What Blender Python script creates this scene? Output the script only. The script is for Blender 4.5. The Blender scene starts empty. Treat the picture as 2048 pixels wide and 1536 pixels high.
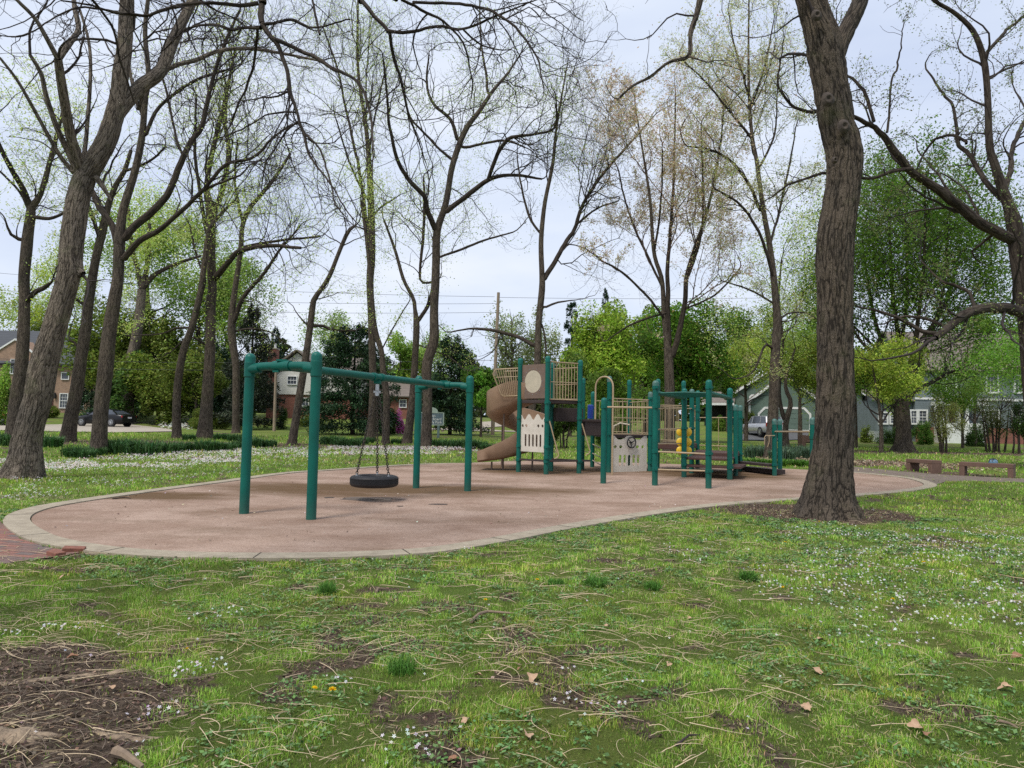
import bpy, bmesh, math, random
import numpy as np
from mathutils import Vector, Matrix
from mathutils.geometry import tessellate_polygon

random.seed(7)
RNG = np.random.default_rng(11)
SC = bpy.context.scene
COL = SC.collection
R = math.radians

# ---------------------------------------------------------------- camera model
FPX, CX, CY, CAMH = 1400.0, 1024.0, 768.0, 1.5
PITCH, ROLL = math.atan(78.0 / 1400.0), 0.0195
_cp, _sp, _cr, _sr = math.cos(PITCH), math.sin(PITCH), math.cos(ROLL), math.sin(ROLL)

def ray(px, py):
    xn, yn = (px - CX) / FPX, (CY - py) / FPX
    xr, yr = xn * _cr - yn * _sr, xn * _sr + yn * _cr
    return xr, _cp - yr * _sp, _sp + yr * _cp

def P(px, py, Y):
    """photo pixel at world depth Y -> world point"""
    dx, dy, dz = ray(px, py)
    k = Y / dy
    return Vector((dx * k, Y, CAMH + dz * k))

_TY = [0, 24, 38, 60, 72, 90, 300, 2000]
_TZ = [0, 0, .36, .55, 1.55, 2.1, 4.0, 6.0]
def terr(y):
    return np.interp(np.asarray(y, float), _TY, _TZ)

def G(px, py, zoff=0.0):
    """photo pixel -> point on the ground"""
    dx, dy, dz = ray(px, py)
    lo, last = 0.5, 0.5
    y = 1.0
    while y < 400:
        if CAMH + dz / dy * y < float(terr(y)) + zoff:
            break
        last = y
        y *= 1.02
    lo, hi = last, y
    for _ in range(40):
        m = .5 * (lo + hi)
        if CAMH + dz / dy * m < float(terr(m)) + zoff: hi = m
        else: lo = m
    k = lo / dy
    return Vector((dx * k, lo, float(terr(lo)) + zoff))

# ---------------------------------------------------------------- noise
_TAB = np.random.default_rng(5).random((256, 256))
def vnoise(x, y, seed=0):
    x = np.asarray(x, float) + seed * 17.31; y = np.asarray(y, float) + seed * 9.77
    xi, yi = np.floor(x).astype(int), np.floor(y).astype(int)
    fx, fy = x - xi, y - yi
    fx, fy = fx * fx * (3 - 2 * fx), fy * fy * (3 - 2 * fy)
    a = _TAB[xi & 255, yi & 255]; b = _TAB[(xi + 1) & 255, yi & 255]
    c = _TAB[xi & 255, (yi + 1) & 255]; d = _TAB[(xi + 1) & 255, (yi + 1) & 255]
    return (a * (1 - fx) + b * fx) * (1 - fy) + (c * (1 - fx) + d * fx) * fy
def fbm(x, y, seed=0, o=4):
    s, a, t = 0, .5, 0
    for i in range(o):
        s = s + a * vnoise(np.asarray(x) * 2 ** i, np.asarray(y) * 2 ** i, seed + i); t += a; a *= .5
    return s / t
def sstep(a, b, x):
    t = np.clip((np.asarray(x, float) - a) / (b - a), 0, 1)
    return t * t * (3 - 2 * t)

def inpoly(x, y, poly):
    x = np.asarray(x, float); y = np.asarray(y, float)
    ins = np.zeros(x.shape, bool)
    n = len(poly)
    for i in range(n):
        x0, y0 = poly[i][0], poly[i][1]; x1, y1 = poly[(i + 1) % n][0], poly[(i + 1) % n][1]
        if y0 == y1: continue
        c = ((y0 > y) != (y1 > y)) & (x < (x1 - x0) * (y - y0) / (y1 - y0) + x0)
        ins ^= c
    return ins

# ---------------------------------------------------------------- object helpers
def tag(o, label=None, cat=None, group=None, kind=None):
    if label: o['label'] = label
    if cat: o['category'] = cat
    if group: o['group'] = group
    if kind: o['kind'] = kind
    return o
def link(o, parent=None):
    COL.objects.link(o)
    if parent is not None: o.parent = parent
    return o
def empty(name, loc=(0, 0, 0), rz=0.0):
    o = bpy.data.objects.new(name, None)
    o.location = loc; o.rotation_euler = (0, 0, rz); o.empty_display_size = .2
    return link(o)
def thing(name, label, cat, loc=(0, 0, 0), rz=0.0, group=None):
    return tag(empty(name, loc, rz), label, cat, group)
def copy_tree(o, parent=None):
    c = o.copy(); link(c, parent)
    for ch in o.children:
        copy_tree(ch, c)
    return c

def np_mesh(name, V, faces_list, mat, parent=None, attrs=None, smooth=False, world_parent=None):
    """faces_list: list of int arrays (m,k). attrs: {name:(type, array per vertex)}"""
    V = np.asarray(V, np.float32)
    if world_parent is not None:
        V = V - np.asarray(world_parent, np.float32)
    me = bpy.data.meshes.new(name)
    me.vertices.add(len(V)); me.vertices.foreach_set('co', V.ravel())
    fl = [np.asarray(f, np.int32) for f in faces_list if len(f)]
    idx = np.concatenate([f.ravel() for f in fl])
    tot = np.concatenate([np.full(len(f), f.shape[1], np.int32) for f in fl])
    st = np.zeros(len(tot), np.int32); st[1:] = np.cumsum(tot)[:-1]
    me.loops.add(len(idx)); me.loops.foreach_set('vertex_index', idx)
    me.polygons.add(len(tot)); me.polygons.foreach_set('loop_start', st); me.polygons.foreach_set('loop_total', tot)
    me.update(calc_edges=True)
    if attrs:
        for k, (typ, arr) in attrs.items():
            a = me.attributes.new(k, typ, 'POINT')
            key = {'FLOAT_COLOR': 'color', 'FLOAT_VECTOR': 'vector', 'FLOAT': 'value'}[typ]
            a.data.foreach_set(key, np.asarray(arr, np.float32).ravel())
    if smooth:
        me.polygons.foreach_set('use_smooth', np.ones(len(tot), bool))
    if mat: me.materials.append(mat)
    me.validate()
    o = bpy.data.objects.new(name, me)
    return link(o, parent)

class MB:
    """small mesh builder"""
    def __init__(s): s.v = []; s.f = []
    def add(s, vs, fs):
        b = len(s.v); s.v += [tuple(v) for v in vs]; s.f += [tuple(i + b for i in f) for f in fs]; return s
    def box(s, c, size, rz=0.0, M=None):
        x, y, z = size[0] / 2, size[1] / 2, size[2] / 2
        vs = [Vector((a * x, b * y, d * z)) for a in (-1, 1) for b in (-1, 1) for d in (-1, 1)]
        m = Matrix.Rotation(rz, 4, 'Z') if M is None else M
        vs = [m @ v + Vector(c) for v in vs]
        return s.add(vs, [(0, 1, 3, 2), (4, 6, 7, 5), (0, 4, 5, 1), (2, 3, 7, 6), (0, 2, 6, 4), (1, 5, 7, 3)])
    def beam(s, p, q, w, h):
        p, q = Vector(p), Vector(q); d = (q - p); L = d.length; d.normalize()
        up = Vector((0, 0, 1)) if abs(d.z) < .95 else Vector((0, 1, 0))
        sd = d.cross(up).normalized(); up = sd.cross(d)
        vs = []
        for t in (p, q):
            for a, b in ((-1, -1), (1, -1), (1, 1), (-1, 1)): vs.append(t + sd * a * w / 2 + up * b * h / 2)
        return s.add(vs, [(0, 1, 2, 3), (7, 6, 5, 4), (0, 4, 5, 1), (1, 5, 6, 2), (2, 6, 7, 3), (3, 7, 4, 0)])
    def tube(s, pts, r, k=8, cap=True, closed=False):
        pts = [Vector(p) for p in pts]; n = len(pts)
        rr = r if isinstance(r, (list, tuple)) else [r] * n
        t0 = (pts[1] - pts[0]).normalized()
        ref = Vector((0, 0, 1)) if abs(t0.z) < .9 else Vector((1, 0, 0))
        nrm = t0.cross(ref).normalized()
        b0 = len(s.v)
        for i, p in enumerate(pts):
            if closed: t = (pts[(i + 1) % n] - pts[i - 1]).normalized()
            else: t = (pts[min(i + 1, n - 1)] - pts[max(i - 1, 0)]).normalized()
            nrm = (nrm - t * nrm.dot(t)).normalized(); bn = t.cross(nrm)
            for j in range(k):
                a = 2 * math.pi * j / k
                s.v.append(tuple(p + (nrm * math.cos(a) + bn * math.sin(a)) * rr[i]))
        m = n if closed else n - 1
        for i in range(m):
            i2 = (i + 1) % n
            for j in range(k):
                s.f.append((b0 + i * k + j, b0 + i * k + (j + 1) % k, b0 + i2 * k + (j + 1) % k, b0 + i2 * k + j))
        if cap and not closed:
            s.f.append(tuple(b0 + j for j in range(k))[::-1]); s.f.append(tuple(b0 + (n - 1) * k + j for j in range(k)))
        return s
    def lathe(s, prof, c=(0, 0, 0), k=24, M=None, closed=False):
        c = Vector(c); b0 = len(s.v); n = len(prof)
        for r, z in prof:
            for j in range(k):
                a = 2 * math.pi * j / k; v = Vector((r * math.cos(a), r * math.sin(a), z))
                s.v.append(tuple((M @ v if M else v) + c))
        for i in range(n if closed else n - 1):
            i2 = (i + 1) % n
            for j in range(k):
                s.f.append((b0 + i * k + j, b0 + i * k + (j + 1) % k, b0 + i2 * k + (j + 1) % k, b0 + i2 * k + j))
        return s
    def plate(s, outer, holes, M, th):
        """outer/holes: 2D loops (u,w); M maps (u,w,d) -> world; thickness th along d"""
        loops = [outer] + list(holes)
        flat = [p for L in loops for p in L]
        tris = tessellate_polygon([[Vector((p[0], p[1], 0)) for p in L] for L in loops])
        n = len(flat)
        vs = [M @ Vector((p[0], p[1], 0)) for p in flat] + [M @ Vector((p[0], p[1], th)) for p in flat]
        fs = [tuple(t) for t in tris] + [tuple(i + n for i in t)[::-1] for t in tris]
        b = 0
        for L in loops:
            m = len(L)
            for i in range(m):
                j = (i + 1) % m; fs.append((b + i, b + j, b + j + n, b + i + n))
            b += m
        return s.add(vs, fs)
    def build(s, name, mat, parent=None, smooth=True, bevel=0, origin=None, ang=35):
        me = bpy.data.meshes.new(name)
        vs = s.v
        if origin is not None: vs = [(a - origin[0], b - origin[1], c - origin[2]) for a, b, c in vs]
        me.from_pydata(vs, [], s.f)
        bm = bmesh.new(); bm.from_mesh(me); bmesh.ops.recalc_face_normals(bm, faces=bm.faces); bm.to_mesh(me); bm.free()
        if smooth:
            me.shade_smooth(); me.set_sharp_from_angle(angle=R(ang))
        me.materials.append(mat)
        o = link(bpy.data.objects.new(name, me), parent)
        if bevel:
            m = o.modifiers.new('b', 'BEVEL'); m.width = bevel; m.segments = 2; m.limit_method = 'ANGLE'; m.angle_limit = R(40)
        return o

# ---------------------------------------------------------------- materials
def newmat(name):
    m = bpy.data.materials.new(name); m.use_nodes = True
    nt = m.node_tree; nt.nodes.clear()
    out = nt.nodes.new('ShaderNodeOutputMaterial'); b = nt.nodes.new('ShaderNodeBsdfPrincipled')
    nt.links.new(b.outputs[0], out.inputs[0])
    return m, nt, b, out
def N(nt, t, **kw):
    n = nt.nodes.new(t)
    for k, v in kw.items():
        if hasattr(n, k): setattr(n, k, v)
        else: n.inputs[k].default_value = v
    return n
def ramp(nt, fac, stops):
    n = nt.nodes.new('ShaderNodeValToRGB'); e = n.color_ramp.elements
    while len(e) < len(stops): e.new(.5)
    for i, (p, c) in enumerate(stops):
        e[i].position = p; e[i].color = (c[0], c[1], c[2], 1) if not isinstance(c, (int, float)) else (c, c, c, 1)
    nt.links.new(fac, n.inputs[0]); return n
def mixc(nt, fac, a, b, mode='MIX'):
    n = nt.nodes.new('ShaderNodeMix'); n.data_type = 'RGBA'; n.blend_type = mode
    for sock, v in ((n.inputs[0], fac), (n.inputs[6], a), (n.inputs[7], b)):
        if hasattr(v, 'is_output'): nt.links.new(v, sock)
        elif isinstance(v, (int, float)): sock.default_value = v
        else: sock.default_value = (v[0], v[1], v[2], 1)
    return n.outputs[2]
def noise(nt, vec, scale, detail=4, rough=.55, dist=0):
    n = N(nt, 'ShaderNodeTexNoise', Scale=scale, Detail=detail, Roughness=rough, Distortion=dist)
    if vec is not None: nt.links.new(vec, n.inputs['Vector'])
    return n.outputs[0]
def bump(nt, b, h, strength=.3, dist=.02):
    n = N(nt, 'ShaderNodeBump', Strength=strength, Distance=dist)
    nt.links.new(h, n.inputs['Height']); nt.links.new(n.outputs[0], b.inputs['Normal'])
def geo_pos(nt): return nt.nodes.new('ShaderNodeNewGeometry').outputs['Position']
def objc(nt): return nt.nodes.new('ShaderNodeTexCoord').outputs['Object']

def simple(name, c1, c2=None, rough=.6, scale=6, metal=0, bmp=0, bscale=40, coords='obj', coat=0, spec=None):
    m, nt, b, _ = newmat(name)
    v = objc(nt) if coords == 'obj' else geo_pos(nt)
    c2 = c2 or tuple(x * .7 for x in c1)
    f = noise(nt, v, scale, 5, .6)
    r = ramp(nt, f, [(.3, c1), (.72, c2)])
    nt.links.new(r.outputs[0], b.inputs['Base Color'])
    b.inputs['Roughness'].default_value = rough; b.inputs['Metallic'].default_value = metal
    if coat: b.inputs['Coat Weight'].default_value = coat
    if spec is not None: b.inputs['Specular IOR Level'].default_value = spec
    if bmp: bump(nt, b, noise(nt, v, bscale, 4), bmp, .01)
    return m

def bark_mat(name, light, dark, sc=9.0, strength=.9):
    m, nt, b, _ = newmat(name)
    a = N(nt, 'ShaderNodeAttribute', attribute_name='bark').outputs['Vector']
    wob = N(nt, 'ShaderNodeTexNoise', Scale=2.6, Detail=3); nt.links.new(a, wob.inputs['Vector'])
    av = mixc(nt, .07, a, wob.outputs[1])
    def st(z):
        mp = N(nt, 'ShaderNodeMapping'); mp.inputs['Scale'].default_value = (1, 1, z); nt.links.new(av, mp.inputs[0]); return mp.outputs[0]
    def ridge(vec, scale, det):
        n = noise(nt, vec, scale, det, .55, .3)
        s1 = N(nt, 'ShaderNodeMath', operation='SUBTRACT'); nt.links.new(n, s1.inputs[0]); s1.inputs[1].default_value = .5
        s2 = N(nt, 'ShaderNodeMath', operation='ABSOLUTE'); nt.links.new(s1.outputs[0], s2.inputs[0])
        r = ramp(nt, s2.outputs[0], [(0.0, 0.0), (.09, 1.0)]); return r.outputs[0]
    r1 = ridge(st(.17), sc * 1.15, 2); r2 = ridge(st(.30), sc * 2.6, 3); fine = noise(nt, st(.5), sc * 6, 5, .7)
    h1 = N(nt, 'ShaderNodeMath', operation='MULTIPLY'); nt.links.new(r1, h1.inputs[0]); nt.links.new(fine, h1.inputs[1])
    h2 = N(nt, 'ShaderNodeMath', operation='MULTIPLY_ADD'); nt.links.new(r2, h2.inputs[0]); h2.inputs[1].default_value = .45; h2.inputs[2].default_value = .5
    h = N(nt, 'ShaderNodeMath', operation='MULTIPLY'); nt.links.new(h1.outputs[0], h.inputs[0]); nt.links.new(h2.outputs[0], h.inputs[1])
    c = ramp(nt, h.outputs[0], [(.03, dark), (.22, tuple(.6 * l + .4 * d for l, d in zip(light, dark))), (.55, light)])
    big = noise(nt, a, .9, 3)
    br = ramp(nt, big, [(.35, (.75, .75, .75)), (.65, (1.18, 1.14, 1.06))])
    c2 = mixc(nt, 1.0, c.outputs[0], br.outputs[0], 'MULTIPLY')
    moss = ramp(nt, noise(nt, a, 2.2, 5), [(.56, 0.0), (.74, .35)])
    c3 = mixc(nt, moss.outputs[0], c2, (light[0] * .75, light[1] * .95, light[2] * .55))
    nt.links.new(c3, b.inputs['Base Color'])
    b.inputs['Roughness'].default_value = .92; b.inputs['Specular IOR Level'].default_value = .2
    bump(nt, b, h.outputs[0], strength, .05)
    return m

def leaf_mat(name, tint=(1, 1, 1), trans=.35):
    m, nt, b, out = newmat(name)
    a = N(nt, 'ShaderNodeAttribute', attribute_name='tint').outputs['Color']
    c = mixc(nt, 1.0, a, tint, 'MULTIPLY')
    nt.links.new(c, b.inputs['Base Color']); b.inputs['Roughness'].default_value = .6
    b.inputs['Specular IOR Level'].default_value = .25
    t = N(nt, 'ShaderNodeBsdfTranslucent'); nt.links.new(c, t.inputs[0])
    mx = N(nt, 'ShaderNodeMixShader', Fac=trans)
    nt.links.new(b.outputs[0], mx.inputs[1]); nt.links.new(t.outputs[0], mx.inputs[2]); nt.links.new(mx.outputs[0], out.inputs[0])
    return m

M = {}
M['bark_big'] = bark_mat('furrowed_bark', (.140, .114, .091), (.020, .016, .013), 10.5)
M['bark_left'] = bark_mat('grey_bark', (.25, .21, .175), (.04, .032, .026), 13)
M['bark_mid'] = bark_mat('brown_bark', (.145, .118, .095), (.035, .027, .022), 13)
M['bark_dark'] = bark_mat('dark_bark', (.072, .058, .048), (.022, .016, .013), 9, .5)
M['twig'] = simple('twig_bark', (.040, .029, .026), (.022, .015, .014), .9)
M['leaf'] = leaf_mat('leaf', trans=.5)
M['leafsky'] = leaf_mat('young_leaf', trans=.65)
M['needle'] = leaf_mat('needle', trans=.1)
M['grassm'] = leaf_mat('grass_blade', trans=.25)
M['petal'] = leaf_mat('petal', trans=.3)
M['straw'] = simple('straw', (.68, .54, .36), (.46, .35, .22), .7, 3, coords='pos')

def post_green():
    m, nt, b, _ = newmat('green_enamel')
    v = geo_pos(nt)
    c = ramp(nt, noise(nt, v, 3, 5), [(.3, (.001, .112, .085)), (.7, (.0015, .080, .062))])
    sep = N(nt, 'ShaderNodeSeparateXYZ'); nt.links.new(v, sep.inputs[0])
    dirt = N(nt, 'ShaderNodeMapRange'); dirt.inputs[1].default_value = 0; dirt.inputs[2].default_value = .35; dirt.inputs[3].default_value = .45; dirt.inputs[4].default_value = 0
    nt.links.new(sep.outputs[2], dirt.inputs[0])
    nn = noise(nt, v, 25, 6, .7)
    mu = N(nt, 'ShaderNodeMath', operation='MULTIPLY'); nt.links.new(dirt.outputs[0], mu.inputs[0]); nt.links.new(nn, mu.inputs[1])
    c2 = mixc(nt, mu.outputs[0], c.outputs[0], (.10, .11, .08))
    sp = ramp(nt, noise(nt, v, 60, 3, .8), [(.70, 0.0), (.78, .5)])
    c3 = mixc(nt, sp.outputs[0], c2, (.035, .13, .105))
    nt.links.new(c3, b.inputs['Base Color'])
    b.inputs['Roughness'].default_value = .45; b.inputs['Specular IOR Level'].default_value = .28
    bump(nt, b, nn, .06, .005)
    return m
M['green'] = post_green()
M['cap'] = simple('weathered_cap', (.012, .12, .098), (.10, .15, .13), .5, 9, coords='pos')
M['cap_clean'] = simple('clean_cap', (.002, .13, .10), (.004, .095, .077), .45, 9, coords='pos', spec=.3)
M['tan'] = simple('tan_rail_paint', (.40, .30, .18), (.30, .225, .135), .5, 12, coords='pos')
M['tan_pl'] = simple('tan_plastic', (.30, .195, .125), (.22, .14, .09), .5, 2.5, coords='pos', bmp=.1)
M['brown_pl'] = simple('brown_plastic', (.17, .115, .085), (.12, .08, .06), .5, 4, coords='pos')
M['cream_pl'] = simple('cream_plastic', (.50, .44, .33), (.40, .36, .27), .55, 6, coords='pos')
M['white_pl'] = simple('off_white_plastic', (.62, .57, .49), (.50, .46, .39), .55, 5, coords='pos')
M['deck'] = simple('dark_vinyl_deck', (.030, .020, .018), (.048, .032, .028), .7, 9, coords='pos', bmp=.2)
M['reddeck'] = simple('redbrown_deck', (.075, .030, .022), (.05, .022, .018), .7, 9, coords='pos')
M['black'] = simple('black_rubber', (.006, .006, .0075), (.014, .014, .016), .6, 10, coords='pos', bmp=.3, bscale=60)
M['chain'] = simple('chain_steel', (.035, .03, .028), (.09, .075, .06), .5, 30, .6, coords='pos')
M['zinc'] = simple('zinc', (.55, .56, .58), (.4, .41, .43), .35, 8, .7, coords='pos')
M['yellow'] = simple('yellow_plastic', (.72, .47, .02), (.6, .38, .02), .45, 5, coords='pos')
M['blue'] = simple('blue_plastic', (.01, .045, .30), (.01, .03, .2), .4, 5, coords='pos')
M['white'] = simple('white_trim_paint', (.72, .72, .70), (.6, .6, .58), .6, 3, coords='pos')
M['glass'] = simple('window_glass', (.03, .035, .045), (.07, .08, .10), .12, .5, coords='pos')
# ---------------------------------------------------------------- ground shapes
def catmull(pts, n=8, closed=True):
    out = []; m = len(pts)
    for i in range(m if closed else m - 1):
        p0, p1, p2, p3 = (pts[(i - 1) % m] if closed or i > 0 else pts[i], pts[i], pts[(i + 1) % m], pts[(i + 2) % m] if closed or i + 2 < m else pts[i + 1])
        for j in range(n):
            t = j / n
            out.append(tuple(.5 * ((2 * b) + (-a + c) * t + (2 * a - 5 * b + 4 * c - d) * t * t + (-a + 3 * b - 3 * c + d) * t ** 3) for a, b, c, d in zip(p0, p1, p2, p3)))
    return out

OUT_PX = [(5, 1045), (40, 1076), (100, 1094), (200, 1109), (330, 1118), (480, 1121), (640, 1120), (800, 1114), (900, 1105), (1020, 1085), (1150, 1059),
          (1300, 1033), (1430, 1015), (1560, 1004), (1700, 995), (1830, 983), (1874, 972), (1837, 959), (1771, 951), (1703, 944), (1600, 938),
          (1450, 931), (1300, 926), (1150, 922), (1040, 921), (950, 924), (821, 929.5), (645, 941), (560, 947), (440, 963), (300, 981), (130, 1005), (40, 1023)]
border_out = catmull([tuple(G(*p))[:2] for p in OUT_PX], 6)
def inset(poly, d):
    n = len(poly); out = []
    area = sum(poly[i][0] * poly[(i + 1) % n][1] - poly[(i + 1) % n][0] * poly[i][1] for i in range(n))
    s = 1 if area > 0 else -1
    for i in range(n):
        a, b, c = poly[i - 1], poly[i], poly[(i + 1) % n]
        t = (c[0] - a[0], c[1] - a[1]); L = math.hypot(*t) or 1
        out.append((b[0] - t[1] / L * s * d, b[1] + t[0] / L * s * d))
    return out
border_in = inset(border_out, .31)
surf_edge = inset(border_out, .325)
BO = np.array(border_out)

PATH_PX = [(1690, 932), (1810, 944), (1900, 951), (2048, 958), (2250, 967), (2600, 985), (2600, 1010), (2250, 985), (2048, 966), (1950, 963), (1890, 964), (1874, 970), (1837, 958), (1771, 950), (1703, 944)]
path_poly = [tuple(G(*p))[:2] for p in PATH_PX]
BRICK_PX = [(-400, 1010), (-150, 1040), (0, 1044), (6, 1050), (40, 1079), (100, 1097), (160, 1106), (120, 1114), (60, 1122), (0, 1130), (-200, 1165), (-700, 1240)]
brick_poly = [tuple(G(*p))[:2] for p in BRICK_PX]

T18c = G(1658, 1030); DIRTc = [G(120, 1420), G(-120, 1380), G(40, 1330), G(60, 1500)]
def soil_mask(x, y):
    x = np.asarray(x, float); y = np.asarray(y, float)
    n = fbm(x * 3.3, y * 3.3, 3, 5); n2 = fbm(x * .5, y * .5, 8, 3)
    m = sstep(.56, .74, n + .30 * (n2 - .5)) * .70
    wob = .35 * (fbm(x * 3, y * 3, 21, 3) - .5) * 2
    # mulch bed round the big trunk
    d = np.hypot((x - T18c.x + .15) / 1.9, (y - T18c.y - .25) / 1.45)
    m = np.maximum(m, 1 - sstep(.8, 1.08, d + wob * .5))
    for c, rx, ry in ((DIRTc[0], .62, .52), (DIRTc[1], 1.0, .8), (DIRTc[3], .5, .35), (DIRTc[2], .7, .34)):
        d = np.hypot((x - c.x) / rx, (y - c.y) / ry); m = np.maximum(m, 1 - sstep(.75, 1.12, d + wob * .8))
    # bed of the tree row, far side
    yr = 33.2 + .05 * (x + 8)
    b = (1 - sstep(1.3, 2.2, np.abs(y - yr) + wob * 2)) * sstep(4, 0, x) * .75
    m = np.maximum(m, b)
    b = (1 - sstep(.8, 1.5, np.abs(y - 37.3) + wob * 2)) * sstep(13, 16, x) * .95
    m = np.maximum(m, b)
    b = (1 - sstep(1.0, 2.0, np.abs(y - 28.8 + .25 * (x - 14)) + wob * 2)) * sstep(11.5, 13, x) * sstep(18.5, 16.5, x)
    m = np.maximum(m, b)
    # worn ground round the benches
    d = np.hypot((x - 15.2) / 2.6, (y - 24.4) / 1.5); m = np.maximum(m, (1 - sstep(.6, 1.1, d + wob)) * .85)
    return np.clip(m, 0, 1)

# ---------------------------------------------------------------- ground sheet
def ground_mat():
    m, nt, b, _ = newmat('lawn_ground')
    v = geo_pos(nt)
    s = N(nt, 'ShaderNodeAttribute', attribute_name='soil').outputs['Fac']
    soil = ramp(nt, noise(nt, v, 14, 8, .7), [(.3, (.07, .05, .037)), (.5, (.115, .084, .062)), (.72, (.24, .18, .135))])
    g1 = ramp(nt, noise(nt, v, 70, 8, .85), [(.30, (.085, .075, .038)), (.46, (.11, .15, .032)), (.72, (.24, .29, .09))])
    g2 = ramp(nt, noise(nt, v, .45, 4, .6), [(.35, (.8, .95, .75)), (.65, (1.15, 1.05, 1.0))])
    g = mixc(nt, 1.0, g1.outputs[0], g2.outputs[0], 'MULTIPLY')
    nn = noise(nt, v, 9, 5, .7)
    ad = N(nt, 'ShaderNodeMath', operation='ADD'); nt.links.new(nn, ad.inputs[0]); nt.links.new(s, ad.inputs[1])
    f = ramp(nt, ad.outputs[0], [(.68, 0.0), (1.05, 1.0)])
    c = mixc(nt, f.outputs[0], g, soil.outputs[0])
    nt.links.new(c, b.inputs['Base Color']); b.inputs['Roughness'].default_value = .95; b.inputs['Specular IOR Level'].default_value = .1
    bump(nt, b, noise(nt, v, 60, 8, .85), 1.0, .03)
    return m
def axis(segs):
    out = []
    for a, b, st in segs: out += list(np.arange(a, b - 1e-6, st))
    out.append(segs[-1][1]); return np.array(out)
gx = axis([(-900, -300, 60), (-300, -60, 10), (-60, -12, 1.2), (-12, 12, .09), (12, 60, 1.2), (60, 300, 10), (300, 900, 60)])
gy = axis([(-60, -2, 4), (-2, 1.5, .5), (1.5, 12, .09), (12, 24, .3), (24, 96, 1.0), (96, 300, 8), (300, 1500, 80)])
X, Y = np.meshgrid(gx, gy, indexing='ij')
Z = terr(Y) + .02 * (fbm(X * .8, Y * .8, 4, 3) - .5) * 2 * sstep(2, 6, Y)
near_edge = inpoly(X.ravel(), Y.ravel(), inset(border_out, -.3)).reshape(X.shape)
Z = np.where(near_edge, terr(Y) - .01, Z)
nx, ny = X.shape
I = np.arange(nx * ny).reshape(nx, ny)
F = np.stack([I[:-1, :-1], I[1:, :-1], I[1:, 1:], I[:-1, 1:]], -1).reshape(-1, 4)
S = soil_mask(X.ravel(), Y.ravel())
ground = np_mesh('ground', np.stack([X.ravel(), Y.ravel(), Z.ravel()], 1), [F], ground_mat(), attrs={'soil': ('FLOAT', S)}, smooth=True)
tag(ground, kind='structure')

def drape(name, poly, z, mat, cuts=0, kind='structure', smooth=False):
    """flat polygon laid over the terrain"""
    bm = bmesh.new()
    vs = [bm.verts.new((p[0], p[1], 0)) for p in poly]
    f = bm.faces.new(vs)
    bmesh.ops.triangulate(bm, faces=[f])
    for _ in range(cuts):
        bmesh.ops.subdivide_edges(bm, edges=[e for e in bm.edges if e.calc_length() > 1.5], cuts=1, use_grid_fill=False)
        bmesh.ops.triangulate(bm, faces=bm.faces)
    for v in bm.verts: v.co.z = float(terr(v.co.y)) + z
    bmesh.ops.recalc_face_normals(bm, faces=bm.faces)
    if bm.faces and sum(f.normal.z for f in bm.faces) < 0: bmesh.ops.reverse_faces(bm, faces=bm.faces)
    me = bpy.data.meshes.new(name); bm.to_mesh(me); bm.free(); me.materials.append(mat)
    o = link(bpy.data.objects.new(name, me)); tag(o, kind=kind); return o

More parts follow.
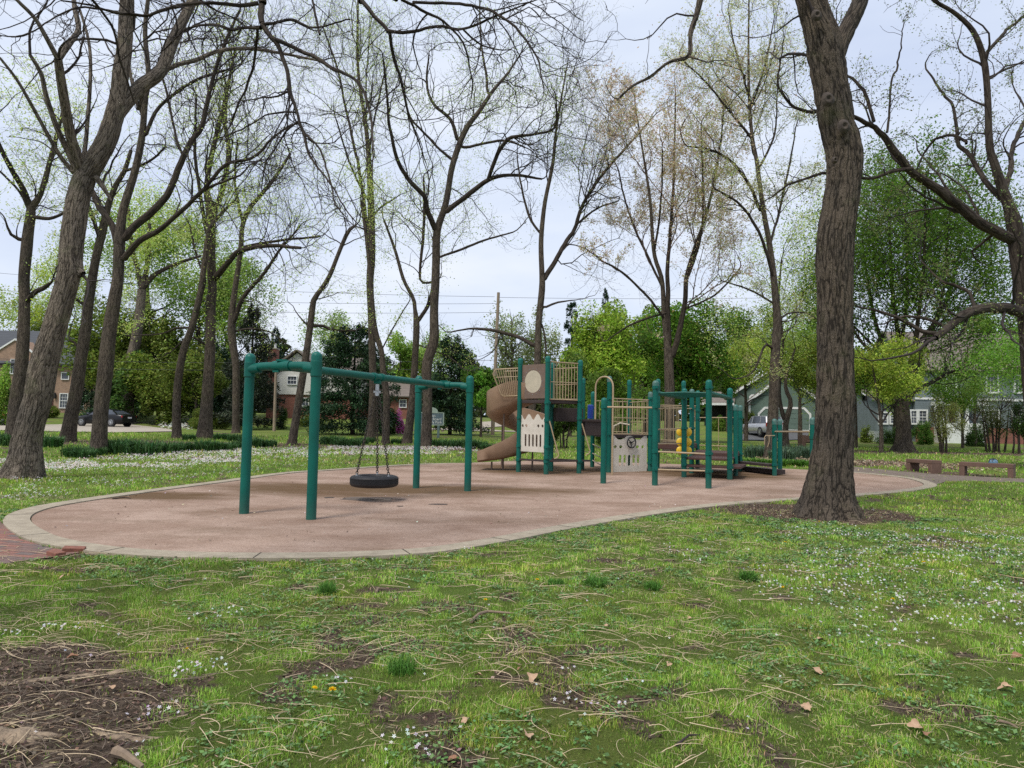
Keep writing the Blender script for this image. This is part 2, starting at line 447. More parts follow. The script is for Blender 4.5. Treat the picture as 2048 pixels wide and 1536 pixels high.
def rubber_mat():
    m, nt, b, _ = newmat('poured_rubber')
    v = geo_pos(nt)
    gr = ramp(nt, noise(nt, v, 190, 3, .9), [(.3, (.17, .115, .095)), (.5, (.37, .272, .218)), (.68, (.56, .455, .39))])
    mid = ramp(nt, noise(nt, v, 28, 6, .8), [(.3, (.72, .70, .68)), (.6, (1.1, 1.08, 1.05))])
    c = mixc(nt, 1.0, gr.outputs[0], mid.outputs[0], 'MULTIPLY')
    big = ramp(nt, noise(nt, v, .8, 6, .65), [(.35, (.74, .68, .64)), (.65, (1.06, 1.05, 1.05))])
    c = mixc(nt, 1.0, c, big.outputs[0], 'MULTIPLY')
    # mossy brown stain along the far edge; same brown ovals under the climbing frame
    mp = N(nt, 'ShaderNodeMapping'); mp.inputs['Scale'].default_value = (.35, .8, 1); nt.links.new(v, mp.inputs[0])
    mo = noise(nt, mp.outputs[0], 1.1, 7, .7)
    sx = N(nt, 'ShaderNodeSeparateXYZ'); nt.links.new(v, sx.inputs[0])
    def band(x0, y0, rx, ry):
        a = N(nt, 'ShaderNodeMath', operation='MULTIPLY_ADD'); nt.links.new(sx.outputs[0], a.inputs[0]); a.inputs[1].default_value = 1 / rx; a.inputs[2].default_value = -x0 / rx
        c_ = N(nt, 'ShaderNodeMath', operation='MULTIPLY_ADD'); nt.links.new(sx.outputs[1], c_.inputs[0]); c_.inputs[1].default_value = 1 / ry; c_.inputs[2].default_value = -y0 / ry
        cb = N(nt, 'ShaderNodeCombineXYZ'); nt.links.new(a.outputs[0], cb.inputs[0]); nt.links.new(c_.outputs[0], cb.inputs[1])
        ln = N(nt, 'ShaderNodeVectorMath', operation='LENGTH'); nt.links.new(cb.outputs[0], ln.inputs[0])
        r_ = ramp(nt, ln.outputs['Value'], [(0.15, .56), (1.0, 0.0)]); return r_.outputs[0]
    tot = None
    for q in ((-3.6, 15.2, 4.2, 2.0), (-1.4, 15.6, 3.6, 1.5), (1.0, 22.5, 3.5, 3.0), (6.2, 21.6, 3.2, 2.6), (-7.0, 13.3, 2.5, 1.0)):
        o = band(*q)
        if tot is None: tot = o
        else:
            mxx = N(nt, 'ShaderNodeMath', operation='MAXIMUM'); nt.links.new(tot, mxx.inputs[0]); nt.links.new(o, mxx.inputs[1]); tot = mxx.outputs[0]
    ad = N(nt, 'ShaderNodeMath', operation='ADD'); nt.links.new(tot, ad.inputs[0]); nt.links.new(mo, ad.inputs[1])
    f = ramp(nt, ad.outputs[0], [(.50, 0.0), (.86, .92)])
    c = mixc(nt, f.outputs[0], c, (.105, .062, .028))
    st = ramp(nt, noise(nt, v, 4.0, 7, .75), [(.58, 0.0), (.72, .5)])
    c = mixc(nt, st.outputs[0], c, (.13, .10, .075))
    mp2 = N(nt, 'ShaderNodeMapping'); mp2.inputs['Scale'].default_value = (.5, 1.6, 1); nt.links.new(v, mp2.inputs[0])
    st2 = ramp(nt, noise(nt, mp2.outputs[0], 1.3, 8, .7, .6), [(.52, 0.0), (.64, .38)])
    c = mixc(nt, st2.outputs[0], c, (.20, .12, .085))
    st3 = ramp(nt, noise(nt, v, 11, 4, .8), [(.68, 0.0), (.74, .55)])
    c = mixc(nt, st3.outputs[0], c, (.09, .065, .05))
    nt.links.new(c, b.inputs['Base Color']); b.inputs['Roughness'].default_value = .95; b.inputs['Specular IOR Level'].default_value = .15
    bump(nt, b, noise(nt, v, 170, 3, .8), .5, .008)
    return m
def concrete_mat(name, a, c, sc=5):
    m, nt, b, _ = newmat(name); v = geo_pos(nt)
    r1 = ramp(nt, noise(nt, v, sc, 8, .7), [(.3, a), (.7, c)])
    r2 = ramp(nt, noise(nt, v, 120, 3, .8), [(.3, (.8, .8, .8)), (.7, (1.12, 1.12, 1.12))])
    nt.links.new(mixc(nt, 1.0, r1.outputs[0], r2.outputs[0], 'MULTIPLY'), b.inputs['Base Color'])
    b.inputs['Roughness'].default_value = .9; bump(nt, b, noise(nt, v, 60, 6, .7), .3, .01); return m
M['conc'] = concrete_mat('old_concrete', (.42, .36, .265), (.25, .205, .15))
M['drive'] = concrete_mat('driveway_concrete', (.42, .37, .30), (.34, .29, .235), 1.0)
M['asphalt'] = concrete_mat('asphalt_surface', (.11, .11, .115), (.075, .075, .08), 2)
M['pathm'] = concrete_mat('trodden_path', (.20, .155, .125), (.115, .085, .066), 3)
M['benchm'] = concrete_mat('red_brown_concrete', (.17, .10, .072), (.115, .068, .05), 4)

s = drape('play_surface', surf_edge, .012, rubber_mat())
# concrete border as a raised ring with a visible step on both sides
mb = MB(); n = len(border_out)
for i in range(n):
    for p, z in ((border_out[i], -.12), (border_out[i], .028), (border_in[i], .028), (border_in[i], -.03)):
        mb.v.append((p[0], p[1], z))
for i in range(n):
    j = (i + 1) % n
    for k in range(3): mb.f.append((i * 4 + k, j * 4 + k, j * 4 + k + 1, i * 4 + k + 1))
tag(mb.build('play_surface_kerb', M['conc'], smooth=True, ang=30), kind='structure')
mb = MB(); per = 0.0
for i in range(n):
    a, b = Vector(border_out[i]), Vector(border_out[(i + 1) % n]); seg = (b - a).length
    if per + seg > 1.6:
        per = 0.0; c, d = a, Vector(border_in[i]); t = (b - a).normalized() * .007
        mb.add([(c.x - t.x, c.y - t.y, .0315), (c.x + t.x, c.y + t.y, .0315), (d.x + t.x, d.y + t.y, .0315), (d.x - t.x, d.y - t.y, .0315)], [(0, 1, 2, 3)])
    else: per += seg
tag(mb.build('kerb_joint', simple('joint_dirt', (.09, .075, .055), (.05, .04, .03), .95, 20, coords='pos'), smooth=False), kind='structure')
tag(drape('footpath', path_poly, .012, M['pathm']), kind='structure')

def brick_mat(name, c1, c2, mortar, scale, rot=0, w=.5, h=.25, vec='pos', msize=.02):
    m, nt, b, _ = newmat(name)
    v = geo_pos(nt) if vec == 'pos' else objc(nt)
    mp = N(nt, 'ShaderNodeMapping'); mp.inputs['Rotation'].default_value = rot if isinstance(rot, tuple) else (0, 0, rot); nt.links.new(v, mp.inputs[0])
    t = N(nt, 'ShaderNodeTexBrick', Scale=scale); t.inputs['Mortar Size'].default_value = msize; t.inputs['Brick Width'].default_value = w; t.inputs['Row Height'].default_value = h
    t.inputs['Color1'].default_value = (*c1, 1); t.inputs['Color2'].default_value = (*c2, 1); t.inputs['Mortar'].default_value = (*mortar, 1)
    nt.links.new(mp.outputs[0], t.inputs['Vector'])
    r2 = ramp(nt, noise(nt, v, 3 if vec != 'pos' else 18, 6, .7), [(.3, (.75, .75, .75)), (.7, (1.15, 1.15, 1.15))])
    nt.links.new(mixc(nt, 1.0, t.outputs[0], r2.outputs[0], 'MULTIPLY'), b.inputs['Base Color'])
    b.inputs['Roughness'].default_value = .9; bump(nt, b, t.outputs['Fac'], -.5, .01); return m
M['paver'] = brick_mat('brick_pavers', (.26, .11, .08), (.14, .11, .10), (.045, .033, .025), 2.5, R(14), .55, .26, msize=.012)
drape('brick_path', brick_poly, .010, M['paver'])
M['looseb'] = simple('loose_brick', (.26, .10, .065), (.15, .065, .045), .85, 20, coords='pos', bmp=.3)
for (px, py, rz, tl, lab) in ((148, 1104, .35, .10, 'red brick tilted up beside the concrete edge of the play area'), (112, 1113, -.6, .02, 'loose grey red brick lying at the tip of the brick paving')):
    g = G(px, py); mb = MB().box((0, 0, 0), (.21, .105, .065))
    o = mb.build('loose_brick', M['looseb'], bevel=.005); o.location = (g.x, g.y, .022); o.rotation_euler = (tl, tl * .7, rz); tag(o, lab, 'brick')

# driveways and street beyond the park
def pxpoly(pts): return [tuple(G(*p))[:2] for p in pts]
drape('driveway_sedan', pxpoly([(-150, 850), (150, 848), (262, 850), (300, 854), (342, 860), (345, 864), (230, 866), (100, 864), (-150, 858)]), .05, M['drive'], 3)
drape('driveway_garage', pxpoly([(1520, 859.5), (1615, 861), (1618, 870), (1600, 880), (1560, 882), (1484, 881.5), (1480, 874), (1486, 868)]), .05, M['asphalt'], 3)
drape('road_side_street', pxpoly([(855, 857.5), (960, 856.5), (1000, 862), (1040, 862.5), (1040, 864.5), (960, 863), (855, 859.5)]), .05, M['drive'], 3)
drape('driveway_far', pxpoly([(962, 845), (1100, 843), (1100, 850), (1020, 853), (962, 857)]), .07, M['drive'], 3)

# worn-through spots in the rubber
def blob(name, px, py, rx, ry, rz, seed, mat):
    g = G(px, py); pts = []
    for i in range(36):
        a = 2 * math.pi * i / 36; r = .45 + 1.0 * float(fbm(math.cos(a) * 1.7 + seed, math.sin(a) * 1.7, seed, 3))
        x, y = math.cos(a) * rx * r, math.sin(a) * ry * r
        pts.append((g.x + x * math.cos(rz) - y * math.sin(rz), g.y + x * math.sin(rz) + y * math.cos(rz)))
    drape(name, pts, .016, mat)
M['worn'] = simple('worn_rubber', (.035, .028, .026), (.06, .045, .04), .95, 12, coords='pos')
M['worn2'] = simple('stained_rubber', (.14, .105, .085), (.10, .08, .066), .95, 12, coords='pos')
for a in ((752, 1001, .16, .07, .2, 3), (658, 996.5, .12, .07, .9, 5), (877, 1010, .20, .09, .25, 7), (800, 1014, .06, .05, 0, 9), (795, 1000, .14, .035, 0, 11), (1238, 952, .14, .16, 0, 13), (1262, 947, .1, .1, 0, 15)):
    blob('play_surface_patch', *a, M['worn'])
blob('play_surface_stain', 728, 999.6, .55, .28, 0, 21, M['worn2'])
# ---------------------------------------------------------------- grass and ground cover
def tint_of(cols, wts, n, jit=.18, rng=RNG):
    cols = np.array(cols); k = rng.choice(len(cols), n, p=np.array(wts) / sum(wts))
    c = cols[k] * (1 + jit * rng.normal(size=(n, 1))); c = c * (1 + .08 * rng.normal(size=(n, 3)))
    return np.clip(c, .003, .9)
def scatter(y0, y1, dens, wide=.82, pad=.6):
    """random ground points inside the wedge the park lawn occupies"""
    out = []
    ys = np.linspace(y0, y1, max(2, int((y1 - y0) * 2)))
    for a, b in zip(ys[:-1], ys[1:]):
        w = wide * b + pad; n = int(2 * w * (b - a) * dens)
        out.append(np.stack([RNG.uniform(-w, w, n), RNG.uniform(a, b, n)], 1))
    p = np.concatenate(out)
    return p
def blocked(p):
    b = inpoly(p[:, 0], p[:, 1], border_out)
    b |= inpoly(p[:, 0], p[:, 1], path_poly) & (RNG.random(len(p)) > .06)
    b |= inpoly(p[:, 0], p[:, 1], brick_poly) & (RNG.random(len(p)) > .01)
    return b
def gz(x, y):
    return terr(y) + .02 * (fbm(x * .8, y * .8, 4, 3) - .5) * 2 * sstep(2, 6, y)

def blades(p, h, w, lean=.5, hj=.35):
    n = len(p); a = RNG.uniform(0, 2 * np.pi, n); la = RNG.uniform(0, 2 * np.pi, n)
    hh = h * np.clip(1 + hj * RNG.normal(size=n), .3, 2.2); ln = hh * lean * np.abs(RNG.normal(size=n))
    z = gz(p[:, 0], p[:, 1]) - .004
    side = np.stack([np.cos(a), np.sin(a), 0 * a], 1) * (np.broadcast_to(w, n)[:, None] * .5)
    b = np.stack([p[:, 0], p[:, 1], z], 1); d = np.stack([np.cos(la), np.sin(la), 0 * la], 1) * ln[:, None]
    up = np.array([0, 0, 1.0])
    m = b + d * .35 + up * (hh * .6)[:, None]; t = b + d * 1.1 + up * (hh * np.clip(1 - .35 * ln / hh, .3, 1))[:, None]
    V = np.stack([b - side, b + side, m + side * .8, m - side * .8, t], 1).reshape(-1, 3)
    k = np.arange(n)[:, None] * 5
    return V, k + np.array([0, 1, 2, 3]), k + np.array([3, 2, 4])
GCOL = [(.19, .35, .04), (.28, .44, .065), (.13, .25, .03), (.37, .42, .12), (.60, .50, .29)]
def make_grass(name, y0, y1, dens, h, w, wide=.82):
    p = scatter(y0, y1, dens, wide)
    p = p[~blocked(p)]
    s = soil_mask(p[:, 0], p[:, 1])
    cl = fbm(p[:, 0] * 5, p[:, 1] * 5, 31, 3)
    keep = RNG.random(len(p)) > np.clip(s * 1.02, 0, .975)
    keep &= RNG.random(len(p)) < np.clip(.55 + 2.4 * (cl - .36), .42, 1)
    p = p[keep]; cl = cl[keep]; n = len(p)
    big = fbm(p[:, 0] * .9, p[:, 1] * .9, 41, 3)
    V, q, t = blades(p, h * (.50 + 1.15 * sstep(.25, .75, cl)), w)
    c = tint_of(GCOL, [.36, .27, .14, .14, .09], n)
    c *= ((.72 + .5 * big) * (.62 + .62 * sstep(.3, .7, cl)))[:, None] * np.array([1.0, 1.0, 1.0])
    yel = sstep(.55, .75, fbm(p[:, 0] * 1.3, p[:, 1] * 1.3, 51, 3))[:, None]
    c = c * (1 - yel * .35) + c * np.array([1.5, 1.08, .8]) * yel * .35
    C = np.ones((n * 5, 4)); C[:, :3] = np.repeat(c, 5, 0)
    o = np_mesh(name, V, [q, t], M['grassm'], attrs={'tint': ('FLOAT_COLOR', C)})
    tag(o, kind='stuff'); return o
make_grass('grass', 2.2, 4.6, 19000, .019, .0030)
make_grass('grass', 4.6, 6.5, 10500, .022, .0038)
make_grass('grass', 6.5, 12.5, 4200, .026, .0065)
make_grass('grass', 12.5, 24, 640, .036, .013)
make_grass('grass', 24, 44, 90, .065, .03)

p = scatter(2.3, 13, 420); p = p[~blocked(p)]; q_ = fbm(p[:, 0] * 1.7, p[:, 1] * 1.7, 91, 3); p = p[RNG.random(len(p)) < sstep(.35, .62, q_)]
n_ = len(p); c_ = np.stack([p[:, 0], p[:, 1], gz(p[:, 0], p[:, 1]) + RNG.uniform(.006, .03, n_)], 1)
def _lq(c, d, up, L, W):
    s = np.cross(d, up); s /= np.linalg.norm(s, axis=1, keepdims=True) + 1e-9
    V = np.stack([c - d * L[:, None] * .5, c + s * W[:, None] * .5, c + d * L[:, None] * .5, c - s * W[:, None] * .5], 1).reshape(-1, 3)
    return V, np.arange(len(c))[:, None] * 4 + np.arange(4)
_d = RNG.normal(size=(n_, 3)); _d[:, 2] *= .12; _d /= np.linalg.norm(_d, axis=1, keepdims=True)
_V, _F = _lq(c_, _d, np.array([[0, 0, 1.0]]) + RNG.normal(size=(n_, 3)) * .3, RNG.uniform(.03, .10, n_), RNG.uniform(.0025, .005, n_) * np.clip(p[:, 1] / 6, 1, 1.8))
_c = tint_of([(.52, .42, .26), (.40, .31, .19), (.28, .20, .13), (.44, .44, .2)], [.4, .3, .15, .15], n_); _C = np.ones((n_ * 4, 4)); _C[:, :3] = np.repeat(_c, 4, 0)
tag(np_mesh('dead_grass', _V, [_F], M['grassm'], attrs={'tint': ('FLOAT_COLOR', _C)}), kind='stuff')
# longer grass tufts and broad-leaved weeds
def tuft_thing(px, py, nb, h, rad, label, col=(.08, .19, .03)):
    g = G(px, py); a = RNG.uniform(0, 2 * np.pi, nb); r = rad * np.sqrt(RNG.random(nb)) * .6
    p = np.stack([g.x + np.cos(a) * r, g.y + np.sin(a) * r], 1)
    V, q, t = blades(p, h, max(.004, .0011 * g.y), .75, .25)
    c = tint_of([col, tuple(1.5 * k for k in col)], [.7, .3], nb); C = np.ones((nb * 5, 4)); C[:, :3] = np.repeat(c, 5, 0)
    o = np_mesh('grass_tuft', V - np.array([g.x, g.y, 0]), [q, t], M['grassm'], attrs={'tint': ('FLOAT_COLOR', C)})
    o.location = (g.x, g.y, 0); tag(o, label, 'grass tuft'); return o
for t in ((655, 1192, 420, .10, .11, 'dark green grass tuft nearest the rubber surface edge'), (1112, 1172, 260, .07, .12, 'wide grass tuft beside the dandelion, with spreading thin blades'),
          (1192, 1172, 420, .085, .16, 'broad pale green grass tuft between two smaller tufts'), (1305, 1178, 300, .07, .12, 'small dark grass tuft with a tan leaf next to it'),
          (1496, 1160, 380, .10, .13, 'upright grass tuft in the middle of the lawn before the big trunk'), (802, 1345, 300, .09, .13, 'blue green wispy grass tuft in front of the stick')):
    tuft_thing(*t)
for (px, py) in ((1100, 1165), (20, 1140), (60, 1400)): pass

def leafquads(c, d, up, L, W):
    """rhombic leaves: c centre, d direction, up leaf normal-ish"""
    s = np.cross(d, up); s /= np.linalg.norm(s, axis=1, keepdims=True) + 1e-9
    L = np.broadcast_to(L, len(c))[:, None]; W = np.broadcast_to(W, len(c))[:, None]
    V = np.stack([c - d * L * .5, c + s * W * .5, c + d * L * .5, c - s * W * .5], 1).reshape(-1, 3)
    return V, np.arange(len(c))[:, None] * 4 + np.arange(4)
def unit(v): return v / (np.linalg.norm(v, axis=1, keepdims=True) + 1e-9)
def randdir(n, flat=1.0):
    v = RNG.normal(size=(n, 3)); v[:, 2] *= flat; return unit(v)
def cols4(c, k):
    C = np.ones((len(c) * k, 4)); C[:, :3] = np.repeat(c, k, 0); return C

# weeds (clover, plantain)
p = scatter(2.3, 12, 170); p = p[~blocked(p)]
f = fbm(p[:, 0] * 1.6, p[:, 1] * 1.6, 61, 3); p = p[(f > .50) & (soil_mask(p[:, 0], p[:, 1]) < .93)]
rep = 6; q = np.repeat(p, rep, 0) + RNG.normal(size=(len(p) * rep, 2)) * .022
z = gz(q[:, 0], q[:, 1]) + RNG.uniform(.008, .032, len(q))
c3 = np.stack([q[:, 0], q[:, 1], z], 1)
sz = RNG.uniform(.008, .022, len(q)) * np.clip(q[:, 1] / 6, 1, 1.8)
V, Fq = leafquads(c3, randdir(len(q), .35), np.array([[0, 0, 1.0]]) + RNG.normal(size=(len(q), 3)) * .35, sz * 1.5, sz)
np_o = np_mesh('ground_weeds', V, [Fq], M['grassm'], attrs={'tint': ('FLOAT_COLOR', cols4(tint_of([(.14, .25, .08), (.19, .30, .12), (.09, .19, .05)], [.5, .25, .25], len(q)), 4))})
tag(np_o, kind='stuff')

# bark and leaf mulch, soil crumbs
def chips(name, p, zlo, zhi, s0, s1, cols, w):
    n = len(p); z = gz(p[:, 0], p[:, 1]) + RNG.uniform(zlo, zhi, n)
    sz = RNG.uniform(s0, s1, n)
    V, Fq = leafquads(np.stack([p[:, 0], p[:, 1], z], 1), randdir(n, .35), np.array([[0, 0, 1.0]]) + RNG.normal(size=(n, 3)) * .6, sz, sz * RNG.uniform(.2, .8, n))
    o = np_mesh(name, V, [Fq], M['petal'], attrs={'tint': ('FLOAT_COLOR', cols4(tint_of(cols, w, n), 4))}); tag(o, kind='stuff'); return o
BR = [(.10, .07, .048), (.17, .12, .085), (.27, .19, .135), (.045, .032, .024), (.48, .37, .26)]
p = scatter(2.3, 14, 2200); p = p[~blocked(p)]; s = soil_mask(p[:, 0], p[:, 1]); p = p[(RNG.random(len(p)) < s ** 1.5)]
chips('mulch', p, 0, .014, .008, .036, BR, [.35, .3, .15, .15, .04])
p = scatter(14, 42, 70); p = p[~blocked(p)]; s = soil_mask(p[:, 0], p[:, 1]); p = p[(RNG.random(len(p)) < s ** 1.3)]
chips('mulch', p, 0, .03, .03, .10, BR, [.3, .3, .2, .1, .16])
# pale leaf litter behind the play area, beside the bench
n = 5200; p = np.stack([RNG.uniform(10.5, 18.5, n), RNG.normal(0, .9, n)], 1); p[:, 1] += 28.8 - .25 * (p[:, 0] - 14)
chips('leaf_litter', p, .0, .10, .05, .13, [(.42, .32, .22), (.30, .21, .14), (.52, .43, .33), (.12, .08, .05)], [.35, .3, .2, .2])
# petal and scrap litter on the rubber
p = scatter(8, 26, 6); p = p[inpoly(p[:, 0], p[:, 1], inset(border_in, .1))]
o = chips('surface_litter', p, .016, .02, .015, .05, [(.5, .4, .3), (.2, .14, .1), (.7, .65, .6)], [.4, .4, .2])

# tiny white flowers
def flowers(name, p, hz, size, petals, cols=((.82, .80, .82), (.72, .66, .74))):
    n = len(p); z = gz(p[:, 0], p[:, 1]) + hz * RNG.uniform(.4, 1.2, n); c0 = np.stack([p[:, 0], p[:, 1], z], 1)
    nrm = unit(np.array([[0, -.45, 1.0]]) + RNG.normal(size=(n, 3)) * .35)
    a0 = RNG.uniform(0, 6.28, n); sz = size * RNG.uniform(.7, 1.25, n)
    u = unit(np.cross(nrm, RNG.normal(size=(n, 3)))); v = np.cross(nrm, u)
    Vs, tint = [], tint_of(cols, [.7, .3], n, .04)
    for k in range(petals):
        a = a0 + 2 * np.pi * k / petals
        d = u * np.cos(a)[:, None] + v * np.sin(a)[:, None]
        Vq, _ = leafquads(c0 + d * (sz * .28)[:, None], d, nrm, sz * .55, sz * (.26 if petals > 2 else .6)); Vs.append(Vq.reshape(n, 4, 3))
    V = np.stack(Vs, 1).reshape(-1, 3); m = n * petals
    o = np_mesh(name, V, [np.arange(m)[:, None] * 4 + np.arange(4)], M['petal'], attrs={'tint': ('FLOAT_COLOR', cols4(np.repeat(tint, petals, 0), 4))})
    tag(o, kind='stuff'); return o
def in_px(poly_px, dens):
    poly = pxpoly(poly_px); a = np.array(poly); lo, hi = a.min(0), a.max(0)
    n = int((hi[0] - lo[0]) * (hi[1] - lo[1]) * dens); p = RNG.uniform(lo, hi, (n, 2))
    p = p[inpoly(p[:, 0], p[:, 1], poly)]
    return p[~inpoly(p[:, 0], p[:, 1], border_out)]
p = in_px([(-60, 920), (80, 921), (300, 908), (480, 899), (700, 894), (950, 896), (960, 908), (820, 912), (600, 916), (420, 930), (250, 945), (60, 955), (-60, 960)], 95)
f = fbm(p[:, 0] * .9, p[:, 1] * .9, 71, 4); p = p[RNG.random(len(p)) < sstep(.33, .6, f)]
flowers('white_flowers', p, .08, .056, 2, ((.70, .64, .62), (.55, .48, .48)))
p = in_px([(-80, 925), (300, 922), (620, 915), (640, 935), (430, 955), (250, 975), (100, 1000), (-80, 1030)], 34)
f = fbm(p[:, 0] * 1.1, p[:, 1] * 1.1, 75, 4); p = p[RNG.random(len(p)) < sstep(.42, .66, f)]
flowers('white_flowers', p, .08, .038, 3)
p = in_px([(640, 905), (960, 905), (960, 922), (700, 932), (640, 936)], 10); flowers('white_flowers', p, .04, .03, 3)
p = in_px([(1480, 1075), (1750, 1062), (2120, 1060), (2200, 1250), (2150, 1420), (1900, 1400), (1700, 1290), (1480, 1180)], 130)
f = fbm(p[:, 0] * 1.5, p[:, 1] * 1.5, 81, 4); ramp_x = sstep(1.2, 4.2, p[:, 0])
p = p[RNG.random(len(p)) < sstep(.34, .56, f) * (.12 + .88 * ramp_x)]
flowers('white_flowers', p, .055, .021, 5)
cl = []
for (px, py, n, r) in ((25, 1275, 9, .10), (90, 1262, 6, .07), (110, 1265, 7, .07), (165, 1262, 8, .09), (425, 1240, 8, .10), (450, 1228, 6, .08), (470, 1232, 6, .07), (385, 1345, 10, .12), (370, 1350, 7, .08), (425, 1335, 8, .08),
                       (335, 1430, 6, .07), (300, 1432, 5, .06), (275, 1509, 4, .06), (790, 1490, 5, .07), (825, 1488, 4, .06), (845, 1510, 3, .04), (1135, 1350, 4, .05), (1145, 1410, 5, .07), (1180, 1420, 4, .06), (1235, 1432, 5, .08), (1275, 1375, 4, .06),
                       (1370, 1105, 20, .35), (1395, 1125, 16, .3), (1600, 1060, 24, .4), (1660, 1052, 20, .35), (1580, 1062, 12, .2), (940, 1092, 12, .12), (920, 1102, 9, .12), (1430, 1090, 14, .3), (660, 1375, 4, .06)):
    g = G(px, py); cl.append(np.stack([g.x + RNG.normal(size=n) * r * .6, g.y + RNG.normal(size=n) * r * .6], 1))
p = np.concatenate(cl); p = p[~inpoly(p[:, 0], p[:, 1], border_out)]
flowers('white_flowers', p, .055, .019, 5)
p = scatter(2.6, 20, 3); p = p[~blocked(p)]; flowers('white_flowers', p, .04, .018, 4)

# dandelions
def dandelion(px, py, label, s=.04):
    g = G(px, py); t = thing('dandelion', label, 'flower', (g.x, g.y, 0))
    mb = MB().tube([(0, 0, 0), (.004, 0, .03), (0, 0, .055)], .0016, 4); mb.build('stem', M['stemg'], t)
    V = []; n = 46
    a = RNG.uniform(0, 6.28, n); el = RNG.uniform(.05, 1.3, n)
    d = np.stack([np.cos(a) * np.cos(el), np.sin(a) * np.cos(el), np.sin(el) * .6], 1)
    V, Fq = leafquads(np.array([[0, 0, .055]]) + d * s * .25, d, randdir(n), s * .5, s * .16)
    o = np_mesh('bloom', V, [Fq], M['petal'], t, attrs={'tint': ('FLOAT_COLOR', cols4(tint_of([(.85, .62, .02), (.75, .48, .01)], [.7, .3], n, .05), 4))})
M['stemg'] = simple('green_stem', (.10, .17, .04), (.07, .12, .03), .6)
for d in ((628, 1397, 'yellow dandelion, the smaller of the pair by the dirt patch'), (664, 1400, 'yellow dandelion, the larger of the pair by the dirt patch', .05), (373, 1315, 'small dandelion almost hidden in the grass above the dirt patch', .025),
          (1074, 1171, 'dandelion beside the wide grass tuft'), (971, 1213, 'dandelion just beyond the bent stick'), (1639, 1050, 'dandelion at the foot of the mulch round the big trunk'),
          (1571, 1093, 'small dandelion in white flowers short of the mulch bed', .045), (1847, 1134, 'dandelion in the thick of the white flowers', .05), (1786, 1211, 'orange yellow dandelion at the near edge of the white flowers', .04),
          (1565, 1187, 'flattened dandelion in plain grass beyond the tan leaves', .045), (1828, 1117, 'tiny dandelion farthest out in the white flowers', .03)):
    dandelion(*d)

# fallen leaf stalks: long pale curved stems all over the near lawn
def stalks(n, y0, y1, fr=1.0, mat='straw', name='leaf_stalk_litter', region=None, rs=1.0):
    Vs, Fs = [], []; off = 0; K = 9; S3 = 3
    done = 0; pool = []
    if region is not None:
        c_ = np.stack([RNG.uniform(-4.6, -.6, 6000), RNG.uniform(y0, y1, 6000)], 1); c_ = c_[np.abs(c_[:, 0]) < .8 * c_[:, 1] + .3]
        pool = list(c_[RNG.random(len(c_)) < .9 * soil_mask(c_[:, 0], c_[:, 1]) ** 2][:n]); n = len(pool)
    while done < n:
        y = RNG.uniform(y0, y1) if y1 < 7 else y0 + (y1 - y0) * RNG.random() ** 1.3
        x = RNG.uniform(-.8 * y - .3, .8 * y + .3)
        if region is None and x > .32 * y + .3 and RNG.random() < .72: continue
        if region is not None: x, y = pool[done]
        if region is None and bool(inpoly(np.array([x]), np.array([y]), border_out)[0]): continue
        L = RNG.uniform(.10, .40) * (1 if region is None else .6); cur = RNG.normal(0, 1.0) * 2.2 / max(L, .1) * .35; a = RNG.normal(0, .75) + (0 if RNG.random() < .5 else np.pi)
        ds = L / (K - 1); pts = []; r = rs * RNG.uniform(.0010, .0020) * (1.0 if y < 6 else 1.5)
        z0 = float(gz(np.array(x), np.array(y))); hump = RNG.uniform(.003, .018); cx, cy = x, y
        for i in range(K):
            t = i / (K - 1); pts.append((cx, cy, z0 + .016 + hump * math.sin(math.pi * t) + RNG.uniform(-.002, .002)))
            cx += math.cos(a) * ds; cy += math.sin(a) * ds; a += cur * ds * (1 + 1.2 * t)
        pts = np.array(pts); T = unit(np.gradient(pts, axis=0)); s = unit(np.cross(T, [0, 0, 1.0])); u = np.cross(s, T)
        rr = r * np.linspace(1.5, .6, K)[:, None]
        ring = np.stack([pts + (s * math.cos(b) + u * math.sin(b)) * rr for b in (0, 2.09, 4.19)], 1)
        Vs.append(ring.reshape(-1, 3)); i = np.arange(K - 1)[:, None] * 3
        Fs.append(np.concatenate([i + [j, (j + 1) % 3, 3 + (j + 1) % 3, 3 + j] for j in range(3)]) + off); off += K * 3; done += 1
    o = np_mesh(name, np.concatenate(Vs), [np.concatenate(Fs)], M[mat]); tag(o, kind='stuff')
stalks(400, 2.5, 5.2); stalks(850, 4.5, 11.5)
M['litter'] = simple('grey_twig_litter', (.26, .20, .15), (.12, .09, .065), .9, 6, coords='pos')
def _dirt(x, y):
    if x > -.6: return 0
    return .9 * float(soil_mask(np.array([x]), np.array([y]))[0]) ** 2
stalks(650, 2.6, 5.6, mat='litter', name='twig_litter', region=_dirt, rs=.75)

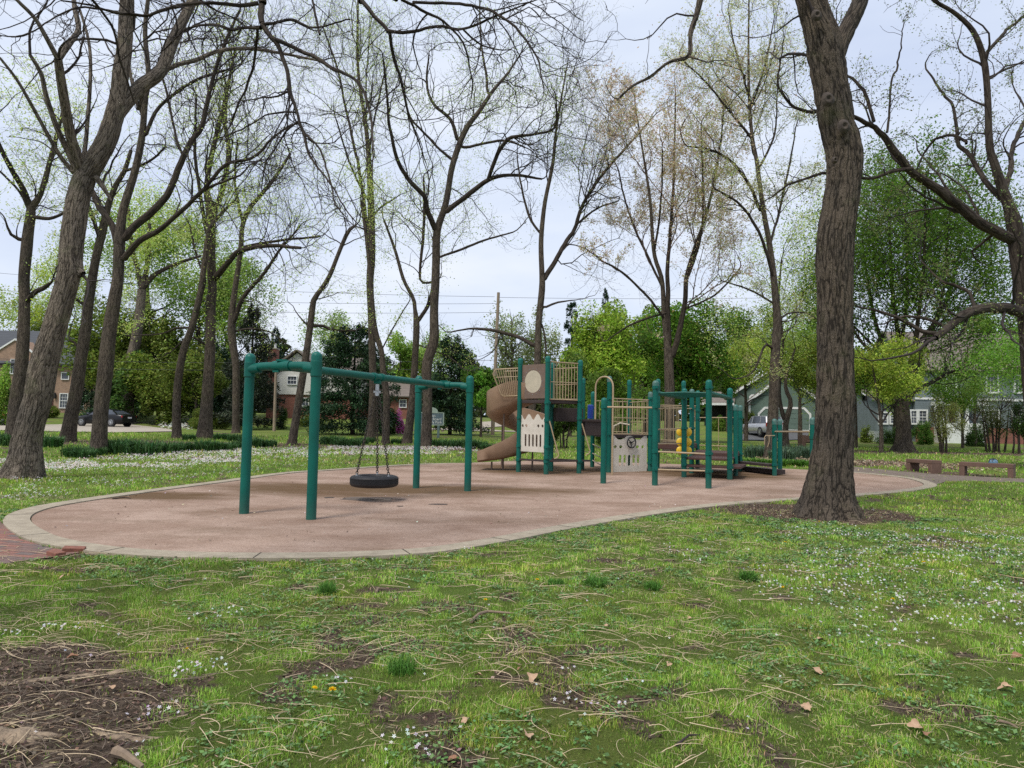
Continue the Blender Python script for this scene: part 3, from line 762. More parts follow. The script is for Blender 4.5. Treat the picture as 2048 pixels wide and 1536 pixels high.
# dry leaves, individually
M['dryleaf'] = simple('dry_leaf', (.50, .34, .22), (.33, .20, .12), .8, 30, coords='obj')
M['dryleaf2'] = simple('brown_dry_leaf', (.30, .15, .08), (.2, .10, .06), .8, 30, coords='obj')
def dry_leaf(px, py, s, label, lobes=4, mat='dryleaf', group=None):
    g = G(px, py); mb = MB(); pts = []
    m = 28
    for i in range(m):
        a = 2 * math.pi * i / m
        r = (.55 + .30 * abs(math.cos(lobes * a / 2 + .3)) + .12 * random.random())
        pts.append((math.cos(a) * r * .5, math.sin(a) * r * .36))
    th = random.uniform(.6, 1.3); vs = [(0, 0, 0.02)] + [(x, y, .18 * th * (abs(y) * 2.2) ** 1.5 + .10 * math.sin(5 * x + th)) for x, y in pts]
    mb.v = [(a * s, b * s, c * s) for a, b, c in vs]; mb.f = [(0, i + 1, (i + 1) % m + 1) for i in range(m)]
    o = mb.build('dry_leaf', M[mat], ang=80); o.location = (g.x, g.y, .022); o.rotation_euler = (random.uniform(-.3, .5), random.uniform(-.3, .3), random.uniform(0, 6.28))
    tag(o, label, 'leaf', group)
LV = [(223, 1382, .055, 'pale dry leaf lying on the bare dirt'), (145, 1320, .07, 'rust brown leaf at the upper rim of the dirt patch', 5, 'dryleaf2'), (270, 1165, .07, 'curled tan leaf near the concrete edge and brick paving'),
      (125, 1158, .09, 'flat tan leaf beside the brick paving'), (955, 1358, .075, 'rounded tan leaf with folded top, short of the blue green tuft'), (1065, 1362, .10, 'long lobed tan leaf lying next to a forked stalk'), (1040, 1343, .05, 'brown curled leaf between two tan leaves', 3, 'dryleaf2'),
      (932, 1449, .07, 'flat pink tan leaf near the bottom of the lawn', 5), (1055, 1478, .085, 'spiky pale oak leaf with long teeth', 7), (907, 1528, .07, 'brown leaf cut by the lower edge of the lawn view', 3, 'dryleaf2'), (1055, 1440, .05, 'rolled pale leaf standing on edge'),
      (1214, 1257, .06, 'brown curled oak leaf by itself in short grass', 5), (1378, 1243, .05, 'light tan leaf on the lawn, beside a loop of stalk'), (1243, 1158, .06, 'tan leaf by the broad grass tuft'), (1347, 1187, .045, 'small beige leaf past the dark tuft'),
      (1427, 1165, .07, 'star shaped oak leaf beside the upright tuft', 7), (1634, 1348, .09, 'three pointed tan leaf in the middle of the near lawn', 6), (1612, 1422, .08, 'oak leaf with sharp lobes next to a white flower', 7), (1640, 1285, .08, 'upright folded tan leaf near the bare patch'),
      (1832, 1462, .10, 'broad tan leaf near a brown folded leaf'), (1850, 1475, .07, 'brown folded leaf beside the broad tan leaf', 4, 'dryleaf2'), (1820, 1078, .08, 'red brown leaf at the edge of the white flowers', 4, 'dryleaf2'), (1763, 1122, .08, 'tan leaf inside the white flowers'),
      (1800, 1148, .07, 'orange brown leaf between dandelions', 4, 'dryleaf2'), (1736, 1137, .08, 'reddish leaf among flowers beyond the dandelions', 4, 'dryleaf2'), (1674, 1153, .06, 'beige leaf past the flowers on open grass'), (1416, 1205, .055, 'tan curled leaf short of the star shaped leaf'),
      (1912, 1034, .10, 'orange tan leaf alone on the lawn past the mulch bed'), (1378, 1240, .04, 'second scrap of tan leaf by the stalk loop'), (770, 1212, .05, 'pale upright leaf beside a small brown twig'), (2035, 1318, .10, 'orange brown leaf by the lawn margin', 4, 'dryleaf2'),
      (1380, 1180, .04, 'yellowish crumpled leaf by the tufts'), (1338, 1335, .055, 'round beige leaf among weeds'), (2010, 1382, .09, 'tan leaf near the last white flowers')]
for a in LV: dry_leaf(*a)

# sticks
def stick(pxs, r, label, mat='twig', z=.02):
    pts = [G(x, y) for x, y in pxs]; o0 = pts[0].copy()
    n = len(pts); mb = MB().tube([(p.x - o0.x, p.y - o0.y, z + (.012 if 0 < i < n - 1 else 0)) for i, p in enumerate(pts)], [r * (1.15 - .6 * i / (n - 1)) for i in range(n)], 7)
    o = mb.build('stick', M[mat]); o.location = (o0.x, o0.y, 0); tag(o, label, 'stick')
M['stickm'] = simple('weathered_stick', (.26, .19, .13), (.14, .10, .07), .9, 25, bmp=.4)
stick([(942, 1248), (958, 1236), (975, 1231), (1000, 1233), (1030, 1232)], .013, 'bent grey brown stick lying across the middle lawn', 'stickm')
stick([(752, 1190), (756, 1184), (770, 1182)], .012, 'short stubby twig near the dark tuft', 'stickm')
stick([(975, 1275), (990, 1288)], .006, 'short straight peeled stick', 'straw')
stick([(232, 1512), (250, 1525), (285, 1545)], .022, 'thick pale broken branch end by the dirt patch', 'stickm')
stick([(1352, 1500), (1378, 1484), (1400, 1478)], .006, 'thin dark twig on bare soil', 'twig')
stick([(2000, 1450), (2020, 1460), (2035, 1463)], .008, 'light grey twig near the broad tan leaf', 'stickm')
stick([(1765, 1047 - 15), (1790, 1030)], .010, 'dark twig on the mulch beside the big trunk', 'twig')
stick([(225, 1000), (250, 998), (262, 999)], .010, 'flat stick on grass at the far edge of the play area', 'twig')
# exposed roots in the dirt patch
def root(pts, radii, label):
    w = [G(x, y) for x, y in pts]; o0 = w[0].copy()
    cr = catmull([(p.x - o0.x, p.y - o0.y, 0) for p in w], 5, False); m = len(cr)
    rr = np.interp(np.linspace(0, 1, m), np.linspace(0, 1, len(radii)), radii)
    mb = MB().tube([(a, b, -.25 * r + .01 * math.sin(i * 1.3)) for i, ((a, b, c), r) in enumerate(zip(cr, rr))], [r * random.uniform(.88, 1.12) for r in rr], 10)
    mb.v = [(x + .012 * float(vnoise(x * 30, y * 30 + z * 20, 2)), y + .012 * float(vnoise(x * 24, y * 24, 6)), (z * .5 - .004) + .012 * (float(vnoise(x * 22, y * 40, 9)) - .5)) for x, y, z in mb.v]
    o = mb.build('tree_root', M['rootm'], ang=80); o.location = (o0.x, o0.y, .0); tag(o, label, 'root')
M['rootm'] = simple('worn_root', (.36, .27, .18), (.12, .085, .06), .9, 22, coords='pos', bmp=1.0, bscale=55)
root([(-260, 1400), (-60, 1375), (60, 1362), (160, 1352), (230, 1345), (262, 1335), (270, 1330)], [.06, .04, .026, .028, .03, .022, .008], 'long pale surface root crossing the dirt patch')
root([(-300, 1490), (-80, 1480), (20, 1475), (80, 1475), (125, 1468)], [.12, .11, .09, .06, .015], 'broad worn root hump at the bottom of the dirt patch')
root([(188, 1462), (225, 1472), (270, 1478), (330, 1472)], [.020, .028, .026, .008], 'short thick root poking out between dirt and grass')
# ---------------------------------------------------------------- trees
def resample(pts, rad, step):
    pts = np.asarray(pts, float); rad = np.asarray(rad, float)
    # catmull smoothing
    if len(pts) > 2:
        q = catmull([tuple(p) + (r,) for p, r in zip(pts, rad)], 5, False); q.append(tuple(pts[-1]) + (rad[-1],)); q = np.array(q)
        pts, rad = q[:, :3], q[:, 3]
    d = np.r_[0, np.cumsum(np.linalg.norm(np.diff(pts, axis=0), axis=1))]
    n = max(3, int(d[-1] / step) + 1); s = np.linspace(0, d[-1], n)
    return np.stack([np.interp(s, d, pts[:, i]) for i in range(3)], 1), np.interp(s, d, rad), s
def tube_np(pts, rad, k, s0=0.0, disp=None):
    n = len(pts); T = unit(np.gradient(pts, axis=0)); nr = np.zeros((n, 3))
    ref = np.array([1.0, 0, 0]) if abs(T[0, 0]) < .8 else np.array([0, 1.0, 0])
    v = ref - T[0] * ref.dot(T[0]); v /= np.linalg.norm(v)
    for i in range(n):
        v = v - T[i] * v.dot(T[i]); v /= np.linalg.norm(v) + 1e-9; nr[i] = v
    bn = np.cross(T, nr); a = 2 * np.pi * np.arange(k) / k
    ca, sa = np.cos(a), np.sin(a)
    s = s0 + np.r_[0, np.cumsum(np.linalg.norm(np.diff(pts, axis=0), axis=1))]
    rr = np.broadcast_to(rad[:, None], (n, k)).copy()
    if disp is not None: rr = rr + disp(a[None, :] + 0 * s[:, None], s[:, None] + 0 * a[None, :], rr)
    V = pts[:, None] + rr[..., None] * (nr[:, None] * ca[None, :, None] + bn[:, None] * sa[None, :, None])
    B = np.stack([rad[:, None] * ca, rad[:, None] * sa, np.broadcast_to(s[:, None], (n, k))], -1)
    i = np.arange(n - 1)[:, None] * k; j = np.arange(k)[None]
    Fq = np.stack([i + j, i + (j + 1) % k, i + k + (j + 1) % k, i + k + j], -1).reshape(-1, 4)
    return V.reshape(-1, 3), Fq, B.reshape(-1, 3)
def batch_tubes(Pn, Rn, k=3):
    """Pn (B,n,3), Rn (B,n)"""
    B, n, _ = Pn.shape
    T = np.gradient(Pn, axis=1); T /= np.linalg.norm(T, axis=2, keepdims=True) + 1e-9
    ref = np.where(np.abs(T[:, :1, 2:3]) < .75, np.array([0, 0, 1.0]), np.array([1.0, 0.2, 0]))
    s = np.cross(T, ref); s /= np.linalg.norm(s, axis=2, keepdims=True) + 1e-9; u = np.cross(s, T)
    a = 2 * np.pi * np.arange(k) / k
    V = Pn[:, :, None] + Rn[..., None, None] * (s[:, :, None] * np.cos(a)[None, None, :, None] + u[:, :, None] * np.sin(a)[None, None, :, None])
    b = (np.arange(B) * n * k)[:, None, None]; i = (np.arange(n - 1) * k)[None, :, None]; j = np.arange(k)[None, None]
    Fq = np.stack([b + i + j, b + i + (j + 1) % k, b + i + k + (j + 1) % k, b + i + k + j], -1).reshape(-1, 4)
    return V.reshape(-1, 3), Fq

class Acc:
    def __init__(s): s.V = []; s.F = []; s.B = []; s.o = 0
    def add(s, V, F, B=None):
        s.V.append(V); s.F.append(F + s.o); s.B.append(B if B is not None else V * 1.0); s.o += len(V)
    def build(s, name, mat, parent, origin, smooth=True):
        if not s.V: return None
        return np_mesh(name, np.concatenate(s.V) - np.asarray(origin), [np.concatenate(s.F)], mat, parent, attrs={'bark': ('FLOAT_VECTOR', np.concatenate(s.B))}, smooth=smooth)

def sample_parents(Pl, Rl, dens, tmin, rng):
    """choose child starts on parents; returns start pts, tangents, radius, parent length, t"""
    S, T, Rr, PL, TT = [], [], [], [], []
    for pts, rad in zip(Pl, Rl):
        d = np.r_[0, np.cumsum(np.linalg.norm(np.diff(pts, axis=0), axis=1))]; L = d[-1]
        if L < .05: continue
        m = rng.poisson(max(.01, dens * L * (1 - tmin)))
        if m == 0: continue
        t = tmin + (1 - tmin) * rng.random(m) ** .85
        s = t * L; S.append(np.stack([np.interp(s, d, pts[:, i]) for i in range(3)], 1)); Rr.append(np.interp(s, d, rad))
        k = np.clip(np.searchsorted(d, s), 1, len(pts) - 1); T.append(unit(pts[k] - pts[k - 1])); PL.append(np.full(m, L)); TT.append(t)
    if not S: return None
    return np.concatenate(S), np.concatenate(T), np.concatenate(Rr), np.concatenate(PL), np.concatenate(TT)
def grow(S, D, L, r0, r1, n, wander, tropism, rng):
    B = len(S); Pn = np.zeros((B, n, 3)); Pn[:, 0] = S; D = D.copy(); drift = rng.normal(size=(B, 3)) * wander * .6
    for i in range(1, n):
        D = unit(D + rng.normal(size=(B, 3)) * wander + drift + np.array([0, 0, 1.0]) * tropism)
        Pn[:, i] = Pn[:, i - 1] + D * (L / (n - 1))[:, None]
    t = np.linspace(0, 1, n)[None]
    Rn = r0[:, None] * (1 - t) + r1[:, None] * t if np.ndim(r1) else r0[:, None] * (1 - t) + r1 * t
    return Pn, Rn
def spread(T, ang, rng):
    B = len(T); r = unit(np.cross(T, rng.normal(size=(B, 3)))); return unit(T * np.cos(ang)[:, None] + r * np.sin(ang)[:, None])

def bark_disp(amp, fr, seed=0):
    def f(a, s, r):
        R0 = float(np.mean(r)) if False else r
        u = a / (2 * np.pi)
        per = fr
        def ring(fx, fy, sd):
            # periodic noise around the trunk: blend two samples
            x = u * fx; w = u
            A = vnoise(x + .6 * vnoise(s * 1.5, u * 4, sd + 9), s * fy, sd); Bn = vnoise(x - fx, s * fy, sd)
            return A * (1 - sstep(.9, 1, w)) + Bn * sstep(.9, 1, w)
        n = 1 - np.abs(2 * ring(per, 2.6, seed) - 1)
        n2 = 1 - np.abs(2 * ring(per * 2.1, 7, seed + 3) - 1)
        big = ring(5, .8, seed + 7) - .5
        return amp * (-.9 * (n ** 2) - .5 * n2 * n2 + .7) + .06 * r * big
    return f

def px_to_path(pl, Y0, dY, rng=None, existing=None):
    """pl: [(px,py,wpx)]; depth from the nearest point of an existing limb, then drifting by dY over the limb"""
    Ys = Y0
    if existing:
        best = 1e9; hit = None
        for e in existing:
            for p_, q_ in zip(e[:-1], e[1:]):
                vx, vy = q_[0] - p_[0], q_[1] - p_[1]; L2 = vx * vx + vy * vy + 1e-9
                t_ = min(1, max(0, ((pl[0][0] - p_[0]) * vx + (pl[0][1] - p_[1]) * vy) / L2))
                x, y = p_[0] + vx * t_, p_[1] + vy * t_; d = (x - pl[0][0]) ** 2 + (y - pl[0][1]) ** 2
                if d < best: best = d; Ys = p_[3] + (q_[3] - p_[3]) * t_; hit = (x, y)
        if hit and 1 < best < 60 ** 2: pl = [(hit[0], hit[1], pl[0][2] * .95)] + list(pl)
    d = [0]
    for a, b in zip(pl[:-1], pl[1:]): d.append(d[-1] + math.hypot(a[0] - b[0], a[1] - b[1]))
    tot = d[-1] or 1; out = []
    for q, s in zip(pl, d):
        out.append((q[0], q[1], q[2], Ys + dY * (s / tot)))
    return out

def traced_tree(name, label, trunk, limbs, bark='bark_mid', D=None, group=None, dens=(1.0, 2.2, 3.2), lens=(.42, .5, .55), twig_r=.009, leaf=None, seed=1,
                kt=14, disp=None, flare=1.5, wild=1.0, dYs=None, cat='tree', skip_low=True, step=.35, up=.10, lens_cap=4.0, roots=0, minh=0, twig_mat='twig'):
    """trunk/limbs are traced centre lines (px, py, width px); the tree stands at its own depth and its limbs spread in depth"""
    rng = np.random.default_rng(seed); dens = (dens[0] * 1.2, dens[1] * 1.15, dens[2] * 1.25); twig_r *= .78
    base = G(trunk[0][0], trunk[0][1]) if D is None else P(trunk[0][0], trunk[0][1], D)
    Y0 = base.y; z0 = float(terr(Y0)); base = Vector((base.x, base.y, z0))
    t = thing(name, label, cat, tuple(base), 0, group); o = np.array(base)
    ex = []
    tr = px_to_path(trunk, Y0, 0); ex.append(tr)
    tb = Acc(); br = Acc(); tw = Acc()
    def world(path):
        pts = np.array([P(x, y, Yd) for x, y, w, Yd in path]); rad = np.array([w * Yd / FPX / 2 for x, y, w, Yd in path]); return pts, rad
    # trunk
    pts, rad = world(tr); pts[0, 2] = z0 - .12
    st = step if disp is None else .03
    pts, rad, s = resample(pts, rad, st)
    fl = 1 + (flare - 1) * np.exp(-(s) / (rad[0] * 1.1)); rad2 = rad * fl
    dfun = bark_disp(*disp) if disp else None
    if roots:
        base_d = dfun
        def dfun(a, s_, r, base_d=base_d):
            d = base_d(a, s_, r) if base_d else 0
            return d + r * .34 * np.exp(-s_ / (rad[0] * .9)) * (np.abs(np.cos(a * roots / 2 + .6)) ** 2 - .35 + .3 * (vnoise(a * 1.3, s_ * 0, 5) - .5))
    V, F, B = tube_np(pts, rad2, kt if not disp else 230, 0, dfun); tb.add(V, F, B)
    PL, RL = [pts], [rad]
    PLmain, RLmain = [], []
    k0 = int(len(pts) * .55); PLmain.append(pts[k0:]); RLmain.append(rad[k0:])
    for li, lb in enumerate(limbs):
        lb = [q if len(q) == 3 else (*q, 3) for q in lb]
        L = sum(math.hypot(a[0] - b[0], a[1] - b[1]) for a, b in zip(lb[:-1], lb[1:])) * Y0 / FPX
        dY = (dYs[li] if dYs and li < len(dYs) and dYs[li] is not None else rng.uniform(-.55, .55) * L * wild)
        path = px_to_path(lb, Y0, dY, rng, ex)
        path = [(x, y, w, Yd) for x, y, w, Yd in path]
        ex.append([(x, y, w, Yd) for x, y, w, Yd in path])
        pts, rad = world(path)
        pts, rad, s = resample(pts, rad, max(.12, step * .8) if disp is None else .12)
        if disp is None or rad[0] < .05: pts = pts + np.cumsum(rng.normal(size=pts.shape) * .012, 0) * (np.minimum(s, 1)[:, None])
        kk = 7 if rad[0] < .06 else 10
        if disp and rad[0] > .06:
            pts, rad, s = resample(pts, rad, .04); kk = 60; V, F, B = tube_np(pts, rad, kk, li * 3.1, bark_disp(disp[0] * .6, disp[1] * .6, li))
        else: V, F, B = tube_np(pts, rad, kk, li * 3.1)
        br.add(V, F, B); PL.append(pts); RL.append(rad); PLmain.append(pts); RLmain.append(rad)
    tips = [(p[-1], unit((p[-1] - p[-3])[None])[0], r[-1]) for p, r in zip(PLmain, RLmain)]
    # procedural side branches
    got = sample_parents(PLmain, RLmain, dens[0], .12, rng)
    lv = []
    if got:
        S, T, Rr, LL, tt = got
        S = np.concatenate([S, np.array([q[0] for q in tips])]); Dv = np.concatenate([spread(T, rng.uniform(.5, 1.1, len(T)), rng), np.array([q[1] for q in tips])])
        Rr = np.concatenate([Rr * .42, np.array([max(q[2], .012) for q in tips])]); LL = np.concatenate([LL, np.full(len(tips), 3.0)])
        ln = np.clip(LL * lens[0] * rng.uniform(.5, 1.3, len(S)), .5, lens_cap) * np.clip(Rr / .02, .45, 1.5)
        Rr = np.clip(Rr, twig_r * 1.3, .034)
        P1, R1 = grow(S, unit(Dv + [0, 0, .12]), ln, Rr, twig_r * .9, 11, .23, up, rng); V, F = batch_tubes(P1, R1, 5); tw.add(V, F)
        got = sample_parents(list(P1), list(R1), dens[1], .1, rng); lv.append(P1)
        if got:
            S, T, Rr, LL, tt = got; ln = np.clip(LL * lens[1] * rng.uniform(.5, 1.2, len(S)), .25, 2.4)
            P2, R2 = grow(S, spread(T, rng.uniform(.45, 1.1, len(T)), rng), ln, np.clip(Rr * .6, twig_r * .9, .03), twig_r * .6, 7, .22, up, rng); V, F = batch_tubes(P2, R2, 4); tw.add(V, F); lv.append(P2)
            got = sample_parents(list(P2), list(R2), dens[2], .1, rng)
            if got:
                S, T, Rr, LL, tt = got; ln = np.clip(LL * lens[2] * rng.uniform(.5, 1.3, len(S)), .12, 1.0)
                P3, R3 = grow(S, spread(T, rng.uniform(.4, 1.1, len(T)), rng), ln, np.full(len(S), twig_r * .62), twig_r * .42, 5, .24, up, rng); V, F = batch_tubes(P3, R3, 3); tw.add(V, F); lv.append(P3)
    tb.build('trunk', M[bark], t, o); br.build('limb', M[bark if (disp and bark != 'bark_mid') else 'bark_dark'], t, o) if limbs else None
    tw.build('twigs', M[twig_mat], t, o, False)
    if leaf and lv:
        n, size, cols, wts = int(leaf['n'] * 2.6), leaf['size'] * 1.2, leaf['cols'], leaf.get('w')
        src = np.concatenate([q[:, 1:].reshape(-1, 3) for q in lv[-2:]])
        if leaf.get('zmin') is not None: src = src[src[:, 2] > leaf['zmin']]
        if leaf.get('zmax') is not None: src = src[src[:, 2] < leaf['zmax']]
        if leaf.get('clump'): src = src[fbm(src[:, 0] * .35 + 9, src[:, 2] * .35, seed, 3) > leaf['clump']]
        if len(src):
            i = rng.integers(0, len(src), n); c = src[i] + rng.normal(size=(n, 3)) * leaf.get('spread', .12)
            if leaf.get('trunk'):
                m = int(n * leaf['trunk']); tp = PL[0]; j = rng.integers(int(len(tp) * .25), len(tp), m); c[:m] = tp[j] + rng.normal(size=(m, 3)) * np.array([.35, .35, .2])
            sz = size * rng.uniform(.6, 1.3, n)
            V, F = leafquads(c, randdir(n, .8), randdir(n), sz, sz * leaf.get('asp', .5))
            np_mesh('crown', V - o, [F], M['leafsky'], t, attrs={'tint': ('FLOAT_COLOR', cols4(tint_of(cols, wts or [1] * len(cols), n, .2, rng), 4))})
    return t

YG = [(.54, .68, .16), (.44, .58, .10), (.64, .72, .26)]
FG = [(.10, .20, .02), (.065, .14, .014), (.17, .28, .04)]
TANL = [(.60, .44, .30), (.70, .58, .40), (.48, .33, .22), (.52, .54, .24)]

M['twig_red'] = simple('reddish_twig', (.12, .075, .06), (.08, .05, .04), .9)
# big tree on the right of the play area
traced_tree('shade_tree', 'thick furrowed grey brown trunk standing in a mulch bed at the near kerb', [(1656, 1034, 94), (1657, 1000, 86), (1661, 955, 79), (1665, 900, 73), (1668, 858, 70), (1671, 760, 69), (1670, 640, 67), (1670, 500, 71), (1678, 430, 67), (1688, 370, 66), (1690, 325, 67), (1686, 290, 68), (1674, 250, 65), (1668, 208, 66), (1661, 167, 65), (1654, 125, 67), (1645, 75, 66), (1634, 40, 60), (1622, 0, 56), (1606, -80, 50), (1600, -200, 42)],
            [[(1665, 120, 40), (1680, 85, 36), (1698, 50, 33), (1714, 18, 31), (1728, -20, 30), (1760, -120, 26), (1800, -260, 18)], [(1612, 35, 6), (1592, 33, 4), (1567, 50, 3), (1530, 72, 2), (1500, 80, 2)],
             [(1604, -100, 20), (1540, -150, 16), (1460, -120, 13), (1410, -50, 12), (1400, 0, 11), (1392, 33, 10), (1381, 67, 8), (1377, 112, 7), (1337, 125, 5), (1300, 154, 4), (1265, 172, 3), (1240, 195, 2)], [(1377, 112, 5), (1392, 117, 4), (1408, 121, 2)]],
            bark='bark_big', disp=(.028, 30, 3), flare=1.45, seed=3, dens=(.7, 1.6, 2.5), dYs=[1.2, 1.0, -2.6, -.3], lens_cap=2.2, twig_r=.004, roots=7,
            leaf=dict(n=500, size=.035, cols=TANL, w=None))
M['knot'] = simple('knot_bark', (.085, .066, .052), (.03, .022, .018), .95, 16, coords='pos', bmp=1.0, bscale=45)
for (kx, ky, kr) in ((1636, 27, .085), (1659, 196, .105), (1691, 250, .10), (1672, 318, .05)):
    t_ = COL.objects['shade_tree']; q = P(kx, ky, 12.0 - .34); mb = MB(); nn = 16
    for i in range(9):
        for j in range(nn):
            a = 2 * math.pi * j / nn; tt_ = i / 8; rr_ = .72 * kr * [1.5, 1.25, 1.05, .92, .80, .66, .52, .36, .02][i]
            dd_ = [0, .02, .035, .045, .05, .052, .046, .03, .018][i]
            w_ = 1 + .18 * (float(vnoise(np.array(math.cos(a) * 2 + 7), np.array(math.sin(a) * 2 + i * .6), 4)) - .5)
            mb.v.append((q.x + rr_ * w_ * math.cos(a), q.y + .06 - dd_, q.z + rr_ * 1.15 * w_ * math.sin(a)))
    for i in range(8):
        for j in range(nn): mb.f.append((i * nn + j, i * nn + (j + 1) % nn, (i + 1) * nn + (j + 1) % nn, (i + 1) * nn + j))
    mb.v = [(x - t_.location.x, y - t_.location.y, z - t_.location.z) for x, y, z in mb.v]; mb.build('knot', M['knot'], t_, ang=80)
# leaning tree at the left
traced_tree('leaning_shade_tree', 'large grey barked tree leaning over the white flowers, with a cut branch stub', [(42, 956, 66), (50, 925, 56), (54, 881, 50), (66, 834, 49), (78, 790, 49), (87, 732, 48), (104, 673, 44), (121, 614, 41), (139, 546, 42), (143, 497, 42), (150, 439, 43), (156, 400, 42), (170, 355, 42), (192, 320, 40), (216, 273, 38), (230, 225, 35), (236, 195, 31), (241, 150, 30), (249, 95, 28), (252, 40, 27), (256, -30, 26), (262, -150, 22)],
            [[(232, 232, 26), (252, 205, 27), (284, 171, 27), (321, 143, 24), (345, 85, 22), (369, 34, 19), (386, 0, 18), (420, -70, 14)],
             [(165, 350, 22), (150, 300, 20), (140, 267, 19), (126, 185, 18), (116, 118, 16)], [(116, 118, 11), (90, 70, 9), (68, 34, 8), (34, 0, 7), (0, -40, 5)], [(116, 118, 13), (140, 85, 11), (157, 58, 10), (150, 20, 9), (145, -20, 8)],
             [(160, 358, 10), (130, 325, 9), (109, 294, 8), (68, 219, 7), (34, 160, 6), (0, 116, 5)], [(166, 322, 10), (172, 280, 8), (174, 256, 8), (181, 154, 7), (178, 85, 6), (160, 20, 5)],
             [(330, 140, 10), (360, 128, 9), (393, 120, 9), (437, 102, 8), (495, 97, 7), (560, 106, 6), (640, 122, 4)], [(150, 335, 12), (113, 253, 10), (92, 190, 9), (82, 147, 8), (60, 110, 6)],
             [(196, 360, 12), (225, 405, 3), (213, 385, 6)], [(150, 520, 24), (158, 542, 19), (165, 549, 16)], [(290, 168, 8), (282, 200, 7), (278, 215, 7), (268, 130, 6), (262, 105, 5)]],
            bark='bark_left', disp=(.015, 30, 7), flare=1.3, seed=5, dens=(.8, 1.7, 2.3), dYs=[1.5, -1.5, -1.0, 1.0, -1.5, .6, 1.5, -1, 0, 0, .5], lens_cap=2.6, twig_r=.0055, roots=6)
traced_tree('forked_tree', 'dark tree with several spreading limbs behind the daffodil clumps', [(197, 908, 32), (201, 834, 27), (211, 741, 28), (218, 670, 26), (229, 600, 24), (236, 556, 21), (239, 483, 21), (243, 440, 17), (249, 410, 16), (270, 342, 14), (284, 273, 13), (290, 205, 11), (297, 147, 10), (290, 68, 9), (296, 0, 8)],
            [[(236, 495, 14), (226, 455, 13), (210, 425, 13), (199, 409, 12), (191, 383, 10), (170, 340, 8)], [(290, 273, 8), (314, 222, 7), (359, 185, 6), (403, 161, 6), (451, 147, 5)],
             [(247, 480, 15), (270, 450, 15), (293, 433, 15), (322, 406, 14), (345, 376, 13), (369, 318, 12), (390, 280, 11), (410, 253, 10), (431, 171, 8), (455, 103, 7), (485, 27, 5)],
             [(247, 518, 13), (278, 480, 12), (322, 456, 10), (366, 418, 9), (410, 379, 8), (455, 328, 7), (513, 314, 6), (554, 273, 5), (591, 249, 4)], [(410, 379, 6), (440, 365, 5), (480, 352, 4)], [(369, 318, 6), (350, 270, 5), (335, 200, 5), (320, 140, 4)], [(288, 240, 6), (262, 160, 5), (255, 90, 4)]],
            bark='bark_mid', flare=1.25, seed=7, dens=(1.0, 1.9, 2.6), lens_cap=3.0, twig_r=.008, kt=20, leaf=dict(n=900, size=.06, cols=YG, spread=.2))
traced_tree('leaning_slender_tree', 'slender tree leaning behind the thick leaning trunk, beside the black sedan', [(134, 884, 27), (143, 830, 25), (152, 787, 24), (162, 717, 22), (173, 647, 20), (176, 614, 19), (190, 526, 16), (205, 462, 16), (217, 409, 12), (232, 370, 10), (249, 342, 9), (262, 300, 7)],
            [[(200, 480, 8), (180, 420, 7), (160, 380, 5), (140, 300, 4)], [(249, 342, 6), (300, 325, 5), (330, 300, 4)], [(176, 614, 8), (140, 590, 4), (110, 560, 3)], [(160, 700, 5), (148, 685, 5), (138, 680, 4)]], seed=9, dens=(1.1, 1.8, 2.5), twig_r=.009, leaf=dict(n=1500, size=.07, cols=YG))
traced_tree('two_headed_tree', 'tree with a fork low over the brick house roof, wearing light green leaves', [(28, 888, 32), (34, 800, 27), (42, 741, 24), (47, 670, 22), (49, 600, 20), (48, 556, 20), (53, 500, 21), (56, 468, 20), (61, 433, 18), (63, 412, 16), (75, 400, 12), (85, 376, 10), (102, 314, 9), (113, 273, 8), (126, 222, 6)],
            [[(61, 415, 12), (44, 376, 11), (25, 345, 10), (10, 314, 9), (-10, 270, 8), (-40, 200, 5)], [(73, 434, 8), (95, 436, 7), (116, 431, 6), (137, 417, 5), (160, 425, 3)], [(52, 605, 12), (68, 585, 10), (90, 575, 9), (104, 565, 5)], [(42, 480, 8), (22, 470, 6), (10, 440, 3)], [(62, 432, 5), (38, 380, 5), (0, 340, 4)]],
            seed=11, dens=(1.1, 1.8, 2.4), twig_r=.009, leaf=dict(n=2600, size=.08, cols=YG, spread=.2))
traced_tree('old_park_tree', 'thick pale grey trunk behind the black sedan', [(255, 846, 26), (254, 829, 23), (258, 741, 22), (270, 690, 20), (278, 640, 18), (284, 579, 16)], [[(284, 579, 10), (275, 540, 9), (262, 490, 8), (258, 420, 6)], [(284, 579, 12), (310, 550, 9), (350, 528, 7), (400, 510, 5)], [(284, 579, 11), (296, 520, 9), (300, 450, 7)]],
            D=63, bark='bark_left', seed=13, dens=(.6, 1.2, 1.8), twig_r=.014, leaf=dict(n=3500, size=.16, cols=YG, spread=.35))
traced_tree('crooked_park_tree', 'crooked thin tree between the sedan and the clipped round bush', [(354, 876, 17), (354, 787, 15), (366, 705, 14), (384, 654, 13), (401, 585, 12), (407, 540, 11), (412, 500, 10), (418, 460, 8), (440, 430, 7), (470, 400, 5)],
            [[(398, 600, 6), (410, 560, 5), (395, 520, 4), (380, 450, 3)], [(384, 655, 5), (350, 658, 4), (320, 668, 3), (250, 670, 2)]], seed=15, dens=(1.0, 1.8, 2.2), twig_r=.01, leaf=dict(n=1800, size=.09, cols=YG, spread=.2))
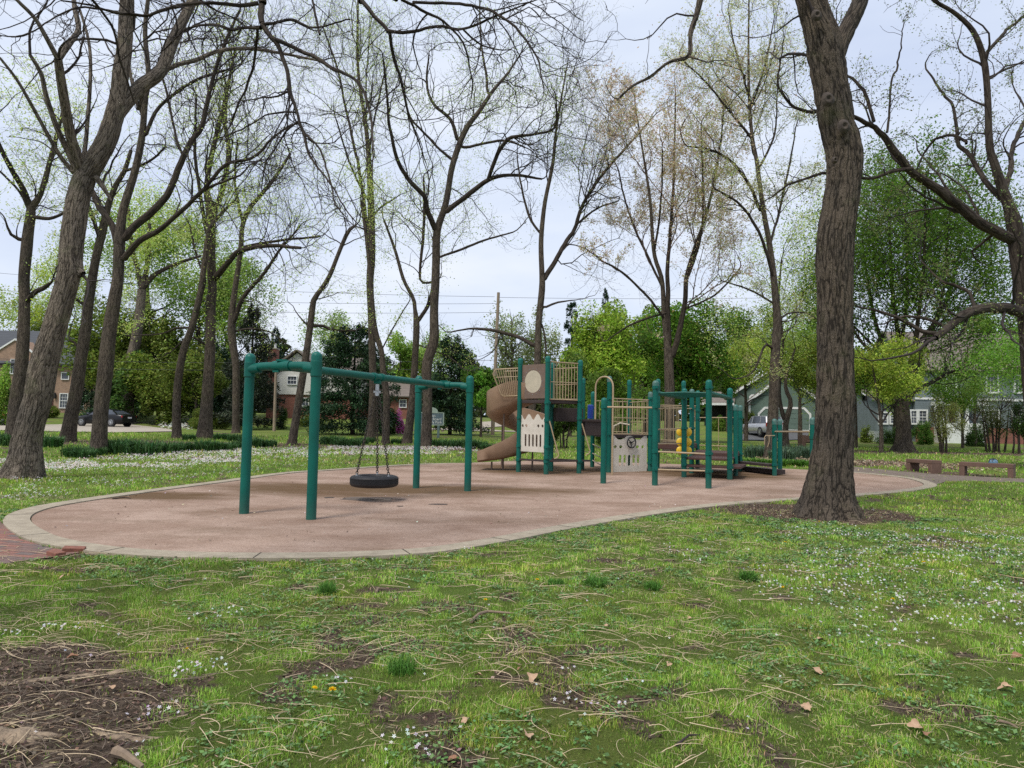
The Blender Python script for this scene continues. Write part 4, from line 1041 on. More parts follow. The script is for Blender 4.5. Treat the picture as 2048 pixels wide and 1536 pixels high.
traced_tree('fuzzy_trunk_tree', 'upright tree with leafy shoots all along its trunk, above the daffodils', [(409, 876, 27), (415, 787, 22), (420, 705, 20), (422, 600, 19), (425, 585, 17), (422, 512, 17), (422, 439, 19), (422, 420, 20), (413, 376, 11), (424, 307, 10), (434, 267, 9), (450, 200, 7), (470, 100, 5)],
            [[(424, 430, 12), (437, 405, 11), (455, 342, 10), (461, 290, 9), (455, 239, 7), (465, 150, 5)], [(428, 558, 14), (450, 535, 12), (475, 506, 11), (505, 496, 9), (542, 491, 8), (600, 497, 6)], [(415, 470, 7), (405, 400, 7), (395, 300, 6), (400, 200, 4)], [(412, 690, 5), (380, 675, 4), (350, 700, 3)]],
            seed=17, dens=(1.0, 1.8, 2.2), twig_r=.01, leaf=dict(n=4200, size=.09, cols=YG, spread=.3, trunk=.18))
traced_tree('wavy_park_tree', 'wavy tree with two narrow stems in front of the dark spruce', [(472, 866, 14), (472, 800, 14), (472, 732, 14), (466, 690, 15), (463, 658, 16), (465, 620, 12), (469, 585, 11), (478, 526, 10), (482, 490, 10), (486, 447, 9), (504, 409, 9), (513, 400, 8), (547, 359, 7), (581, 307, 5)],
            [[(467, 645, 10), (483, 603, 9), (505, 575, 8), (527, 550, 7), (560, 500, 5), (600, 450, 3)], [(486, 447, 6), (480, 420, 6), (470, 360, 5), (475, 280, 4)], [(466, 664, 5), (500, 658, 4), (540, 665, 3), (575, 690, 2)], [(476, 500, 7), (500, 490, 6), (560, 480, 5), (640, 470, 4)]], seed=19, dens=(1.1, 1.8, 2.2), twig_r=.01, leaf=dict(n=1500, size=.08, cols=YG, spread=.2))
traced_tree('snapped_tree', 'slanting tree that bends sharply, behind the swing frame end beam', [(583, 890, 17), (590, 850, 16), (598, 798, 15), (611, 719, 14), (620, 655, 13), (625, 615, 12), (629, 597, 11), (645, 575, 9), (660, 550, 9), (672, 520, 8), (684, 490, 8), (697, 462, 8), (712, 450, 4)],
            [[(623, 652, 7), (645, 652, 6), (665, 660, 5), (709, 661, 4)], [(622, 656, 5), (605, 640, 3), (590, 620, 2)]], seed=21, dens=(.8, 1.5, 2.0), twig_r=.008, leaf=dict(n=500, size=.07, cols=YG, spread=.2))
traced_tree('tall_straight_tree', 'tall straight tree with yellow green shoots, behind the tyre swing', [(742, 882, 17), (746, 782, 15), (744, 687, 14), (742, 623, 14), (740, 560, 15), (743, 513, 16), (742, 410, 14), (737, 308, 10), (730, 239, 8), (716, 137, 6), (716, 0, 4)],
            [[(738, 500, 8), (726, 393, 7), (713, 308, 6), (699, 239, 5), (680, 150, 4), (650, 60, 3)], [(742, 440, 5), (760, 415, 4), (790, 395, 3)], [(737, 330, 5), (750, 240, 4), (770, 150, 3)], [(735, 400, 4), (700, 330, 4), (670, 240, 3)], [(733, 270, 4), (735, 150, 3), (745, 40, 2)]],
            seed=23, dens=(1.15, 1.9, 2.2), lens=(.5, .45, .5), twig_r=.007, up=.13, leaf=dict(n=5200, size=.07, cols=YG, spread=.2, trunk=.3, zmin=6))
traced_tree('thin_twin_tree', 'thin trunk right beside the tall straight tree, behind the swing chains', [(771, 888, 15), (773, 798, 14), (766, 740, 12), (763, 703, 11), (753, 671, 11), (748, 640, 9), (741, 560, 8), (733, 478, 7), (722, 400, 5)], [[(763, 700, 3), (790, 650, 3), (820, 600, 2)]], seed=25, dens=(.8, 1.5, 2.0), twig_r=.008, leaf=dict(n=1200, size=.07, cols=YG, spread=.3))
traced_tree('narrow_forked_tree', 'narrow forked tree just behind the far swing post', [(813, 888, 19), (825, 798, 15), (831, 703, 13), (833, 649, 13), (830, 620, 8), (827, 598, 8), (812, 570, 7), (804, 550, 7), (790, 500, 6), (768, 440, 4)], [[(834, 645, 9), (846, 625, 8), (855, 608, 8), (866, 570, 7), (872, 520, 5)], [(840, 560, 5), (846, 480, 6), (850, 400, 5), (848, 360, 4)], [(836, 690, 3), (890, 710, 3), (930, 740, 2)]], seed=27, dens=(1, 1.6, 2.1), twig_r=.008, leaf=dict(n=2200, size=.07, cols=YG, spread=.3))
traced_tree('central_park_tree', 'dark wide branching tree behind the far swing post, its trunk bulging at knee height', [(852, 892, 22), (855, 798, 19), (853, 745, 20), (857, 715, 21), (868, 681, 20), (868, 623, 17), (871, 560, 17), (872, 523, 16), (873, 472, 16), (878, 448, 14), (891, 410, 13), (898, 370, 12), (904, 335, 12), (918, 290, 12), (935, 253, 11), (959, 222, 9), (986, 181, 7), (1013, 150, 5), (1040, 110, 3)],
            [[(871, 460, 12), (856, 420, 11), (850, 393, 10), (822, 366, 9), (798, 328, 8), (785, 290, 7), (774, 239, 6), (771, 191, 5), (765, 120, 3)], [(915, 280, 8), (901, 239, 7), (867, 205, 6), (856, 164, 5), (862, 110, 3)], [(905, 320, 6), (880, 300, 5), (860, 280, 5), (819, 232, 4), (808, 164, 3)],
             [(890, 425, 11), (915, 405, 10), (942, 386, 10), (976, 362, 9), (1010, 353, 7), (1044, 355, 6), (1085, 362, 4)], [(976, 362, 8), (990, 314, 8), (1014, 277, 8), (1044, 270, 6), (1106, 256, 5), (1112, 205, 3)], [(976, 186, 6), (969, 137, 5), (962, 82, 4), (962, 0, 3)], [(878, 515, 5), (942, 492, 5), (990, 475, 4), (1027, 465, 3)], [(930, 295, 6), (970, 290, 5), (1010, 285, 5), (1050, 300, 3)]],
            seed=29, dens=(1.15, 2.0, 2.6), twig_r=.0085, flare=1.3, kt=18, leaf=dict(n=3600, size=.075, cols=[(.46, .56, .20), (.36, .46, .12)], spread=.25, clump=.42))
traced_tree('slim_forked_tree', 'slim forked tree rising behind the slide tower', [(1061, 905, 16), (1064, 820, 15), (1070, 760, 15), (1075, 723, 14), (1077, 651, 13), (1084, 579, 13), (1084, 550, 11), (1082, 488, 10), (1086, 434, 9), (1092, 393, 8), (1106, 325, 7), (1113, 256, 5), (1133, 137, 3)],
            [[(1087, 560, 11), (1102, 532, 10), (1131, 481, 9), (1150, 452, 8), (1164, 410, 7), (1198, 355, 6), (1249, 294, 5), (1300, 232, 3)], [(1084, 470, 5), (1061, 437, 5), (1044, 376, 4), (1036, 320, 3)], [(1068, 691, 9), (1044, 676, 8), (1008, 665, 7), (975, 660, 6), (943, 658, 4), (907, 665, 3)], [(1089, 615, 5), (1117, 604, 4), (1153, 600, 2)], [(1078, 640, 5), (1088, 660, 4), (1094, 700, 4), (1093, 712, 2)], [(1152, 450, 5), (1190, 420, 4), (1230, 405, 3)]],
            seed=31, dens=(1.1, 2.0, 2.6), twig_r=.0075, D=33, leaf=dict(n=2200, size=.055, cols=[(.22, .20, .13), (.42, .48, .17)], spread=.12))
traced_tree('reddish_budding_tree', 'many stemmed tree with pale pinkish tan buds, above the steering wheel panel', [(1339, 905, 24), (1339, 850, 22), (1339, 777, 20), (1337, 716, 18), (1333, 680, 12), (1328, 633, 10), (1324, 560, 9), (1308, 506, 8), (1300, 400, 6), (1285, 300, 4), (1270, 210, 3)],
            [[(1338, 690, 11), (1339, 615, 10), (1338, 540, 8), (1345, 420, 6), (1350, 300, 4), (1352, 200, 3)], [(1343, 715, 13), (1352, 687, 12), (1366, 615, 10), (1373, 542, 9), (1395, 470, 7), (1420, 398, 6), (1440, 300, 4), (1450, 220, 3)], [(1330, 640, 5), (1290, 590, 5), (1240, 540, 4), (1200, 520, 3)], [(1373, 560, 6), (1400, 480, 5), (1405, 380, 4), (1400, 260, 3)], [(1325, 575, 5), (1290, 500, 5), (1255, 420, 4), (1235, 340, 3)], [(1308, 506, 5), (1320, 420, 4), (1325, 300, 3)], [(1334, 625, 4), (1260, 650, 4), (1215, 680, 2)], [(1366, 620, 4), (1430, 590, 4), (1480, 540, 3)]],
            seed=33, dens=(1.0, 2.1, 2.7), up=.13, twig_r=.007, D=33, twig_mat='twig_red', leaf=dict(n=17000, size=.085, asp=.42, cols=TANL, w=[.35, .3, .1, .25], spread=.08))
traced_tree('budding_tree', 'tall tree with yellowish buds and two sawn off stubs, beside the exercise bar', [(1540, 918, 24), (1543, 870, 21), (1547, 814, 20), (1550, 723, 19), (1554, 660, 17), (1554, 633, 15), (1548, 560, 13), (1539, 488, 11), (1529, 434, 10), (1521, 380, 9), (1513, 320, 8), (1504, 271, 7), (1498, 187, 6), (1497, 83, 4), (1498, 0, 3)],
            [[(1508, 283, 6), (1467, 233, 5), (1425, 175, 4), (1370, 120, 3)], [(1521, 421, 7), (1492, 358, 6), (1440, 305, 5), (1380, 290, 3)], [(1548, 560, 6), (1520, 470, 6), (1480, 410, 5), (1430, 380, 3)], [(1540, 490, 5), (1560, 410, 5), (1575, 330, 4), (1590, 240, 2)], [(1552, 655, 5), (1570, 630, 4), (1610, 625, 3), (1640, 640, 2)], [(1552, 610, 4), (1500, 580, 4), (1440, 560, 2)], [(1500, 220, 5), (1530, 130, 4), (1550, 30, 2)], [(1500, 200, 4), (1470, 100, 4), (1455, 20, 2)], [(1516, 340, 5), (1550, 270, 4), (1560, 180, 2)], [(1547, 700, 6), (1530, 690, 5), (1505, 745, 3), (1470, 760, 2)], [(1552, 640, 9), (1557, 640, 7), (1559, 641, 6)], [(1552, 665, 9), (1557, 666, 7), (1560, 667, 6)]],
            seed=35, dens=(1.3, 2.1, 2.6), up=.12, twig_r=.0075, leaf=dict(n=10500, size=.075, asp=.4, cols=[(.60, .61, .27), (.50, .46, .24), (.44, .52, .16)], spread=.12))
traced_tree('kinked_small_tree', 'small kinked tree behind the exercise bar, in front of the garage door', [(1572, 896, 14), (1571, 857, 11), (1574, 835, 11), (1581, 812, 9), (1581, 800, 8), (1574, 785, 8), (1571, 770, 7), (1575, 740, 5), (1590, 700, 3)], [[(1569, 840, 9), (1563, 815, 8), (1560, 790, 7), (1562, 740, 6), (1568, 680, 5), (1560, 600, 4), (1565, 520, 3)]],
            D=40, seed=37, dens=(1.5, 2.2, 2.4), twig_r=.009, leaf=dict(n=5200, size=.10, cols=YG, spread=.25))
# tree at the right edge: the trunk stands just outside the frame, its limbs sweep in
traced_tree('sweeping_limb_tree', 'dark tree at the park edge whose long limbs sweep over the benches', [(2090, 1060, 44), (2078, 900, 38), (2064, 760, 34), (2054, 640, 31), (2046, 583, 30), (2034, 500, 29), (2029, 450, 29), (2017, 410, 21), (2004, 375, 19), (1990, 330, 16), (1979, 292, 14), (1975, 187, 12), (1967, 117, 12), (1946, 62, 10), (1908, 25, 8), (1867, 0, 7), (1820, -50, 4)],
            [[(2022, 478, 23), (1990, 462, 22), (1950, 437, 21), (1908, 400, 20), (1867, 367, 17), (1825, 337, 15), (1783, 275, 13), (1754, 246, 10), (1704, 221, 8), (1670, 216, 7), (1633, 217, 7), (1596, 200, 6), (1571, 162, 5), (1575, 112, 3)],
             [(1825, 337, 9), (1783, 342, 8), (1742, 350, 6), (1690, 340, 6), (1642, 342, 6), (1600, 355, 5), (1575, 362, 5), (1550, 383, 3)], [(1748, 243, 7), (1729, 187, 7), (1708, 160, 6), (1692, 154, 5)], [(1775, 262, 5), (1787, 175, 4), (1800, 137, 4), (1810, 60, 2)],
             [(2012, 405, 12), (1983, 375, 11), (1950, 308, 9), (1929, 283, 8), (1925, 225, 6), (1900, 180, 5), (1870, 130, 3)], [(1967, 117, 8), (1992, 75, 7), (2048, 25, 5)], [(2010, 380, 10), (2020, 340, 10), (2033, 292, 9), (2060, 230, 8)], [(1935, 285, 6), (1900, 268, 6), (1867, 279, 5), (1850, 310, 4), (1840, 335, 3)], [(1977, 155, 5), (2010, 140, 4), (2048, 130, 3)],
             [(2052, 625, 23), (2001, 619, 22), (1954, 626, 20), (1913, 652, 18), (1885, 670, 15), (1870, 682, 12)], [(1880, 668, 9), (1843, 664, 9), (1800, 645, 7), (1764, 636, 6), (1704, 623, 4)], [(1900, 658, 7), (1860, 642, 6), (1811, 639, 5), (1770, 652, 3)], [(1951, 622, 8), (1945, 600, 7), (1935, 582, 7), (1905, 570, 6), (1875, 563, 5), (1840, 530, 3)],
             [(1905, 395, 6), (1870, 340, 4), (1830, 300, 3)], [(1960, 440, 6), (1930, 380, 4), (1880, 350, 3), (1820, 355, 2)], [(1990, 465, 7), (1960, 490, 5), (1945, 500, 4), (1960, 520, 2)]],
            D=14.5, bark='bark_dark', seed=39, dens=(1.5, 2.6, 3.0), twig_r=.0042, lens_cap=1.6, step=.15, kt=20, dYs=[-1.5, -.6, .4, .6, 2, 1, 2, 1, 1, -1.5, .6, .5, .8, 1, 1, 1], leaf=dict(n=4200, size=.04, cols=[(.24, .32, .10), (.20, .19, .09)], spread=.06))
# overhanging tree: it stands beside the camera, outside the frame; its limbs hang into the top of the view
def world_limb_tree():
    rng = np.random.default_rng(55)
    base = np.array([-5.2, 3.4, 0.0]); t = thing('overhanging_tree', 'dark bare limbs and drooping twigs that hang into the top of the view', 'tree', tuple(base))
    tb, br, tw = Acc(), Acc(), Acc()
    top = P(523, -90, 8.0)
    tp = np.array([base, [-5.15, 3.45, 1.5], [-5.0, 3.7, 3.4], [-4.6, 4.3, 5.4], [-4.0, 5.3, 6.9]])
    pts, rad, s = resample(tp, [.36, .28, .25, .2, .15], .15); fl = 1 + .5 * np.exp(-s / .35)
    V, F, B = tube_np(pts, rad * fl, 28); tb.add(V, F, B)
    def w(path): return np.array([P(x, y, Y) for x, y, w_, Y in path]), np.array([w_ * Y / FPX / 2 for x, y, w_, Y in path])
    main = np.array([[-4.0, 5.3, 6.9], [-3.4, 6.4, 7.6], list(top), list(P(521, -20, 8.0)), list(P(523, 10, 8.0))]); 
    limbs = [(main, [.15, .09, .055, .05, .046])]
    m2 = np.array([[-3.4, 6.4, 7.6], [-2.6, 7.4, 7.9], list(P(700, -60, 7.6)), list(P(723, 0, 7.4))]); limbs.append((m2, [.085, .06, .035, .03]))
    m3 = np.array([[-2.6, 7.4, 7.9], [-1.6, 7.4, 7.6], list(P(790, -30, 7.0)), list(P(805, 0, 6.9))]); limbs.append((m3, [.05, .04, .024, .02]))
    TR = [([(523, 10, 13), (523, 30, 13), (525, 46, 11)], 8.0, -.1), ([(516, 6, 9), (480, 10, 8), (427, 7, 7), (359, 14, 7), (300, 34, 6), (273, 32, 6), (222, 24, 5), (178, 10, 4), (120, 0, 3)], 8.0, -.8),
          ([(273, 32, 4), (200, 18, 4), (150, 18, 4), (103, 41, 3), (51, 72, 3), (0, 72, 2)], 7.7, -.9), ([(522, 56, 8), (490, 58, 6), (461, 60, 6), (427, 51, 5), (376, 62, 4), (345, 92, 3), (320, 110, 2)], 7.9, .9),
          ([(523, 50, 7), (550, 48, 6), (581, 41, 6), (605, 50, 5), (632, 56, 4), (700, 38, 3)], 7.9, -.9), ([(525, 48, 11), (540, 70, 10), (554, 85, 9), (565, 110, 9), (574, 137, 8), (581, 181, 8), (590, 205, 7), (598, 235, 6), (612, 267, 6), (624, 308, 5), (651, 345, 4), (679, 386, 3), (700, 420, 3), (726, 451, 2)], 7.9, -1.4),
          ([(545, 76, 9), (590, 95, 8), (632, 116, 8), (670, 138, 7), (700, 154, 6), (720, 178, 6), (732, 210, 5), (737, 239, 5), (740, 290, 3), (738, 340, 2)], 7.8, -1.8), ([(515, 52, 6), (512, 90, 6), (506, 130, 5), (495, 160, 5), (489, 178, 4), (472, 212, 4), (462, 245, 3), (450, 262, 2)], 7.9, .9),
          ([(581, 181, 5), (560, 190, 4), (520, 196, 3), (480, 200, 2)], 7.5, .7), ([(590, 225, 4), (560, 225, 4), (530, 232, 3), (480, 260, 3), (440, 275, 2)], 7.4, .9), ([(598, 240, 4), (575, 262, 4), (555, 290, 3), (530, 330, 3), (520, 380, 2)], 7.3, .6),
          ([(612, 270, 5), (640, 300, 4), (655, 340, 4), (668, 400, 3), (690, 430, 2)], 7.2, -.8), ([(723, 0, 9), (735, 14, 9), (747, 27, 8), (765, 45, 8), (777, 60, 8)], 7.4, -.2), ([(777, 60, 7), (798, 64, 7), (819, 63, 7), (850, 58, 6), (890, 56, 6), (928, 60, 5), (965, 48, 5), (1003, 32, 4), (1050, 14, 3), (1092, 0, 2)], 7.2, -1.0),
          ([(778, 62, 7), (784, 95, 7), (791, 126, 7), (800, 150, 6), (805, 171, 6), (812, 205, 5), (819, 239, 5), (828, 262, 4), (836, 284, 3), (850, 330, 2)], 7.2, .9), ([(805, 0, 6), (830, 12, 6), (856, 27, 6), (885, 42, 5), (901, 55, 5), (915, 70, 4), (928, 85, 4), (938, 110, 4), (942, 137, 3), (949, 171, 3), (945, 200, 2)], 6.9, .8),
          ([(826, 4, 6), (870, 7, 6), (925, 9, 6), (950, 13, 6), (976, 21, 6), (1010, 41, 5), (1035, 68, 5), (1058, 99, 4), (1072, 125, 4), (1078, 160, 3), (1085, 185, 3)], 6.9, -1.0), ([(1010, 41, 3), (1030, 30, 3), (1060, 15, 2)], 6.6, .4),
          ([(640, 70, 5), (630, 30, 5), (620, -20, 4)], 7.6, .5), ([(400, 0, 5), (430, 20, 4), (470, 38, 3), (500, 60, 3)], 7.9, .2), ([(180, -5, 6), (205, 25, 5), (225, 60, 5), (235, 110, 4), (250, 150, 4), (270, 200, 3)], 7.0, .8),
          ([(928, 60, 4), (960, 85, 4), (990, 95, 3), (1028, 98, 2)], 7.0, .5), ([(856, 27, 4), (835, 60, 3), (830, 100, 3), (845, 150, 2)], 6.8, .4)]
    k = .0
    for path, Y, dY in TR:
        d = np.r_[0, np.cumsum([math.hypot(a[0] - b[0], a[1] - b[1]) for a, b in zip(path[:-1], path[1:])])]; d = d / d[-1]
        p, r = w([(x, y, wd, Y + dY * q) for (x, y, wd), q in zip(path, d)]); limbs.append((p, list(r)))
    # carry the traced left limb down from the main arch
    l4 = np.array([[-4.0, 5.3, 6.9], list(P(60, -220, 6.6)), list(P(150, -60, 6.9)), list(P(180, -5, 7.0))]); limbs.append((l4, [.08, .045, .03, .022]))
    PLm, RLm = [], []
    for i, (p, r) in enumerate(limbs):
        p, r, s = resample(p, r, .07); p = p + np.cumsum(rng.normal(size=p.shape) * .0035, 0)
        V, F, B = tube_np(p, r, 9); br.add(V, F, B)
        if i >= 3: PLm.append(p); RLm.append(r)
    S, T, Rr, LL, tt = sample_parents(PLm, RLm, 4.2, .1, rng)
    tips = [(p[-1], unit((p[-1] - p[-4])[None])[0]) for p in PLm]
    S = np.concatenate([S, np.array([q[0] for q in tips])]); Dv = np.concatenate([spread(T, rng.uniform(.4, 1.1, len(T)), rng), np.array([q[1] for q in tips])]); Rr = np.concatenate([Rr, np.full(len(tips), .006)])
    ln = rng.uniform(.25, 1.35, len(S)) * np.clip(Rr / .012, .6, 1.3)
    P1, R1 = grow(S, unit(Dv + [0, 0, -.35]), ln, np.clip(Rr * .5, .0042, .009), .0028, 12, .22, -.035, rng); V, F = batch_tubes(P1, R1, 5); tw.add(V, F)
    S, T, Rr, LL, tt = sample_parents(list(P1), list(R1), 6.0, .1, rng)
    P2, R2 = grow(S, spread(T, rng.uniform(.5, 1.2, len(T)), rng), LL * rng.uniform(.25, .6, len(S)), np.clip(Rr * .7, .0027, .0045), .0022, 8, .26, -.01, rng); V, F = batch_tubes(P2, R2, 4); tw.add(V, F)
    S, T, Rr, LL, tt = sample_parents(list(P2), list(R2), 7.0, .2, rng)
    P3, R3 = grow(S, spread(T, rng.uniform(.5, 1.2, len(T)), rng), rng.uniform(.03, .13, len(S)), np.full(len(S), .0023), .002, 4, .2, .05, rng); V, F = batch_tubes(P3, R3, 3); tw.add(V, F)
    tb.build('trunk', M['bark_mid'], t, base); br.build('limb', M['bark_dark'], t, base); tw.build('twigs', M['twig_dark'], t, base, False)
M['twig_dark'] = simple('dark_twig', (.035, .024, .024), (.02, .014, .014), .9)
world_limb_tree()

# ---------------------------------------------------------------- leafy background trees, shrubs, conifers
def blob_points(n, c, r, rng, lumps=14, hollow=.35, seed=0):
    """points in a lumpy crown: clumps spread through an ellipsoid"""
    lc = unit(rng.normal(size=(lumps, 3))) * rng.uniform(.35, .95, (lumps, 1)); lc[:, 2] = lc[:, 2] * .9 + .05
    lr = rng.uniform(.24, .46, lumps)
    k = rng.integers(0, lumps, n); d = unit(rng.normal(size=(n, 3))) * (rng.random((n, 1)) ** .45) * lr[k][:, None]
    p = (lc[k] + d); return np.array(c) + p * np.array(r), k
def leafy(name, label, px, base_py, top_py, wpx, D=None, n=6000, leaf=.17, cols=FG, w=None, seed=1, cat='tree', trunk_w=None, crown_bottom=None, ground=False, lumps=16, group=None, light=1.0, squash=.8, stems=1, tw=True):
    rng = np.random.default_rng(seed)
    g = G(px, base_py) if D is None else P(px, base_py, D)
    Y0 = g.y; z0 = float(terr(Y0)); base = np.array([g.x, Y0, z0])
    t = thing(name, label, cat, tuple(base), 0, group)
    zt = P(px, top_py, Y0).z - z0; zb = (P(px, crown_bottom, Y0).z - z0) if crown_bottom else .1 * zt
    if ground: zb = -.45 * zt
    rx = wpx * Y0 / FPX / 2; rz = (zt - zb) / 2; c = np.array([0, 0, zb + rz])
    n = int(n * 2.3); light *= 1.55; leaf *= .86
    pts, k = blob_points(n, c, (rx * .95, rx * squash, rz), rng, lumps)
    ok = pts[:, 2] > max(zb * .6 - .1, .04); pts = pts[ok]; k = k[ok]
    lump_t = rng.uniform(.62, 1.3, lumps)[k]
    tb = Acc(); r0 = (trunk_w * Y0 / FPX / 2) if trunk_w else .035 * zt * .5
    for s_ in range(stems):
        dx = rng.normal() * .25 * (stems > 1); top = np.array([rng.normal() * .1 * rx + dx * 2, rng.normal() * .1 * rx, zt * .8])
        p, r, s = resample(np.array([[dx, rng.normal() * .1 * (stems > 1), -.1], [dx * 1.3, 0, zt * .3], top]), [r0 * 1.15, r0 * .8, r0 * .25], .6); V, F, B = tube_np(p, r, 10); tb.add(V, F, B)
        if s_ == 0: P0, R0 = p, r
    tb.build('trunk', M['bark_mid'], t, (0, 0, 0))
    if tw:
        got = sample_parents([P0], [R0], 26 / zt, .25, rng)
        if got:
            S, T, Rr, LL, tt = got; d = unit(np.stack([rng.normal(size=len(S)) * rx, rng.normal(size=len(S)) * rx * squash, np.full(len(S), rx * .9)], 1))
            P1, R1 = grow(S, d, rx * rng.uniform(.5, 1.0, len(S)) * (1.1 - .4 * tt), np.clip(Rr * .6, .02, .12), .012, 7, .12, .05, rng); ac = Acc(); V, F = batch_tubes(P1, R1, 5); ac.add(V, F)
            S, T, Rr, LL, tt = sample_parents(list(P1), list(R1), 2.0, .2, rng)
            P2, R2 = grow(S, spread(T, rng.uniform(.4, 1, len(T)), rng), LL * rng.uniform(.25, .5, len(S)), Rr * .5, .008, 5, .15, .05, rng); V, F = batch_tubes(P2, R2, 3); ac.add(V, F)
            ac.build('limb', M['twig'], t, (0, 0, 0), False)
    m = len(pts); sz = leaf * 1.12 * rng.uniform(.6, 1.35, m)
    V, F = leafquads(pts, randdir(m, .7), np.array([[0, 0, .7]]) + rng.normal(size=(m, 3)) * .8, sz, sz * .6)
    # each leaf clump takes its own random tone
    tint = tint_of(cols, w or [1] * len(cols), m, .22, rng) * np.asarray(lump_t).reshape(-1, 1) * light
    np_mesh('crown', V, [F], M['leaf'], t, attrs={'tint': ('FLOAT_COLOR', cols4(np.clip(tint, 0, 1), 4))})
    return t
OLIVE = [(.11, .15, .022), (.07, .105, .015), (.16, .20, .04)]
BRIGHT = [(.15, .25, .035), (.21, .31, .055), (.10, .18, .025)]
YEL = [(.26, .33, .05), (.33, .38, .07), (.18, .25, .035)]
DARKG = [(.035, .075, .015), (.055, .10, .02), (.025, .05, .012)]
leafy('background_tree', 'olive green leafy tree mass behind the black sedan', 225, 848, 590, 190, D=66, n=9000, leaf=.30, cols=OLIVE, seed=61, crown_bottom=835, lumps=26)
leafy('background_tree', 'dense olive tree between the sedan and the crooked thin tree', 315, 848, 640, 170, D=64, n=8000, leaf=.28, cols=OLIVE, seed=62, crown_bottom=835, lumps=24)
leafy('background_tree', 'tall airy green tree above the sedan', 290, 848, 400, 260, D=72, n=8000, leaf=.24, cols=[(.20, .30, .05), (.14, .22, .035)], seed=63, crown_bottom=640, lumps=30)
leafy('background_tree', 'light green tree behind the crooked thin tree', 395, 850, 520, 190, D=68, n=7500, leaf=.26, cols=[(.17, .25, .045), (.11, .17, .03)], seed=64, crown_bottom=800, lumps=26)
leafy('background_tree', 'low olive tree behind the clipped round bush', 390, 850, 690, 150, D=60, n=5000, leaf=.24, cols=OLIVE, seed=65, crown_bottom=835)
leafy('background_tree', 'thin leafed tree rising over the brick house roof', 105, 840, 470, 170, D=90, n=4200, leaf=.25, cols=YEL, seed=66, crown_bottom=660, lumps=22)
leafy('background_tree', 'small tree peeking over the ridge of the brick house', 75, 840, 625, 60, D=96, n=1500, leaf=.25, cols=OLIVE, seed=67, crown_bottom=690)
leafy('background_tree', 'pale green tree behind the round dark pine', 795, 850, 670, 90, D=82, n=3600, leaf=.28, cols=BRIGHT, seed=68, crown_bottom=790)
leafy('background_tree', 'faint green tree between the two dark pines', 830, 850, 690, 70, D=90, n=2200, leaf=.28, cols=YEL, seed=69, crown_bottom=790)
leafy('street_tree', 'small bright green street tree in front of the pink driveway', 962, 860, 733, 92, D=50, n=5200, leaf=.20, cols=[(.10, .21, .03), (.15, .28, .04)], seed=70, crown_bottom=832, trunk_w=5)
leafy('background_tree', 'sparse grey green tree beside the tall utility pole', 1022, 860, 585, 130, D=68, n=2600, leaf=.22, cols=[(.18, .22, .08), (.12, .15, .06)], seed=71, crown_bottom=800, lumps=22)
leafy('background_tree', 'thin pale tree right behind the slim forked tree', 1085, 860, 620, 110, D=72, n=2600, leaf=.22, cols=[(.22, .26, .10), (.15, .18, .07)], seed=72, crown_bottom=800, lumps=22)
leafy('background_tree', 'dense olive tree behind the tall slide tower', 1140, 865, 690, 110, D=56, n=5600, leaf=.22, cols=[(.10, .155, .03), (.07, .11, .02), (.14, .2, .045)], seed=73, crown_bottom=850)
leafy('background_tree', 'tall yellow green rounded tree with a dark spire behind it', 1200, 865, 598, 180, D=58, n=13000, leaf=.23, cols=[(.20, .29, .035), (.14, .22, .025), (.26, .34, .05)], seed=74, crown_bottom=840, lumps=34)
leafy('background_tree', 'yellow green tree leaning out behind the reddish budding tree', 1290, 865, 610, 120, D=62, n=5500, leaf=.24, cols=[(.19, .27, .04), (.13, .20, .03)], seed=75, crown_bottom=800, lumps=22)
leafy('background_tree', 'broad deep green tree behind the overhead ladder', 1370, 868, 604, 235, D=46, n=15000, leaf=.20, cols=[(.085, .175, .02), (.055, .12, .014), (.13, .22, .03), (.17, .14, .04)], w=[.4, .3, .25, .05], seed=76, crown_bottom=815, lumps=40)
leafy('shrub', 'feathery bright shrub behind the tan hoop', 1235, 895, 742, 150, D=39, n=8000, leaf=.13, cols=BRIGHT, seed=77, cat='shrub', crown_bottom=880, stems=3)
leafy('shrub', 'dark leafy shrub below the slide tower deck', 1130, 912, 812, 100, D=35, n=5200, leaf=.10, cols=[(.06, .11, .02), (.10, .16, .03), (.035, .06, .012)], seed=78, cat='shrub', crown_bottom=905, stems=4)
leafy('shrub', 'dark leafy shrub behind the steering wheel panel', 1215, 912, 822, 90, D=35.5, n=4200, leaf=.10, cols=[(.06, .11, .02), (.10, .16, .03)], seed=79, cat='shrub', crown_bottom=905, stems=4)
leafy('background_tree', 'light green tree over the green garage roof', 1500, 860, 610, 170, D=80, n=7500, leaf=.27, cols=[(.16, .25, .04), (.11, .18, .03)], seed=80, crown_bottom=770, lumps=26)
leafy('background_tree', 'green tree behind the garage gable, by the thick trunk', 1610, 862, 580, 170, D=84, n=4200, leaf=.28, cols=[(.15, .25, .035), (.10, .18, .025)], seed=81, crown_bottom=790, lumps=26)
leafy('dogwood', 'yellow green dogwood in flat layers in front of the garage', 1650, 890, 685, 230, D=44, n=7000, leaf=.15, cols=YEL, seed=82, cat='tree', crown_bottom=812, lumps=30, trunk_w=5, light=.9)
leafy('young_park_tree', 'thin young tree with gold green leaves just past the big trunk', 1762, 907, 670, 170, n=5500, leaf=.11, cols=YEL, seed=83, crown_bottom=810, trunk_w=8, lumps=26)
leafy('young_park_tree', 'slighter young tree between the big trunk and the gold green one', 1713, 897, 700, 80, n=3200, leaf=.11, cols=[(.20, .28, .05), (.14, .22, .03)], seed=84, crown_bottom=800, trunk_w=5, lumps=20)
